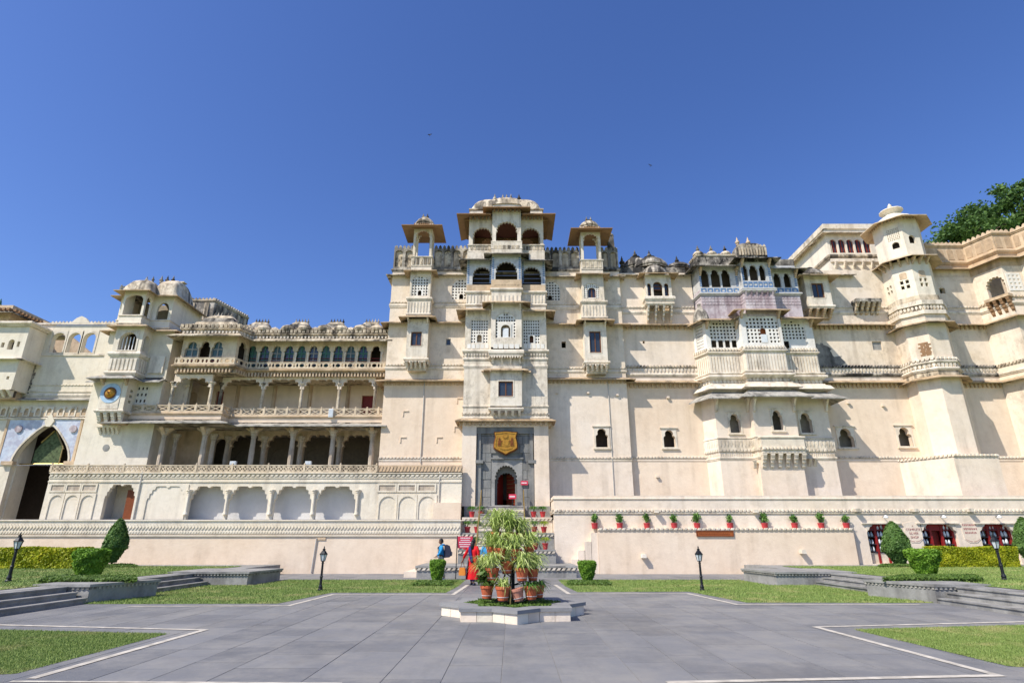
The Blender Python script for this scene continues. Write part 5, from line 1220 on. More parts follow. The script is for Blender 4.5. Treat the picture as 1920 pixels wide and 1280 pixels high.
# bracket capitals
for u, yy in ((473, YG + .1), (547, YG + .1), (623, YG + .1), (697, YG + .1), (381, YP + .15), (304, YP + .15)):
    xx = X(u, 840, yy); me = bracket_mesh(.5, .45, .2, 'sand', 1)
    for rz in (0, pi / 2, -pi / 2): link('bracket', me, lg, (xx, yy, Z(803, yy)), rz)
# first floor slab, eave and fascia
LP = [(gx0 - 1.3, YG + .3), (gx0 - 1.3, YP), (px1 - .25, YP), (px1 - .25, YG), (gx1, YG)]
zf1 = Z(800, YG)
MB().prism([(gx0 - 1.3, y3), (gx0 - 1.3, YP)] + [(px1 - .25, YP), (px1 - .25, YG), (gx1, YG), (gx1, y3)], zf1 + .02, zf1 + .25).build('floor_slab', 'old', lg)
chajja(lg, LP, Z(799, YG - .9), .9, .26, 'roofstone', th=.06); band(lg, LP, zf1 + .28, Z(781, YG), .0, 'peach', 'fascia'); cornice(lg, LP, Z(784, YG), Z(779, YG), .1, 'sand')
# first-floor railing
zr0, zr1 = Z(779, YG) + .06, Z(767, YG)
railing(lg, LP[3], LP[4], zr0, zr1, .72, 'railstone', 'x'); railing(lg, LP[1], LP[2], zr0, zr1 , .78, 'railstone', 'x'); railing(lg, LP[2], LP[3], zr0, zr1, .9, 'railstone', 'x')
# first-floor back wall, columns and arches
yb = YG + 2.2; A, B = (gx0 - 1.3, yb), (gx1, yb)
hd, rd1 = H(A, B, 677, 703, 741, 790); hn, rn = H(A, B, 353, 369, 735, 762, 'round'); ho_, ro_ = H(A, B, 403, 417, 733, 775, 'rect')
wall(lg, [A, B], zf1, Z(690, yb), 'peach', {0: [hd, ho_]}, name='gallery_wall')
MB().fbox(A, B, rd1[0] - .05, rd1[1] + .05, rd1[2], rd1[3] + .05, -.3, -.2).build('door', 'darkred', lg); MB().fbox(A, B, ro_[0] - .05, ro_[1] + .05, ro_[2], ro_[3] + .05, -.3, -.2).build('door', 'darkred', lg)
MB().fprism(A, B, hn, .02, -.02).build('blind_niche', 'sand', lg)
for u in (446, 515, 582, 653): xx = X(u, 740, yb); column(lg, xx, yb - .05, zf1, Z(716, yb), .12, 'sand', name='half_column')
cols = [(X(u, 745, YG + .22), YG + .22) for u in (413, 492, 565, 635, 703)]
for c_ in cols: column(lg, c_[0], c_[1], zf1 + .25, Z(717, YG), .105, 'old')
for u in (322, 395): column(lg, X(u, 740, YP + .24), YP + .24, zf1 + .25, Z(714, YP), .105, 'old')
for u in (346,): column(lg, X(u, 740, YG + .6), YG + .6, zf1 + .25, Z(717, YG), .12, 'white')
A, B = (cols[0][0], YG + .2), (gx1, YG + .2)
ss = [0] + [c_[0] - cols[0][0] for c_ in cols[1:]]
zA, zB_ = Z(728, YG), Z(702, YG)
hs = [arch(ss[i] + .13, ss[i + 1] - .13, zA - .02, Z(710, YG), 'cusp', n=5, rise=.4) for i in range(4)]
for i, h_ in enumerate(hs):
    pts = [p for p in h_ if p[1] > zA - .01]; out = [(ss[i + 1] - .02, zA - .02), (ss[i + 1] - .02, zB_), (ss[i] + .02, zB_), (ss[i] + .02, zA - .02)]
    loop = [(ss[i] + .02, zA - .01), (ss[i] + .13, zA - .01)] + pts[::-1] + [(ss[i + 1] - .13, zA - .01), (ss[i + 1] - .02, zA - .01), (ss[i + 1] - .02, zB_), (ss[i] + .02, zB_)]
    # spandrel between columns
    cl2 = []
    for p in loop:
        if not cl2 or math.hypot(p[0] - cl2[-1][0], p[1] - cl2[-1][1]) > 1e-3: cl2.append(p)
    MB().plate(A, B, cl2, [], .08, -.1).build('spandrel', 'weathered', lg)
def spandrel(A, B, z0, zs, z1, mat='weathered', n=5):
    L = seglen(A, B); h_ = arch(.1, L - .1, z0 - .02, zs, 'cusp', n=n, rise=(zs - z0) * .95); pts = [p for p in h_ if p[1] > z0]
    loop = [(.02, z0), (.1, z0)] + pts[::-1] + [(L - .1, z0), (L - .02, z0), (L - .02, z1), (.02, z1)]; c2 = []
    for p in loop:
        if not c2 or math.hypot(p[0] - c2[-1][0], p[1] - c2[-1][1]) > 1e-3: c2.append(p)
    MB().plate(A, B, c2, [], .08, -.1).build('spandrel', mat, lg)
spandrel((X(322, 740, YP + .24), YP + .24), (X(395, 740, YP + .24), YP + .24), Z(724, YP), Z(707, YP), Z(700, YP))
# second floor: balcony band, ring railing, arched windows
zf2 = Z(706, YG)
LP2 = [(px0 - .0, YG + 1), (px0, YP), (px1, YP), (px1 + .35, YG), (gx1, YG)]
MB().prism([(px0, y3), (px0, YP), (px1, YP), (px1 + .35, YG), (gx1, YG), (gx1, y3)], zf2 - .02, zf2 + .2).build('floor_slab', 'old', lg)
dentils(lg, LP2, Z(707, YG), Z(700, YG), .02, .2, .2, .45, 'sand'); cornice(lg, LP2, Z(700, YG), Z(693, YG), .3, 'eave_bounce_tan')
z2 = Z(693, YG) + .06
def off(P, d): return [(P[i][0] + mitre(P, i, False)[0] * d, P[i][1] + mitre(P, i, False)[1] * d) for i in range(len(P))]
LR = off(LP2, .18)
railing(lg, LR[3], LR[4], z2, Z(682, YG), .78, 'railstone', 'ring', posts=False); railing(lg, LR[1], LR[2], z2, Z(682, YG), .85, 'railstone', 'ring', posts=False); railing(lg, LR[2], LR[3], z2, Z(682, YG), .8, 'railstone', 'ring', posts=False)
A, B = LP2[3], LP2[4]
aw = [(441, 458), (461, 481), (485, 504), (508, 527), (531, 550), (554, 573), (577, 596), (600, 619), (623.5, 642), (647, 665.5), (670.5, 689), (694.5, 713)]
rs = [rect_on(A, B, a, c_, 648, 690) for a, c_ in aw]; hs = {3: [arch(*q, 'trefoil') for q in rs]}
A1, B1 = LP2[1], LP2[2]; rs1 = [rect_on(A1, B1, a, c_, 640, 682) for a, c_ in ((346, 370), (372.5, 393), (395.5, 417))]; hs[1] = [arch(*q, 'trefoil') for q in rs1]
L2 = seglen(LP2[2], LP2[3]); hs[2] = [arch(L2 * .2, L2 * .8, Z(688, YG), Z(646, YG), 'trefoil')]
wall(lg, LP2, zf2 + .2, Z(634, YG), 'railstone', hs, th=.18, name='window_arcade')
for i, q in enumerate(rs):
    if i not in (0, 11): wood_window(lg, A, B, q[0] - .02, q[1] + .02, q[2], q[3] + .02, o=-.1, mat='greenpaint' if i % 3 else 'greystone', glass='glassgreen' if i % 2 else 'glass', nv=2, nh=3)
for i, q in enumerate(rs1):
    if i != 1: wood_window(lg, A1, B1, q[0] - .02, q[1] + .02, q[2], q[3] + .02, o=-.1, mat='greystone', glass='glassgreen', nv=2, nh=3)
mb = MB()
for (A_, B_) in ((A, B), (A1, B1)): 
    for k in (.18, .36): mb.fbox(A_, B_, .1, seglen(A_, B_) - .1, Z(682, A_[1]) + k, Z(682, A_[1]) + k + .03, -.08, -.05)
mb.build('guard_rail', 'darkred', lg)
for q in range(13):
    us_ = 438.5 + q * 23.05; s_, _ = on(us_ + 1, 665, A, B); MB().lathe([(.07, 0), (.07, .1), (.05, .15), (.05, .75), (.075, .85), (.08, 1.0)], 8, (*sub(A, B, s_), Z(689, YG))).build('half_column', 'white', lg)
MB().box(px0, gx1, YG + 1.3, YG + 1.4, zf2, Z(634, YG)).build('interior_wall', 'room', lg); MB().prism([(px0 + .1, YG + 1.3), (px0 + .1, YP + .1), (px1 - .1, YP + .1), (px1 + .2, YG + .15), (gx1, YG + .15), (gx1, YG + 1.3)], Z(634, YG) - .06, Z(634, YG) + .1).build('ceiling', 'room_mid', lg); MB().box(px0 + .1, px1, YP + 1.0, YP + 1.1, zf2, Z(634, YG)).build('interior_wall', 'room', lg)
# roof: broad eave and a row of fluted domed vaults
ze = Z(639, YG - .7)
chajja(lg, LP2, ze, .7, .3, 'old', th=.08)
zr = ze + .32
wall(lg, off(LP2, .1), zr - .05, zr + .28, 'old', name='roof_band'); dentils(lg, off(LP2, .1), zr + .02, zr + .2, 0, .06, .22, .5, 'white', round_=True); cornice(lg, off(LP2, .1), zr + .24, zr + .38, .14, 'old')
dentils(lg, off(LP2, .25), zr + .4, zr + .62, -.12, .0, .26, .7, 'old', 'lobed_band', round_=False); MB().sweep(off(LP2, -.2), [(-.3, zr + .3), (.3, zr + .38), (.34, zr + .55), (.2, zr + .72), (-.3, zr + .8)]).build('roof_roll', 'old', lg)
for u in (491, 566, 632, 698):
    yy = YG + .9; xx = X(u, 610, yy)
    MB().prism([(xx - 1.05, yy - .8), (xx + 1.05, yy - .8), (xx + 1.05, yy + .8), (xx - 1.05, yy + .8)], zr + .5, zr + .95, .8).build('roof_tier', 'old', lg)
    MB().prism([(xx - .74, yy - .6), (xx + .74, yy - .6), (xx + .74, yy + .6), (xx - .74, yy + .6)], zr + .952, zr + 1.25, .78).build('roof_tier', 'mildew', lg)
    vt = vault(lg, xx - .55, xx + .55, yy - .42, yy + .42, zr + 1.25, .26, 'old', sag=.0, end=.3, name='roof_cap')
    for k in range(5): finial(vt, xx + (k - 2) * .2, yy, zr + 1.45, .36, 'mildew')
    for k in (-1, 1):
        MB().lathe([(.32, 0), (.34, .1), (.24, .26), (.06, .36)], 12, (xx + k * 1.02, yy - .2, zr + .75)).build('cupola', 'old', lg)
        MB().lathe([(.46, 0), (.5, .14), (.4, .32), (.2, .42), (.05, .46)], 14, (xx + k * .55, YG + .15, zr + .6)).build('cupola', 'old', lg)
yy = YP + .95; xx = (px0 + px1) / 2
MB().prism([(px0 + .2, YP + .1), (px1 - .1, YP + .1), (px1 - .1, YP + 1.9), (px0 + .2, YP + 1.9)], zr + .5, zr + .95, .84).build('roof_tier', 'old', lg)
MB().prism([(px0 + .6, YP + .35), (px1 - .55, YP + .35), (px1 - .55, YP + 1.6), (px0 + .6, YP + 1.6)], zr + .952, zr + 1.3, .8).build('roof_tier', 'mildew', lg)
vt = vault(lg, px0 + .85, px1 - .8, YP + .5, YP + 1.5, zr + 1.3, .3, 'old', sag=0, end=.3, name='roof_cap')
for k in range(6): finial(vt, xx + (k - 2.5) * .22, YP + 1.0, zr + 1.52, .38, 'mildew')
# stained block behind, and the link wall left of the bay
bk = thing('rear_block', 'tall white streak-stained wall block rising behind the left roofs', 'building', (X(380, 580, 38.5), 38.5, 0))
bx_, bx2 = X(347, 580, 38.5), X(422, 590, 38.5); Pk = [(bx_, 42), (bx_, 38.5), (bx2 - .9, 38.5), (bx2, 42)]
wall(bk, Pk, Z(640, 38.5), Z(562, 38.5), 'mildew'); merlons(bk, Pk, Z(562, 38.5), .18, .18, .1, 'old'); cornice(bk, Pk, Z(566, 38.5), Z(562, 38.5), .08, 'old')
dentils(bk, Pk, Z(600, 38.5), Z(568, 38.5), 0, .08, .7, .3, 'old', 'pilaster_row')
YQ = 35.7; lx0, lx1 = X(290, 660, YQ), px0 + .05
P = [(lx0, YQ), (lx1, YQ)]
wall(lg, P, zf1, Z(632, YQ), 'cream', {0: [H(*P, 311, 318, 657, 664)[0], H(*P, 322, 330, 657, 664)[0]]}, name='link_wall')
for a, c_ in ((311, 318), (322, 330)): r_ = rect_on(*P, a, c_, 657, 664); MB().fbox(*P, *r_, -.12, -.06).build('shutter', 'greenpaint', lg)
chajja(lg, P, Z(634, YQ - .5), .5, .25, 'old'); chajja(lg, P, Z(700, YQ - .5), .5, .2, 'old'); MB().box(lx0, lx1, YQ + .1, YQ + 2, Z(634, YQ), Z(620, YQ)).build('roof_tier', 'old', lg); merlons(lg, P, Z(622, YQ), .2, .2, .1, 'old')

# ================================================================== SUN-EMBLEM TOWER
YD, YE = 34.3, 33.4
d = thing('sun_tower', 'cream corner tower with golden sun emblem on a blue disc, arched balconies and roof pavilion', 'tower', (X(240, 760, YD), YD, 0))
dx0, dx1 = X(165, 760, YD), X(300, 760, YD)
ex0, ex1 = X(187, 740, YE), X(236, 740, YE)
P = [(dx0, YD + 5), (dx0, YD), (dx1 - .1, YD), (dx1 - .1, YD + 5)]
A, B = P[1], P[2]; hj, rj = H(A, B, 246, 276, 722, 757)
wall(d, P, Z(980, YD), Z(708, YD), 'cream', {1: [hj]}, name='lower_wall')
screen(d, A, B, rect(rj[0] - .05, rj[1] + .05, rj[2] - .05, rj[3] + .05), lattice(*rj, 4, 3, duty=.45)); MB().box(dx0 + .1, dx1 - .2, YD + .6, YD + .7, Z(980, YD), Z(620, YD)).build('interior_wall', 'room', d)
s_, z_ = on(199, 839, A, B); MB().fprism(A, B, [(s_ + .2 * cos(2 * pi * i / 14), z_ + .2 * sin(2 * pi * i / 14)) for i in range(14)], .02, -.02).build('round_vent', 'greystone', d)
brackets(d, A, B, on(190, 806, A, B)[0], on(222, 806, A, B)[0], 5, Z(802, YD), .26, .4, .14, 'cream'); MB().fbox(A, B, on(186, 800, A, B)[0], on(227, 800, A, B)[0], Z(802, YD), Z(798, YD), -.02, .3).build('ledge', 'cream', d)
# emblem bay
EP = bay(ex0, ex1, YD, YE); A, B = EP[1], EP[2]; L = seglen(A, B)
wall(d, EP, Z(771, YE), Z(706, YE), 'cream', {2: lattice(.2, .7, Z(755, YE), Z(725, YE), 1, 3, duty=.5)}, name='emblem_bay'); cornice(d, EP, Z(773, YE), Z(768, YE), .1, 'white'); brackets(d, A, B, .15, L - .15, 4, Z(773, YE), .3, .6, .2, 'cream', o=-.28); MB().box(ex0 + .1, ex1 - .1, YE + .35, YD + .05, Z(792, YE), Z(772, YE)).build('corbel_block', 'sand', d)
s0, s1, z0, z1 = rect_on(A, B, 190, 226, 716, 766); MB().fbox(A, B, s0, s1, z0, z1, -.02, .03).build('emblem_panel', 'white', d)
s_, z_ = on(208, 737, A, B); circ = lambda r, n=24: [(s_ + r * cos(2 * pi * i / n), z_ + r * sin(2 * pi * i / n)) for i in range(n)]
em = MB().fprism(A, B, circ(.6), .05, .02).build('blue_disc', 'skyblue', d); MB().plate(A, B, circ(.36), [circ(.30)], .09, .04).build('rim', 'wood', em)
F = frame(A, B); c0 = F(s_, z_, .05); mb = MB()
vs_ = []; n1, n2 = 14, 6
for j in range(n2 + 1):
    a = (pi / 2) * j / n2
    for i in range(n1): q = 2 * pi * i / n1; vs_.append((c0[0] + .3 * cos(a) * cos(q), c0[1] - .17 * sin(a), c0[2] + .3 * cos(a) * sin(q)))
mb.add(vs_, [(j * n1 + i, j * n1 + (i + 1) % n1, (j + 1) * n1 + (i + 1) % n1, (j + 1) * n1 + i) for j in range(n2) for i in range(n1)]); mb.build('sun_face', 'gold', em, True)
mb = MB()
for sx in (-1, 1): mb.lathe([(.0, 0), (.05, .015), (.05, .03), (.0, .045)], 8, (c0[0] + sx * .1, c0[1] - .16, c0[2] + .05))
mb.box(c0[0] - .025, c0[0] + .025, c0[1] - .2, c0[1] - .12, c0[2] - .08, c0[2] + .06).box(c0[0] - .09, c0[0] + .09, c0[1] - .165, c0[1] - .12, c0[2] - .15, c0[2] - .13); mb.build('face_features', 'golddark', em)
EV = [(dx0 - .1, YD), (ex0 - .1, YD), (ex0 - .1, YE), (ex1 + .05, YE), (ex1 + .05, YD), (dx1, YD)]
chajja(d, EV, Z(709, YE - .55), .55, .3, 'roofstone'); brackets(d, A, B, .08, L - .08, 2, Z(708, YE), .4, .5, .14, 'sand')
# balcony storey
ux0, ux1 = X(204, 680, YE), X(262, 660, YE)
UP = [(X(200, 650, YD), YD + 5), (X(200, 650, YD), YD), (ux0, YD), (ux0, YE), (ux1, YE), (ux1, YD), (dx1, YD), (dx1, YD + 5)]
hA, rA = H(UP[3], UP[4], 224, 256, 623, 656, 'round'); Ls = seglen(UP[4], UP[5])
wall(d, UP, Z(705, YE), Z(608, YE), 'cream', {3: [hA], 4: [arch(Ls * .2, Ls * .8, rA[2], rA[3] - .1, 'round')]}, name='balcony_wall')
MB().box(UP[1][0] + .2, dx1 - .2, YD + .2, YD + .25, Z(705, YE), Z(608, YE)).build('interior_wall', 'room', d)
trim(d, UP[3], UP[4], *rA, w=.1, o=.03, loop=hA, mat='white'); mb = MB()
for i in range(5): mb.fbox(UP[3], UP[4], rA[0] + (i + .5) * (rA[1] - rA[0]) / 5 - .02, rA[0] + (i + .5) * (rA[1] - rA[0]) / 5 + .02, rA[2], rA[2] + .9, -.2, -.17)
mb.build('window_bar', 'signwhite', d)
cornice(d, UP[2:6], Z(668, YE), Z(660, YE), .14, 'white'); cornice(d, UP[2:6], Z(702, YE), Z(696, YE), .12, 'white'); dentils(d, UP[2:6], Z(694, YE), Z(672, YE), 0, .05, .22, .6, 'white', 'rib_row')
s0, s1, z0, z1 = rect_on(UP[6 - 1], UP[6], 268, 292, 648, 700); MB().fbox(UP[5], UP[6], .2, 1.1, Z(700, YD), Z(668, YD), -.02, .1).build('panel', 'white', d)
chajja(d, UP, Z(611, YE - .4), .4, .18, 'eave_bounce_tan')
# roof pavilion
vx0, vx1 = X(226, 575, YE), X(268, 575, YE); wx1 = X(322, 580, YD)
VP = [(UP[1][0] + .2, YD + 3.5), (UP[1][0] + .2, YD + .05), (vx0, YD + .05), (vx0, YE + .1), (vx1, YE + .1), (vx1, YD + .05), (wx1, YD + .05), (wx1, YD + 3.5)]
zp0, zp1, zp2 = Z(607, YE), Z(589, YE), Z(544, YE)
wall(d, VP, zp0, zp1, 'cream', name='parapet'); cornice(d, VP, zp0, zp0 + .12, .1, 'white'); cornice(d, VP, zp1 - .1, zp1, .06, 'white')
hF, rF = H(VP[3], VP[4], 241, 271, 556, 587, 'round'); hR, rR = H(VP[5], VP[6], 287, 317, 565, 592, 'round')
hF = arch(.14, seglen(VP[3], VP[4]) - .14, zp1 + .02, zp2 - .25, 'round', rise=.4); hR = arch(.3, seglen(VP[5], VP[6]) - .2, zp1 + .02, zp2 - .45, 'round', rise=.55)
wall(d, VP, zp1 + .003, zp2, 'cream', {3: [hF], 5: [hR], 4: [arch(.15, seglen(VP[4], VP[5]) - .15, zp1 + .02, zp2 - .3, 'round')], 1: [arch(.1, max(.5, seglen(VP[1], VP[2]) - .1), zp1 + .02, zp2 - .4, 'round')]}, th=.15, name='pavilion')
MB().box(VP[0][0] + .1, wx1 - .1, YD + 1.6, YD + 1.7, zp0, zp2).build('interior_wall', 'room_mid', d)
chajja(d, VP, Z(543, YE - .45), .45, .18, 'eave_bounce_tan')
zz_ = Z(543, YE - .45) + .2
vault(d, vx0 - .1, vx1 + .15, YE - .05, YD + 1.2, zz_, 1.0, 'old', sag=.05, end=.4); vault(d, vx1 - .2, wx1 + .1, YD - .1, YD + 2.2, zz_, 1.4, 'old', sag=.05, end=.3)
MB().box(VP[0][0], vx0, YD, YD + 2, zz_ - .02, zz_ + .1).build('roof_slab', 'old', d); railing(d, (VP[0][0] - .1, YD - .1), (vx0 - .2, YD - .1), zz_ + .1, zz_ + .55, .5, 'greystone', 'x')
for u in (305, 316, 327): finial(d, X(u, 515, YD + 1.05), YD + 1.05, zz_ + 1.36, .55, 'mildew')
for u in (276, 288): finial(d, X(u, 520, YE + .9), YE + .9, zz_ + .97, .4, 'mildew')
MB().box(vx1, wx1 - .1, YD + .85, YD + 1.25, zz_ + 1.33, zz_ + 1.39).build('ridge', 'old', d)

# ================================================================== PAINTED GATE BUILDING AT THE LEFT
YH = 34.9
g = thing('painted_gate', 'cream gate building with pointed archway framed by pale blue painted murals', 'gate', (X(80, 860, YH), YH, 0))
hx0, hx1 = X(-70, 860, YH), dx0 + .4
P = [(hx0, YH), (hx1, YH)]; A, B = P
sL, sR = on(22, 868, A, B)[0], on(128, 868, A, B)[0]; zs = Z(868, YH); za = Z(797, YH); c_ = (sL + sR) / 2
op = [(sL, Z(985, YH)), (sR, Z(985, YH)), (sR, zs)]
for i in range(1, 16):
    a = pi * i / 16; k = sin(a); op.append((c_ + (sR - sL) / 2 * cos(a) * (1 - .06 * k), zs + (za - zs) * (.80 * k + .20 * k ** 8)))
op.append((sL, zs))
w3 = [rect_on(A, B, a, b_, 624, 661) for a, b_ in ((96, 121), (127, 150), (155, 178))]
wall(g, P, Z(760, YH) + .003, Z(610, YH), 'cream', {0: [arch(*q, 'round') for q in w3]}, name='upper_wall')
wall(g, P, Z(990, YH), Z(760, YH), 'cream', {0: [op]}, name='gate_wall')
for q in w3: trim(g, A, B, *q, w=.12, o=.03, loop=arch(*q, 'round'), mat='white')
s0, s1 = on(8, 830, A, B)[0], on(143, 830, A, B)[0]
fr2 = [(p[0], p[1]) for p in op if p[1] > Z(870, YH) - .01]
MB().plate(A, B, rect(s0, s1, Z(872, YH), Z(793, YH) + .35), [[(sL, Z(872, YH) + .01), (sR, Z(872, YH) + .01)] + op[2:]], .04, -.02).build('mural', 'mural', g)
MB().plate(A, B, rect(s0 - .15, s1 + .15, Z(985, YH), Z(784, YH) + .35), [rect(s0, s1, Z(984, YH), Z(792, YH) + .352)], .07, -.02).build('mural_frame', 'sand', g)
for u in (37, 139):
    s_, z_ = on(u, 804, A, B); MB().lathe([(.22, 0), (.2, .05), (.1, .08)], 14, (0, 0, 0)); MB().fprism(A, B, [(s_ + .22 * cos(2 * pi * i / 14), z_ + .22 * sin(2 * pi * i / 14)) for i in range(14)], .12, .03).build('rosette', 'lilac', g)
mb = MB()
rim_o = [(c_ + (p[0] - c_) * 1.05, zs + (p[1] - zs) * 1.05) for p in op[2:]]
mb.plate(A, B, op[2:] and rim_o, [], .0, -.01) if False else None
for i in range(2, len(op) - 1):
    p, q = op[i], op[i + 1]; mb.fprism(A, B, [p, q, (c_ + (q[0] - c_) * 1.06, zs + (q[1] - zs) * 1.05), (c_ + (p[0] - c_) * 1.06, zs + (p[1] - zs) * 1.05)][::-1], .09, -.02)
mb.build('arch_rim', 'white', g)
MB().fprism(A, B, [(c_ - .12, za - .1), (c_ + .12, za - .1), (c_ + .3, za + .25), (c_, za + .75), (c_ - .3, za + .25)], .14, .02).build('keystone', 'cream', g)
for s_ in (sL - .5, sR - .15): MB().fbox(A, B, s_, s_ + .7, zs - .12, zs + .1, -.1, .2).build('impost', 'sand', g)
# deep passage, net and beam
MB().plate((A[0] + sL, YH + 1.25), (A[0] + sL, YH + .3), rect(0, .95, Z(985, YH), za), [], 0, -.1).build('jamb', 'cream', g); MB().box(hx0 - .1, hx0, YH + .3, YH + 5, Z(985, YH), za + .2).build('passage_wall', 'room', g)
MB().box(hx0, hx1, YH + 5, YH + 5.1, Z(985, YH), Z(760, YH)).build('passage_wall', 'room', g); MB().box(hx0, A[0] + sL - .12, YH + 1.15, YH + 1.25, Z(985, YH), za + .1).build('passage_wall', 'room', g); MB().box(A[0] + sR, A[0] + sR + .1, YH + .3, YH + 3, Z(985, YH), za).build('jamb', 'room', g); MB().box(hx0, hx1, YH + .3, YH + 5, za + .1, za + .2).build('passage_ceiling', 'room', g)
mb = MB().fprism(A, B, [(c_ - .9, zs + .02), (c_ + .75, zs + .02), (c_ + .75, zs + 1.0), (c_ + .1, za - .25), (c_ - .6, zs + 1.3), (c_ - .9, zs + .8)], -.5, -.54); mb.build('green_net', 'greennet', g)
mb = MB()
for a_, b_ in (((c_ - 1.7, zs), (c_ + 1.7, zs)), ((c_ + .78, zs), (c_ + .78, zs + 1.1)), ((c_ + .1, za - .2), (c_ + .85, zs + .9)), ((c_ + .02, za - .25), (c_ - .62, zs + 1.3))):
    F = frame(A, B); mb.tube([F(a_[0], a_[1], -.46), F(b_[0], b_[1], -.46)], .045, 6)
mb.build('net_frame', 'brass', g)
# bands above the arch
zq = Z(783, YH); 
for i in range(12):
    s_, _ = on(6 + i * 21.5 - 40, 771, A, B); MB().plate(A, B, rect(s_ - .22, s_ + .22, Z(781, YH), Z(763, YH)), [arch(s_ - .13, s_ + .13, Z(779, YH), Z(766, YH), 'round')], .1, -.02).build('blind_window', 'white', g); MB().fbox(A, B, s_ - .13, s_ + .13, Z(779, YH), Z(765, YH), -.02, .02).build('window_back', 'sand', g)
cornice(g, P, Z(787, YH), Z(783, YH), .12, 'white'); chajja(g, P, Z(750, YH - .4), .4, .15, 'roofstone'); cornice(g, P, Z(747, YH) + .1, Z(741, YH) + .1, .06, 'white'); rope(g, P, Z(722, YH), .03, 'cream'); band(g, P, Z(735, YH), Z(733, YH), .05, 'white')
band(g, P, Z(667, YH), Z(664, YH), .07, 'white'); band(g, P, Z(609, YH), Z(606, YH), .1, 'white'); merlons(g, [(A[0] + on(95, 605, A, B)[0], YH), B], Z(607, YH), .16, .2, .1, 'white')
s_, z_ = on(153, 603, A, B); MB().fprism(A, B, [(s_ - .6, z_ - .1), (s_ + .6, z_ - .1), (s_ + .3, z_ + .22), (s_, z_ + .36), (s_ - .3, z_ + .22)], .1, -.05).build('crest', 'white', g)
# broken stain line of a removed stair
mb = MB(); r_ = random.Random(3)
for i in range(13):
    f_ = i / 12; s_, z_ = on(71 - 24 * f_ + r_.uniform(-2, 2), 672 + 72 * f_, A, B); mb.fprism(A, B, [(s_ - .1, z_ - .12), (s_ + r_.uniform(.05, .2), z_ - .05), (s_ + .1, z_ + .14), (s_ - .15, z_ + .06)], .02, -.02)
mb.build('plaster_scar', 'mildew', g, kind='stuff')
# inner roofs seen through the arched windows
rf = thing('rear_gable', 'brown weathered sloping wall seen through the three open arched windows', 'wall', (X(135, 650, 39), 39, Z(700, 39)))
xg0, xg1 = X(70, 640, 39), X(185, 660, 39)
MB().add([(xg0, 39, Z(760, 39)), (xg1, 39, Z(760, 39)), (xg1, 39, Z(672, 39)), (X(120, 630, 39), 39, Z(622, 39)), (xg0, 39, Z(600, 39)), (xg0, 39.4, Z(760, 39)), (xg1, 39.4, Z(760, 39)), (xg1, 39.4, Z(672, 39)), (X(120, 630, 39), 39.4, Z(622, 39)), (xg0, 39.4, Z(600, 39))],
         [(0, 1, 2, 3, 4), (9, 8, 7, 6, 5), (0, 5, 6, 1), (1, 6, 7, 2), (2, 7, 8, 3), (3, 8, 9, 4), (4, 9, 5, 0)]).build('wall', 'sand', rf)
# projecting block at the left edge
YI = 33.5; ix1 = X(43, 660, YI)
i_ = thing('edge_block', 'projecting cream block at the left picture edge with small slit windows', 'building', (ix1 - 2, YI, 0))
P = [(ix1 - 6, YI), (ix1, YI), (ix1, YH + .1)]; A, B = P[0], P[1]
hs = [H(A, B, 15, 26, 636, 655, 'round')[0], H(A, B, 2, 8, 642, 651)[0], H(A, B, 32, 37, 640, 650)[0]]
wall(i_, P, Z(672, YI), Z(612, YI), 'cream', {0: hs}, name='upper_wall'); MB().box(ix1 - 6, ix1 - .3, YI + .6, YI + .7, Z(740, YI), Z(612, YI)).build('interior_wall', 'room', i_)
P2 = [(p[0] - (.25 if k else 0), p[1] + (.2 if k < 2 else 0)) for k, p in enumerate(P)]
wall(i_, P2, Z(728, YI), Z(672, YI) - .003, 'cream', {0: [H(P2[0], P2[1], 12, 17, 705, 711)[0]]}, name='lower_wall'); chajja(i_, P, Z(672, YI - .2), .2, .08, 'white'); cornice(i_, P, Z(612, YI), Z(604, YI), .3, 'white'); brackets(i_, P2[0], P2[1], 2.5, seglen(P2[0], P2[1]) - .2, 8, Z(728, YI), .4, .4, .16, 'cream', o=-.38)
MB().box(ix1 - 6, ix1 - .5, YI + .6, YH, Z(742, YI), Z(727, YI)).build('corbel_block', 'sand', i_)
MB().box(ix1 - 6, ix1, YI, YH + 2, Z(604, YI) , Z(604, YI) + .1).build('roof_slab', 'old', i_)
j_ = thing('edge_eave', 'dark tiled sloping eave and finial at the far left edge above the cream block', 'roof', (X(10, 580, 37), 37, Z(600, 37)))
xx0, xx1 = X(-120, 590, 37), X(20, 590, 37); Pq = [(xx0, 37), (xx1, 37), (xx1, 42)]
wall(j_, Pq, Z(640, 37), Z(572, 37), 'sand'); chajja(j_, Pq, Z(585, 36.2), .8, .3, 'mildew'); dentils(j_, off(Pq, .4), Z(585, 36.2) + .25, Z(585, 36.2) + .42, -.1, .2, .3, .6, 'brownstone', 'tile_row'); finial(j_, X(1, 565, 37.5), 37.5, Z(582, 37.5), .9, 'greenpaint')
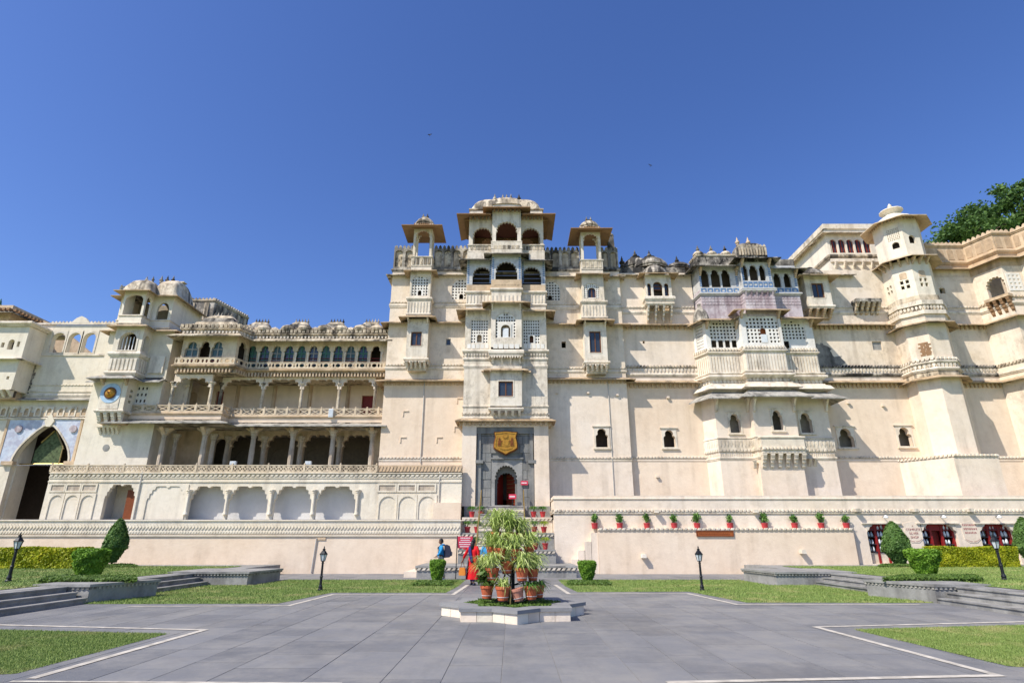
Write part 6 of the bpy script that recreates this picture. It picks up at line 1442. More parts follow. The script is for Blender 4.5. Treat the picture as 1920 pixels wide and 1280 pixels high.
# ================================================================== ARCADED TERRACE AND RETAINING WALLS
YA = 33.0
ta = thing('arcade_terrace', 'cream ground-floor terrace front with white-walled scalloped arches and pierced railing on top', 'building', (X(480, 930, YA), YA, 0))
ax0, ax1 = X(84, 930, YA), X(866, 900, YA)
P = [(ax0, YA + 4), (ax0, YA), (ax1, YA)]; A, B = P[1], P[2]
za0, za1 = 2.6, Z(884, YA)
AR = [(352, 421), (426, 501), (512, 583), (591, 666)]
hs = [H(A, B, a, c_, 911, 985, 'flatcusp', rise=.85)[0] for a, c_ in AR] + [H(A, B, 193, 250, 908, 985, 'flatcusp', rise=.75)[0]]
hs = [[(p[0], max(p[1], za0 + .06)) for p in h_] for h_ in hs]
wall(ta, P, za0, za1, 'cream', {1: hs}, th=.25)
# columns in front of the piers
for u in (350, 423.5, 506.5, 587, 669): column(ta, X(u, 950, YA - .06), YA - .06, za0 + .3, Z(918, YA), .085, 'cream', name='half_column')
# niches: side walls, back and ceiling in white
def room(u0, u1, depth, name='niche'):
    s0, s1 = on(u0, 945, A, B)[0], on(u1, 945, A, B)[0]; x0_, x1_ = A[0] + s0 - .25, A[0] + s1 + .25
    shell(ta, x0_, x1_, YA + .25, YA + .25 + depth, za0 + .04, Z(903, YA), 'nichewhite', name)
room(352, 666, .5, 'white_room'); room(193, 250, 1.3, 'entry_room')
s_ = on(238, 945, A, B)[0]; MB().box(A[0] + s_ - .33, A[0] + s_ + .4, YA + .36, YA + .42, za0 + .05, Z(917, YA)).build('door', 'orangedark', ta)
s0, s1 = on(178, 945, A, B)[0], on(188, 945, A, B)[0]
# blind arches: raised mouldings
def blind(u0, u1, v0, v1, kind='round', w=.06, n=9):
    h_, r_ = H(A, B, u0, u1, v0, v1, kind, n=n); r_ = (r_[0], r_[1], max(r_[2], za0 + .02), r_[3])
    h_ = arch(*r_, kind, n=n, rise=min((r_[1] - r_[0]) / 2, .8)); out = rect(r_[0] - w, r_[1] + w, r_[2] - .01, r_[3] + .1)
    MB().plate(A, B, out, [[(p[0], max(p[1], r_[2])) for p in h_]], .05, -.02).build('blind_arch', 'cream', ta)
for i in range(3):
    blind(89 + i * 29.5, 113 + i * 29.5, 928, 990, 'round'); blind(710 + i * 37, 742 + i * 37, 930, 990, 'round')
blind(273, 345, 911, 990, 'flatcusp', .08, 9)
for i in range(3):
    for u0, u1 in ((97 + i * 29.5, 121 + i * 29.5), (711 + i * 37, 741 + i * 37)):
        r_ = rect_on(A, B, u0, u1, 909, 919.5); MB().plate(A, B, rect(r_[0] - .09, r_[1] + .09, r_[2] - .08, r_[3] + .08), [rect(*r_)], .05, -.02).build('panel_frame', 'cream', ta); MB().fbox(A, B, *r_, -.02, .01).build('panel', 'greyold', ta)
band(ta, P[1:], Z(903.5, YA), Z(901, YA), .05, 'cream'); 
for u in (259,): s_ = on(u, 930, A, B)[0]; F = frame(A, B); MB().tube([F(s_, za1, .05), F(s_, za0, .05)], .035, 6).build('drain_pipe', 'pipe', ta)
s_ = on(824, 910, A, B)[0]; MB().tube([F(s_, za1, .05), F(s_, Z(945, YA), .05)], .03, 6).build('drain_pipe', 'pipe', ta)
PT = P[1:]
rope(ta, PT, Z(891, YA), .06, 'cream', .26); cornice(ta, PT, Z(888.5, YA), Z(886, YA), .12, 'cream'); cornice(ta, PT, Z(897, YA), Z(894.5, YA), .05, 'cream')
xm = X(706, 880, YA)
zrl0, zrl1 = Z(886, YA) + .06, Z(873, YA)
railing(ta, (ax0, YA - .02), (xm, YA - .02), zrl0, zrl1, 1.95, 'railstone', 'xx')
wall(ta, [(xm, YA), (ax1, YA)], zrl0 - .06, zrl1 + .04, 'sand', name='blind_railing', th=.2)
mb = MB(); L = ax1 - xm; n = int(L / .19)
for i in range(n):
    a = (i + .1) * L / n; mb.fprism((xm, YA), (ax1, YA), [(a, zrl0 + .02), (a + .08, zrl0 + .02), (a + .17, zrl1 - .03), (a + .09, zrl1 - .03)], .03, -.02)
mb.build('relief_row', 'sand', ta, kind='stuff')
MB().box(ax0, ax1, YA + .25, YG + 3, za1 - .12, za1 - .02).build('roof_slab', 'greystone', ta)
rg = thing('inner_plaster_wall', 'low pink plaster cheek wall between the arcade and the entrance steps', 'wall', (X(830, 950, 32.6), 32.6, 2.6))
MB().box(X(812, 950, 32.5), X(864, 950, 32.5), 32.5, 32.98, 2.6, Z(942, 32.5)).build('wall', 'peach', rg)

YF = 31.2
lw = thing('left_retaining_wall', 'long cream retaining wall on the left with lattice-patterned parapet band', 'wall', (X(430, 1030, YF), YF, 0))
lx0, lx1 = X(-80, 1030, YF), X(861, 1020, YF)
P = [(lx0, YF), (lx1, YF), (lx1, YF + 2.2)]; ztop = Z(977.5, YF)
wall(lw, P, -.05, ztop, 'peach')
band(lw, P, Z(1001, YF), ztop + .03, .04, 'cream', 'parapet_band'); cornice(lw, P, ztop, ztop + .08, .1, 'cream'); rope(lw, P, Z(998, YF), .05, 'cream', .14); cornice(lw, P, Z(1006, YF), Z(1003, YF), .07, 'cream')
mb = MB(); L = seglen(P[0], P[1]); n = int(L / .17); zA, zB = Z(993, YF), Z(981, YF); zm = (zA + zB) / 2
for i in range(n):
    a = i * L / n; w_ = L / n
    for q0, q1, sg in ((zA, zm, 1), (zm, zB, -1)):
        mb.fprism(P[0], P[1], [(a + .01, q0 + .01), (a + .05, q0 + .01), (a + w_ * .95, q1 - .01), (a + w_ * .95 - .04, q1 - .01)] if sg > 0 else [(a + w_ * .95 - .04, q0 + .01), (a + w_ * .95, q0 + .01), (a + .05, q1 - .01), (a + .01, q1 - .01)], .075, .03)
mb.build('lattice_relief', 'cream', lw, kind='stuff')
MB().box(lx0, lx1, YF + .3, YA + 1, 2.3, 2.62).build('terrace_floor', 'greystone', lw)
F = frame(P[0], P[1]); s_ = on(591, 1040, P[0], P[1])[0]; MB().tube([F(s_, Z(1008, YF), .05), F(s_ - .1, .02, .05)], .03, 6).build('drain_pipe', 'pipe', lw); MB().fbox(P[0], P[1], s_, s_ + .45, Z(1012, YF), Z(1007, YF), -.02, .04).build('stain_patch', 'sand', lw)

YR, YR2 = 30.9, 31.2
rw_ = thing('right_retaining_wall', 'long cream retaining wall on the right with flower-pot ledge and rope mouldings', 'wall', (X(1330, 1030, YR), YR, 0))
rx0, rx1, rx2 = X(1040, 1020, YR2), X(1606, 1030, YR), 34.0
P = [(rx0, YR2 + 3.2), (rx0, YR2), (rx2, YR2)]; zt2 = Z(936, YR2); zl = Z(990.5, YR)
hs = [H(P[1], P[2], a, c_, 981, 1062)[0] for a, c_ in ((1630, 1690), (1733, 1800), (1843, 1908))]
hs = [[(p[0], max(p[1], .47)) for p in h_] for h_ in hs]
wall(rw_, P, -.05, zt2, 'plaster', {1: hs}, th=.4); MB().box(rx0, rx2, YR2 + .4, YW + .2, 2.6, 2.9).build('terrace_floor', 'greystone', rw_)
Pl = [(rx0 + 2.2, YR2 + .05), (rx0 + 2.2, YR), (rx1, YR), (rx1 + .25, YR2 + .05)]
MB().sweep(Pl, [(-.2, -.05), (0, -.05), (0, zl), (-.34, zl)]).build('lower_face', 'peach', rw_); rope(rw_, Pl[1:3], zl - .02, .055, 'white', .24)
cornice(rw_, P, zt2 - .02, zt2 + .08, .05, 'plaster', 'coping'); rope(rw_, P, Z(957, YR2), .06, 'white', .2); cornice(rw_, P, Z(963, YR2), Z(960.5, YR2), .06, 'white')
band(rw_, P, zt2 + .08, zt2 + .2, .0, 'plaster')
for i in range(5): # stepped buttress beside the stair
    z1_ = zl - .2 - i * .42; MB().box(rx0 + 2.17 - (i + 1) * .34 , rx0 + 2.19 - i * .34, YR + .05, YR2 + .02, -.05, z1_).build('stepped_buttress', 'plaster', rw_)
P1r = P[1:]
for u, vv in ((1229, 959), (1414, 959), (1603, 957), (1711, 957), (1814, 957)):
    s_, z_ = on(u, vv, *P1r); MB().fprism(*P1r, [(s_ - .1, z_ - .06), (s_ + .1, z_ - .06), (s_ + .12, z_ + .1), (s_ - .12, z_ + .1)], .32, -.02).build('water_spout', 'white', rw_)
for u, vv in ((1206, 1042), (1503, 1034)):
    s_, z_ = on(u, vv, Pl[1], Pl[2]); MB().fprism(Pl[1], Pl[2], [(s_ - .12, z_ - .08), (s_ + .12, z_ - .08), (s_ + .1, z_ + .1), (s_ - .1, z_ + .1)], .28, -.02).build('water_spout', 'white', rw_)
# carved wooden name board under the ledge
A, B = Pl[1], Pl[2]; s0, s1, z0, z1 = rect_on(A, B, 1306, 1374, 995, 1004.5)
nb = thing('name_board', 'long brown wooden name board hanging under the pot ledge', 'sign', (*frame(A, B)((s0 + s1) / 2, 0, .05)[:2], z0))
MB().fbox(A, B, s0, s1, z0, z1, .002, .05).build('board', 'orangewood', nb); mb = MB().plate(A, B, rect(s0 - .02, s1 + .02, z0 - .02, z1 + .02), [rect(s0 + .02, s1 - .02, z0 + .02, z1 - .02)], .07, .01); mb.build('frame', 'orangedark', nb)
mb = MB(); r_ = random.Random(2); a = s0 + .12
while a < s1 - .15:
    w_ = r_.uniform(.03, .07)
    for k in range(2): mb.fbox(A, B, a, a + w_ * (.4 if k else 1), z0 + .07 + k * .05, z0 + .1 + k * .06, .05, .058)
    a += w_ + .03
mb.build('carved_lettering', 'orangedark', nb)

# ---- shops let into the right wall
def shop(label, u0, u1, kind, seed):
    A, B = P1r; s0, s1, z0, z1 = rect_on(A, B, u0, u1, 982, 1062); z0 = PZ + .02; r_ = random.Random(seed)
    sh = thing('shop_front', label, 'shop', (*frame(A, B)((s0 + s1) / 2, 0, 0)[:2], z0)); W = s1 - s0
    shell(sh, A[0] + s0 - .1, A[0] + s1 + .1, YR2 + .41, YR2 + 2.2, z0, z1 + .05, 'room_red', 'shop_room')
    # carved spandrel brackets and lintel
    for sg in (0, 1):
        x_ = s0 if not sg else s1; d_ = 1 if not sg else -1
        MB().fprism(A, B, [(x_, z1 - .01), (x_ + d_ * .36, z1 - .01), (x_ + d_ * .30, z1 - .10), (x_ + d_ * .18, z1 - .16), (x_ + d_ * .13, z1 - .28), (x_ + d_ * .04, z1 - .33), (x_, z1 - .42)][::d_], .02, -.2).build('carved_bracket', 'white', sh)
    MB().fbox(A, B, s0 - .2, s1 + .2, z1 + .005, z1 + .06, -.02, .1).build('lintel', 'white', sh)
    n = 3; pw = .11
    for i in range(n + 1):
        a = s0 + i * (W - pw) / n; MB().fbox(A, B, a, a + pw, z0, z1, -.36, -.22).build('post', 'redpaint', sh)
    MB().fbox(A, B, s0, s1, z1 - .32, z1 - .02, -.34, -.24).build('fascia', 'redpaint', sh)
    for i in range(n):
        a, c_ = s0 + pw + i * (W - pw) / n, s0 + (i + 1) * (W - pw) / n
        if kind == 1 and i == 1: MB().fbox(A, B, a, c_, z0, z1 - .33, -.5, -.45).build('door', 'darkred', sh); continue
        if kind == 0 and i == 1: pass
        MB().fbox(A, B, a, c_, z0, z0 + .55, -.34, -.26).build('stall_riser', 'white', sh)
        for k in range(4):
            zz = z0 + .58 + k * .36; sf = MB().fbox(A, B, a, c_, zz, zz + .025, -.6, -.2).build('shelf', 'shopdark', sh)
            x_ = a + .05
            while x_ < c_ - .12:
                w_ = r_.uniform(.10, .16); h_ = r_.uniform(.22, .32); mb = MB(); F = frame(A, B); c0 = F(x_ + w_ / 2, zz + .026, -.29)
                mb.lathe([(w_ * .42, 0), (w_ * .5, h_ * .3), (w_ * .34, h_ * .75), (w_ * .16, h_ * .82), (w_ * .2, h_)], 8, c0); mb.build('silver_vessel', r_.choice(['shopwhite', 'crystal', 'crystal']), sf, True); x_ += w_ + .03
    return sh
shop('red-framed shop window with draped cloth, behind the tall clipped conifer', 1630, 1690, 0, 1); shop('red-framed shop with dark closed door, between the two painted wall signs', 1733, 1800, 1, 2); shop('red-framed shop window full of silverware, nearest the right picture edge', 1843, 1908, 2, 3)
def wall_sign(label, u, v0, lines):
    A, B = P1r; s_, z_ = on(u, v0, A, B); F = frame(A, B)
    sg = thing('painted_sign', label, 'sign', F(s_, z_ - .6, 0))
    z0_ = Z(1017, YR2); z1_ = Z(977, YR2); bd = MB().fprism(A, B, [(s_ - .42, z0_ + .18), (s_ - .2, z0_ + .01), (s_ + .2, z0_ + .01), (s_ + .42, z0_ + .18), (s_ + .46, z1_ - .1), (s_, z1_), (s_ - .46, z1_ - .1)], .02, -.02).build('panel', 'plaster', sg)
    for k, tx_ in enumerate(lines):
        zc = z1_ - .16 - k * .19
        if tx_:
            cu = bpy.data.curves.new('lettering', 'FONT'); cu.body = tx_; cu.align_x = 'CENTER'; cu.size = .165 if len(tx_) > 2 else .11; cu.extrude = .004
            if len(tx_) > 6: cu.space_character = .9
            tmp = bpy.data.objects.new('tmp_text', cu); COL.objects.link(tmp); me = bpy.data.meshes.new_from_object(tmp); bpy.data.objects.remove(tmp)
            for v_ in me.vertices: v_.co = Vector((v_.co.x, -v_.co.z, v_.co.y))
            me.materials.clear(); me.materials.append(MATS['maroonprint']); me.name = 'lettering'
            p_ = F(s_, zc - .1, .027); link('lettering', me, sg, p_)
        else:
            mb = MB(); r_ = random.Random(k + u); a = s_ - .38 + .03 * k
            while a < s_ + .34 - .03 * k:
                w_ = r_.uniform(.04, .09); mb.fbox(A, B, a, a + w_, zc - .06, zc + r_.uniform(.02, .05), .02, .026); a += w_ + .03
            mb.build('lettering', 'maroonprint', sg)
    mb = MB()
    for sg_ in (-1, 1):
        for i in range(6): a = .055 * i; mb.fbox(A, B, s_ + sg_ * (.05 + a) - .025, s_ + sg_ * (.05 + a) + .025, z0_ + .05 + .004 * i * i, z0_ + .072 + .004 * i * i, .02, .026)
    mb.build('flourish', 'maroonprint', sg)
wall_sign('painted wall sign with four maroon lines, right of the tall conifer', 1712, 995, ['A', 'COMPLETE', 'SILVER', 'SHOP']); wall_sign('painted wall sign with faded brown lines, between the second and third shops', 1820, 995, [None, None, None])
SPL = 'black wall spotlight above the '
for u, nm in ((1655, 'conifer-side shop window'), (1763, 'shop with the closed door'), (1866, 'silverware shop at the right')):
    s_, z_ = on(u, 968, *P1r); F = frame(*P1r); c0 = F(s_, z_, .0); so = thing('wall_spotlight', 'small white wall lamp above the ' + nm, 'lamp', c0, 'lamps over the shops')
    MB().tube([F(s_, z_, -.02), F(s_, z_ + .03, .22)], .02, 6).build('arm', 'steel', so); MB().lathe([(.03, .12), (.06, .1), (.12, 0), (.1, -.02)], 10, F(s_, z_ - .06, .26)).build('shade', 'signwhite', so, True)

# ================================================================== ENTRANCE STAIR
sx0, sx1 = lx1 + .02, rx0 - .02
st = thing('entrance_stair', 'broad stone stair with moulded landings rising to the entrance arch', 'stairs', ((sx0 + sx1) / 2, 29, 0))
lx_a, lx_b = gr(786, 1082)[0], gr(1072, 1082)[0]
MB().box(-4.3, 2.9, 27.9, 31.1, -.02, .42).build('landing', 'greystone', st); MB().box(-4.36, 2.96, 27.84, 31.08, .422, .5).build('landing_slab', 'greystone', st)
rope(st, [(-4.3, 31), (-4.3, 27.9), (2.9, 27.9), (2.9, 31)], .36, .05, 'white', .22)
MB().box(-4.9, -4.32, 28.1, 31.1, -.02, .24).build('side_step', 'plaster', st); MB().box(2.92, 3.6, 28.1, 30.85, -.02, .24).build('side_step', 'plaster', st)
MB().box(sx0 + .01, sx1 - .01, 33.39, 34.4, -.02, zb - .004).build('podium', 'greystone', st)
n = 13; y0_ = 29.2; y1_ = 33.3; zz1 = zb - .01
sA, sB = xc - 1.35, xc + 1.05
for i in range(n):
    z1_ = .5 + (zz1 - .5) * (i + 1) / n; ya = y0_ + (y1_ - y0_) * i / n
    MB().box(sA, sB, ya, 33.38, .5, z1_ - .05).box(sA, sB, ya - .03, 33.37, z1_ - .048, z1_).build('step', 'plaster' if i % 2 else 'greystone', st)
    if i in (4, 8, 11): rope(st, [(sA, ya), (sB, ya)], z1_ - .1, .045, 'white', .2)
# broad side tiers that carry the pots
TI = [(30.3, 1.15), (31.3, 1.95), (32.3, 2.75)]
for k, (ya, z1_) in enumerate(TI):
    for a, c_ in ((sx0, sA - .02), (sB + .02, sx1)):
        tb = MB().box(a, c_, ya, 33.35, .45, z1_ - .07).box(a, c_, ya - .05, 33.34, z1_ - .068, z1_).build('pot_tier', 'greystone' if k < 2 else 'plaster', st); rope(tb, [(a, ya), (c_, ya)], z1_ - .13, .05, 'white', .2)
for x_, nm in ((sA + .02, 'l'), (sB - .02, 'r')):
    mb = MB(); ps = [(x_, 29.3, .6), (x_, 33.2, zz1 + .05)]
    mb.tube([(x_, 29.3, 1.4), (x_, 33.2, zz1 + .85)], .03, 8); r_ = mb.build('handrail', 'brass', st)
    for i in range(4): f_ = i / 3; MB().tube([(x_, 29.3 + 3.9 * f_, .55 + (zz1 - .5) * f_), (x_, 29.3 + 3.9 * f_, 1.4 + (zz1 - .55) * f_)], .025, 6).build('rail_post', 'brass', st)
# ================================================================== FOLIAGE HELPERS
NR = np.random.default_rng(11)
def leaves(name, pts, nrm, size, mat, parent=None, elong=1.6, jitter=.6, loc=None, tri=False):
    """many leaf-sized faces at pts, roughly facing nrm; one mesh"""
    n = len(pts); pts = np.asarray(pts, float); nrm = np.asarray(nrm, float)
    d = nrm + NR.normal(0, jitter, (n, 3)); d /= np.linalg.norm(d, axis=1)[:, None] + 1e-9
    a = np.cross(d, NR.normal(0, 1, (n, 3))); a /= np.linalg.norm(a, axis=1)[:, None] + 1e-9
    b_ = np.cross(d, a); sz = size * NR.uniform(.6, 1.3, n)[:, None]
    L = sz * elong * .5; W = sz * .5
    if tri: V = np.stack([pts - b_ * W, pts + b_ * W, pts + a * L * 2], 1); k = 3
    else: V = np.stack([pts - a * L, pts + b_ * W + d * W * .3, pts + a * L, pts - b_ * W + d * W * .3], 1); k = 4
    V = V.reshape(-1, 3)
    c_ = np.array(loc if loc is not None else (pts[:, 0].mean(), pts[:, 1].mean(), pts[:, 2].min())); V = V - c_
    me = bpy.data.meshes.new(name); me.vertices.add(n * k); me.vertices.foreach_set('co', V.astype(np.float32).ravel())
    me.loops.add(n * k); me.loops.foreach_set('vertex_index', np.arange(n * k, dtype=np.int32))
    me.polygons.add(n); me.polygons.foreach_set('loop_start', np.arange(0, n * k, k, dtype=np.int32)); me.polygons.foreach_set('loop_total', np.full(n, k, dtype=np.int32))
    me.materials.append(MATS[mat]); me.update(); me.validate()
    return link(name, me, parent, tuple(c_))
def shape_pts(n, prof, H, depth=.25):
    """points just under the surface of a body of revolution; prof(t)=radius, t in 0..1; caps included"""
    t = NR.uniform(0, 1, n * 3); r = np.array([prof(x) for x in t]); keep = NR.uniform(0, r.max(), len(t)) < r + .12 * r.max(); t, r = t[keep][:n], r[keep][:n]
    n = len(t); th = NR.uniform(0, 2 * pi, n); k = 1 - depth * NR.uniform(0, 1, n) ** 2; 
    st_ = NR.uniform(0, 1, n) < .035; k[st_] = NR.uniform(1.0, 1.1, st_.sum()); cap = (t > .93) ; k[cap] = np.sqrt(NR.uniform(0, 1, cap.sum()))
    p = np.stack([r * k * np.cos(th), r * k * np.sin(th), t * H], 1)
    dr = np.array([(prof(min(1, x + .03)) - prof(max(0, x - .03))) / .06 for x in t]) / H
    nm = np.stack([np.cos(th), np.sin(th), -dr + cap * 3], 1); nm /= np.linalg.norm(nm, axis=1)[:, None]
    lump = 1 + .05 * np.sin(7 * th + 9 * t) + .05 * np.sin(5 * th - 14 * t); p[:, :2] *= lump[:, None]
    return p, nm
def plant(name, label, cat, loc, prof, H, n, size, mat, trunk_h=.15, group=None, core='leaf_dark', tw=.05, elong=1.6):
    o = thing(name, label, cat, loc, group); p, nm = shape_pts(n, prof, H); p = p + np.array(loc) + np.array([0, 0, trunk_h])
    leaves('foliage', p, nm, size, mat, o, elong)
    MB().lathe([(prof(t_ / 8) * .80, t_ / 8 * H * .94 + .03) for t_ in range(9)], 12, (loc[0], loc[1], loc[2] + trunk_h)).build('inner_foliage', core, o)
    MB().tube([loc, (loc[0], loc[1], loc[2] + trunk_h + H * .3)], [tw, tw * .7], 7).build('stem', 'bark', o); return o
egg = lambda R, a=.38: (lambda t: R * max(.05, (math.sin(pi * min(1, (t + .06) / 1.08) ** a * .5) if t < .3 else 1) * (max(0, 1 - ((t - .34) / .68) ** 1.7) ** .8 if t > .34 else 1) * (.55 + .45 * min(1, t / .3))))
cup = lambda R0, R1: (lambda t: R0 + (R1 - R0) * min(1, t / .75) ** .7 - (R1 * .12 if t > .95 else 0))
def G3(u, v, z=0): p = gr(u, v, z); return (p[0], p[1], z)
# clipped conifers
plant('clipped_conifer', 'tall egg-shaped clipped conifer on the left, before the cream retaining wall', 'conifer', G3(208, 1062, PZ), egg(.50), 1.95, 9000, .06, 'leaf_cone', .2, 'clipped conifers', elong=2.2)
plant('clipped_conifer', 'tall egg-shaped clipped conifer on the right, covering part of a shop window', 'conifer', G3(1688, 1061, PZ), egg(.60), 1.98, 9500, .06, 'leaf_cone', .06, 'clipped conifers', elong=2.2)
x_, y_, _ = G3(1690, 1060, PZ); plant('clipped_conifer', 'clipped conifer cut off by the right edge of the picture', 'conifer', (X(1928, 1030, y_), y_ - .1, PZ), egg(.58), 2.15, 9000, .06, 'leaf_cone', .1, 'clipped conifers', elong=2.2)
# clipped bushes
BG = 'clipped shrubs'
plant('clipped_bush', 'bright green cup-shaped clipped bush on the raised left lawn beside the hedge', 'bush', G3(163, 1084, PZ), cup(.26, .50), .86, 9000, .05, 'leaf_bush', .05, BG)
plant('clipped_bush', 'green cup-shaped clipped bush on the raised right lawn before the yellow hedge', 'bush', G3(1738, 1080, PZ), cup(.22, .50), .84, 9000, .05, 'leaf_bush', .05, BG)
plant('clipped_bush', 'small clipped bush in front of the man with the backpack', 'bush', G3(819, 1091, 0), cup(.16, .31), .80, 5000, .04, 'leaf_bush', .06, BG)
plant('clipped_bush', 'small clipped bush right of the entrance stair foot', 'bush', G3(1102, 1091, 0), cup(.17, .36), .74, 5000, .04, 'leaf_bush', .08, BG)
# hedges
def hedge(label, x0, x1, y0, y1, z, H, n):
    o = thing('hedge', label, 'hedge', ((x0 + x1) / 2, (y0 + y1) / 2, z), 'long low hedges'); f = NR.uniform(0, 1, (n, 3)); side = NR.integers(0, 10, n)
    p = np.stack([x0 + (x1 - x0) * f[:, 0], np.where(side < 5, y0 + .08 * f[:, 1] ** 2, y0 + (y1 - y0) * f[:, 1]), np.where(side < 5, z + H * f[:, 2], z + H - .08 * f[:, 2] ** 2)], 1)
    e_ = side == 9; p[e_, 0] = np.where(f[e_, 0] > .5, x1 - .06 * f[e_, 1], x0 + .06 * f[e_, 1]); p[e_, 1] = y0 + (y1 - y0) * f[e_, 1]; p[e_, 2] = z + H * f[e_, 2]
    nm = np.where((side < 5)[:, None], np.array([0, -1, .25]), np.array([0, 0, 1.0])); p[:, 1] -= .05 * np.sin(p[:, 0] * 3.1) * np.sin(p[:, 2] * 7); p[:, 2] += .03 * np.sin(p[:, 0] * 2.3)
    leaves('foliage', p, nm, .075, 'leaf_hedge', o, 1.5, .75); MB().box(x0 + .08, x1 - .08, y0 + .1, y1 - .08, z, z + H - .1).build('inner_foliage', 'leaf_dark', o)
xa_, ya_, _ = G3(145, 1066, PZ); hedge('yellow-green clipped hedge on the left behind the street lamp', -31, xa_, ya_ - .2, ya_ + .8, PZ, .86, 20000)
xa_, ya_, _ = G3(1755, 1063, PZ); xb_ = gr(1905, 1063, PZ)[0]; hedge('yellow-green clipped hedge on the right in front of the shops', xa_, xb_, ya_ - .3, ya_ + .6, PZ, .86, 14000)
# low ground cover
def cover(label, poly, z, n, hgt=.14):
    xs = [p[0] for p in poly]; ys = [p[1] for p in poly]; P = []
    while len(P) < n:
        x, y = NR.uniform(min(xs), max(xs)), NR.uniform(min(ys), max(ys))
        if inside((x, y), poly): P.append((x, y, z + hgt * NR.uniform(.3, 1)))
    nm = np.tile([0, -.4, 1.0], (n, 1)); o = leaves('ground_cover', P, nm, .05, 'leaf_dark', None, 1.6, .7); tag(o, label, 'ground cover', kind='stuff')
cover('dark low ground cover under the left raised bush', g2([(70, 1094), (255, 1094), (255, 1086), (90, 1086)], PZ), PZ, 9000)
cover('dark low ground cover under the right raised bush', g2([(1655, 1092), (1845, 1092), (1830, 1084), (1690, 1084)], PZ), PZ, 9000)
cover('low ground cover at the foot of the bush near the man', g2([(770, 1099), (845, 1099), (852, 1092), (785, 1092)]), 0, 2600, .1); cover('low ground cover at the foot of the bush right of the stair', g2([(1062, 1098), (1148, 1098), (1140, 1091), (1068, 1091)]), 0, 2600, .1)
cover('dark ground cover under the left conifer', g2([(190, 1064.5), (260, 1064.5), (245, 1060.5), (195, 1060.5)], PZ), PZ, 2000, .12); cover('dark ground cover under the right conifer', g2([(1645, 1064), (1722, 1064), (1722, 1060.5), (1655, 1060.5)], PZ), PZ, 2000, .12)
# grass blades
def grass(label, poly, z, dens, h, w, ymax=99):
    xs = [p[0] for p in poly]; ys = [p[1] for p in poly]; area = (max(xs) - min(xs)) * (max(ys) - min(ys)); n = int(area * dens)
    x = NR.uniform(min(xs), max(xs), n); y = NR.uniform(min(ys), max(ys), n); ins = np.zeros(n, bool); j = len(poly) - 1
    for i in range(len(poly)):
        xi, yi, xj, yj = *poly[i], *poly[j]; c_ = ((yi > y) != (yj > y)) & (x < (xj - xi) * (y - yi) / (yj - yi + 1e-12) + xi); ins ^= c_; j = i
    ins &= (np.abs(x) < y * .95 + .3); x, y = x[ins], y[ins]; n = len(x); x = x + NR.normal(0, .03, n); y = y + NR.normal(0, .03, n)
    if not n: return
    p = np.stack([x, y, np.full(n, z)], 1); lean = NR.normal(0, .5, (n, 3)); lean[:, 2] = 1; lean /= np.linalg.norm(lean, axis=1)[:, None]
    hh_ = h * NR.uniform(.5, 1.3, n)[:, None]; a = NR.uniform(0, pi, n); sd = np.stack([np.cos(a), np.sin(a), np.zeros(n)], 1) * w
    V = np.stack([p - sd, p + sd, p + lean * hh_], 1).reshape(-1, 3); c_ = p.mean(0); c_[2] = z
    me = bpy.data.meshes.new('grass'); me.vertices.add(n * 3); me.vertices.foreach_set('co', (V - c_).astype(np.float32).ravel()); me.loops.add(n * 3); me.loops.foreach_set('vertex_index', np.arange(n * 3, dtype=np.int32))
    me.polygons.add(n); me.polygons.foreach_set('loop_start', np.arange(0, n * 3, 3, dtype=np.int32)); me.polygons.foreach_set('loop_total', np.full(n, 3, dtype=np.int32)); me.materials.append(MATS['grass']); me.update()
    tag(link('grass', me, None, tuple(c_)), label, 'grass', kind='stuff')
grass('mown grass of the left lawn beyond the paving', lawn_ml, .004, 900, .05, .008); grass('mown grass of the right lawn beyond the paving', lawn_mr, .004, 900, .05, .008)
grass('mown grass of the near left lawn corner', lawn_nl, .004, 6500, .03, .0042); grass('mown grass of the near right lawn corner', lawn_nr, .004, 6500, .03, .0042)
grass('mown grass on the raised left lawn', [(-39, 12.6), (-12.75, 12.6), (-12.75, 29.2), (-39, 29.2)], PZ + .012, 330, .05, .010); grass('mown grass on the raised right lawn', [(12.75, 12.6), (39, 12.6), (39, 29.2), (12.75, 29.2)], PZ + .012, 330, .05, .010)

# ---- big tree behind the right wing
def big_tree(name, label, base, H, R, crown_z, n, seed, size=.42):
    r_ = random.Random(seed); o = thing(name, label, 'tree', base); mb = MB(); top = Vector(base) + Vector((0, 0, crown_z)); mb.tube([base, top], [.55, .35], 9)
    cl_ = []
    for i in range(90):
        a = r_.uniform(0, 2 * pi); k = r_.uniform(.25, 1) ** .6; el = r_.uniform(-.15, 1)
        c_ = top + Vector((R * k * cos(a), R * k * sin(a), (H - crown_z) * (.1 + .85 * el * (1 - .45 * k)))); mid = top.lerp(c_, .5) + Vector((0, 0, .3)); mb.tube([top, mid, c_], [.18, .1, .04], 5); cl_.append((c_, r_.uniform(.4, .85)))
    mb.build('trunk', 'bark', o); P = []; N_ = []
    for c_, rr_ in cl_:
        m_ = int(n / len(cl_)); d = NR.normal(0, 1, (m_, 3)); d /= np.linalg.norm(d, axis=1)[:, None]; q = NR.normal(0, .55, (m_, 3)) * rr_ * np.array([1.25, 1.25, .6]); P.append(q + np.array(c_)); N_.append(d + np.array([0, 0, .6]))
    leaves('crown', np.concatenate(P), np.concatenate(N_), size, 'leaf_tree', o, 1.5, .6, loc=tuple(top)); return o
yy = 47; big_tree('broadleaf_tree', 'large dark broadleaf tree rising behind the panelled parapet at the right', (X(1905, 400, yy), yy, 0), Z(345, yy), 4.4, Z(445, yy), 15000, 5, .22)
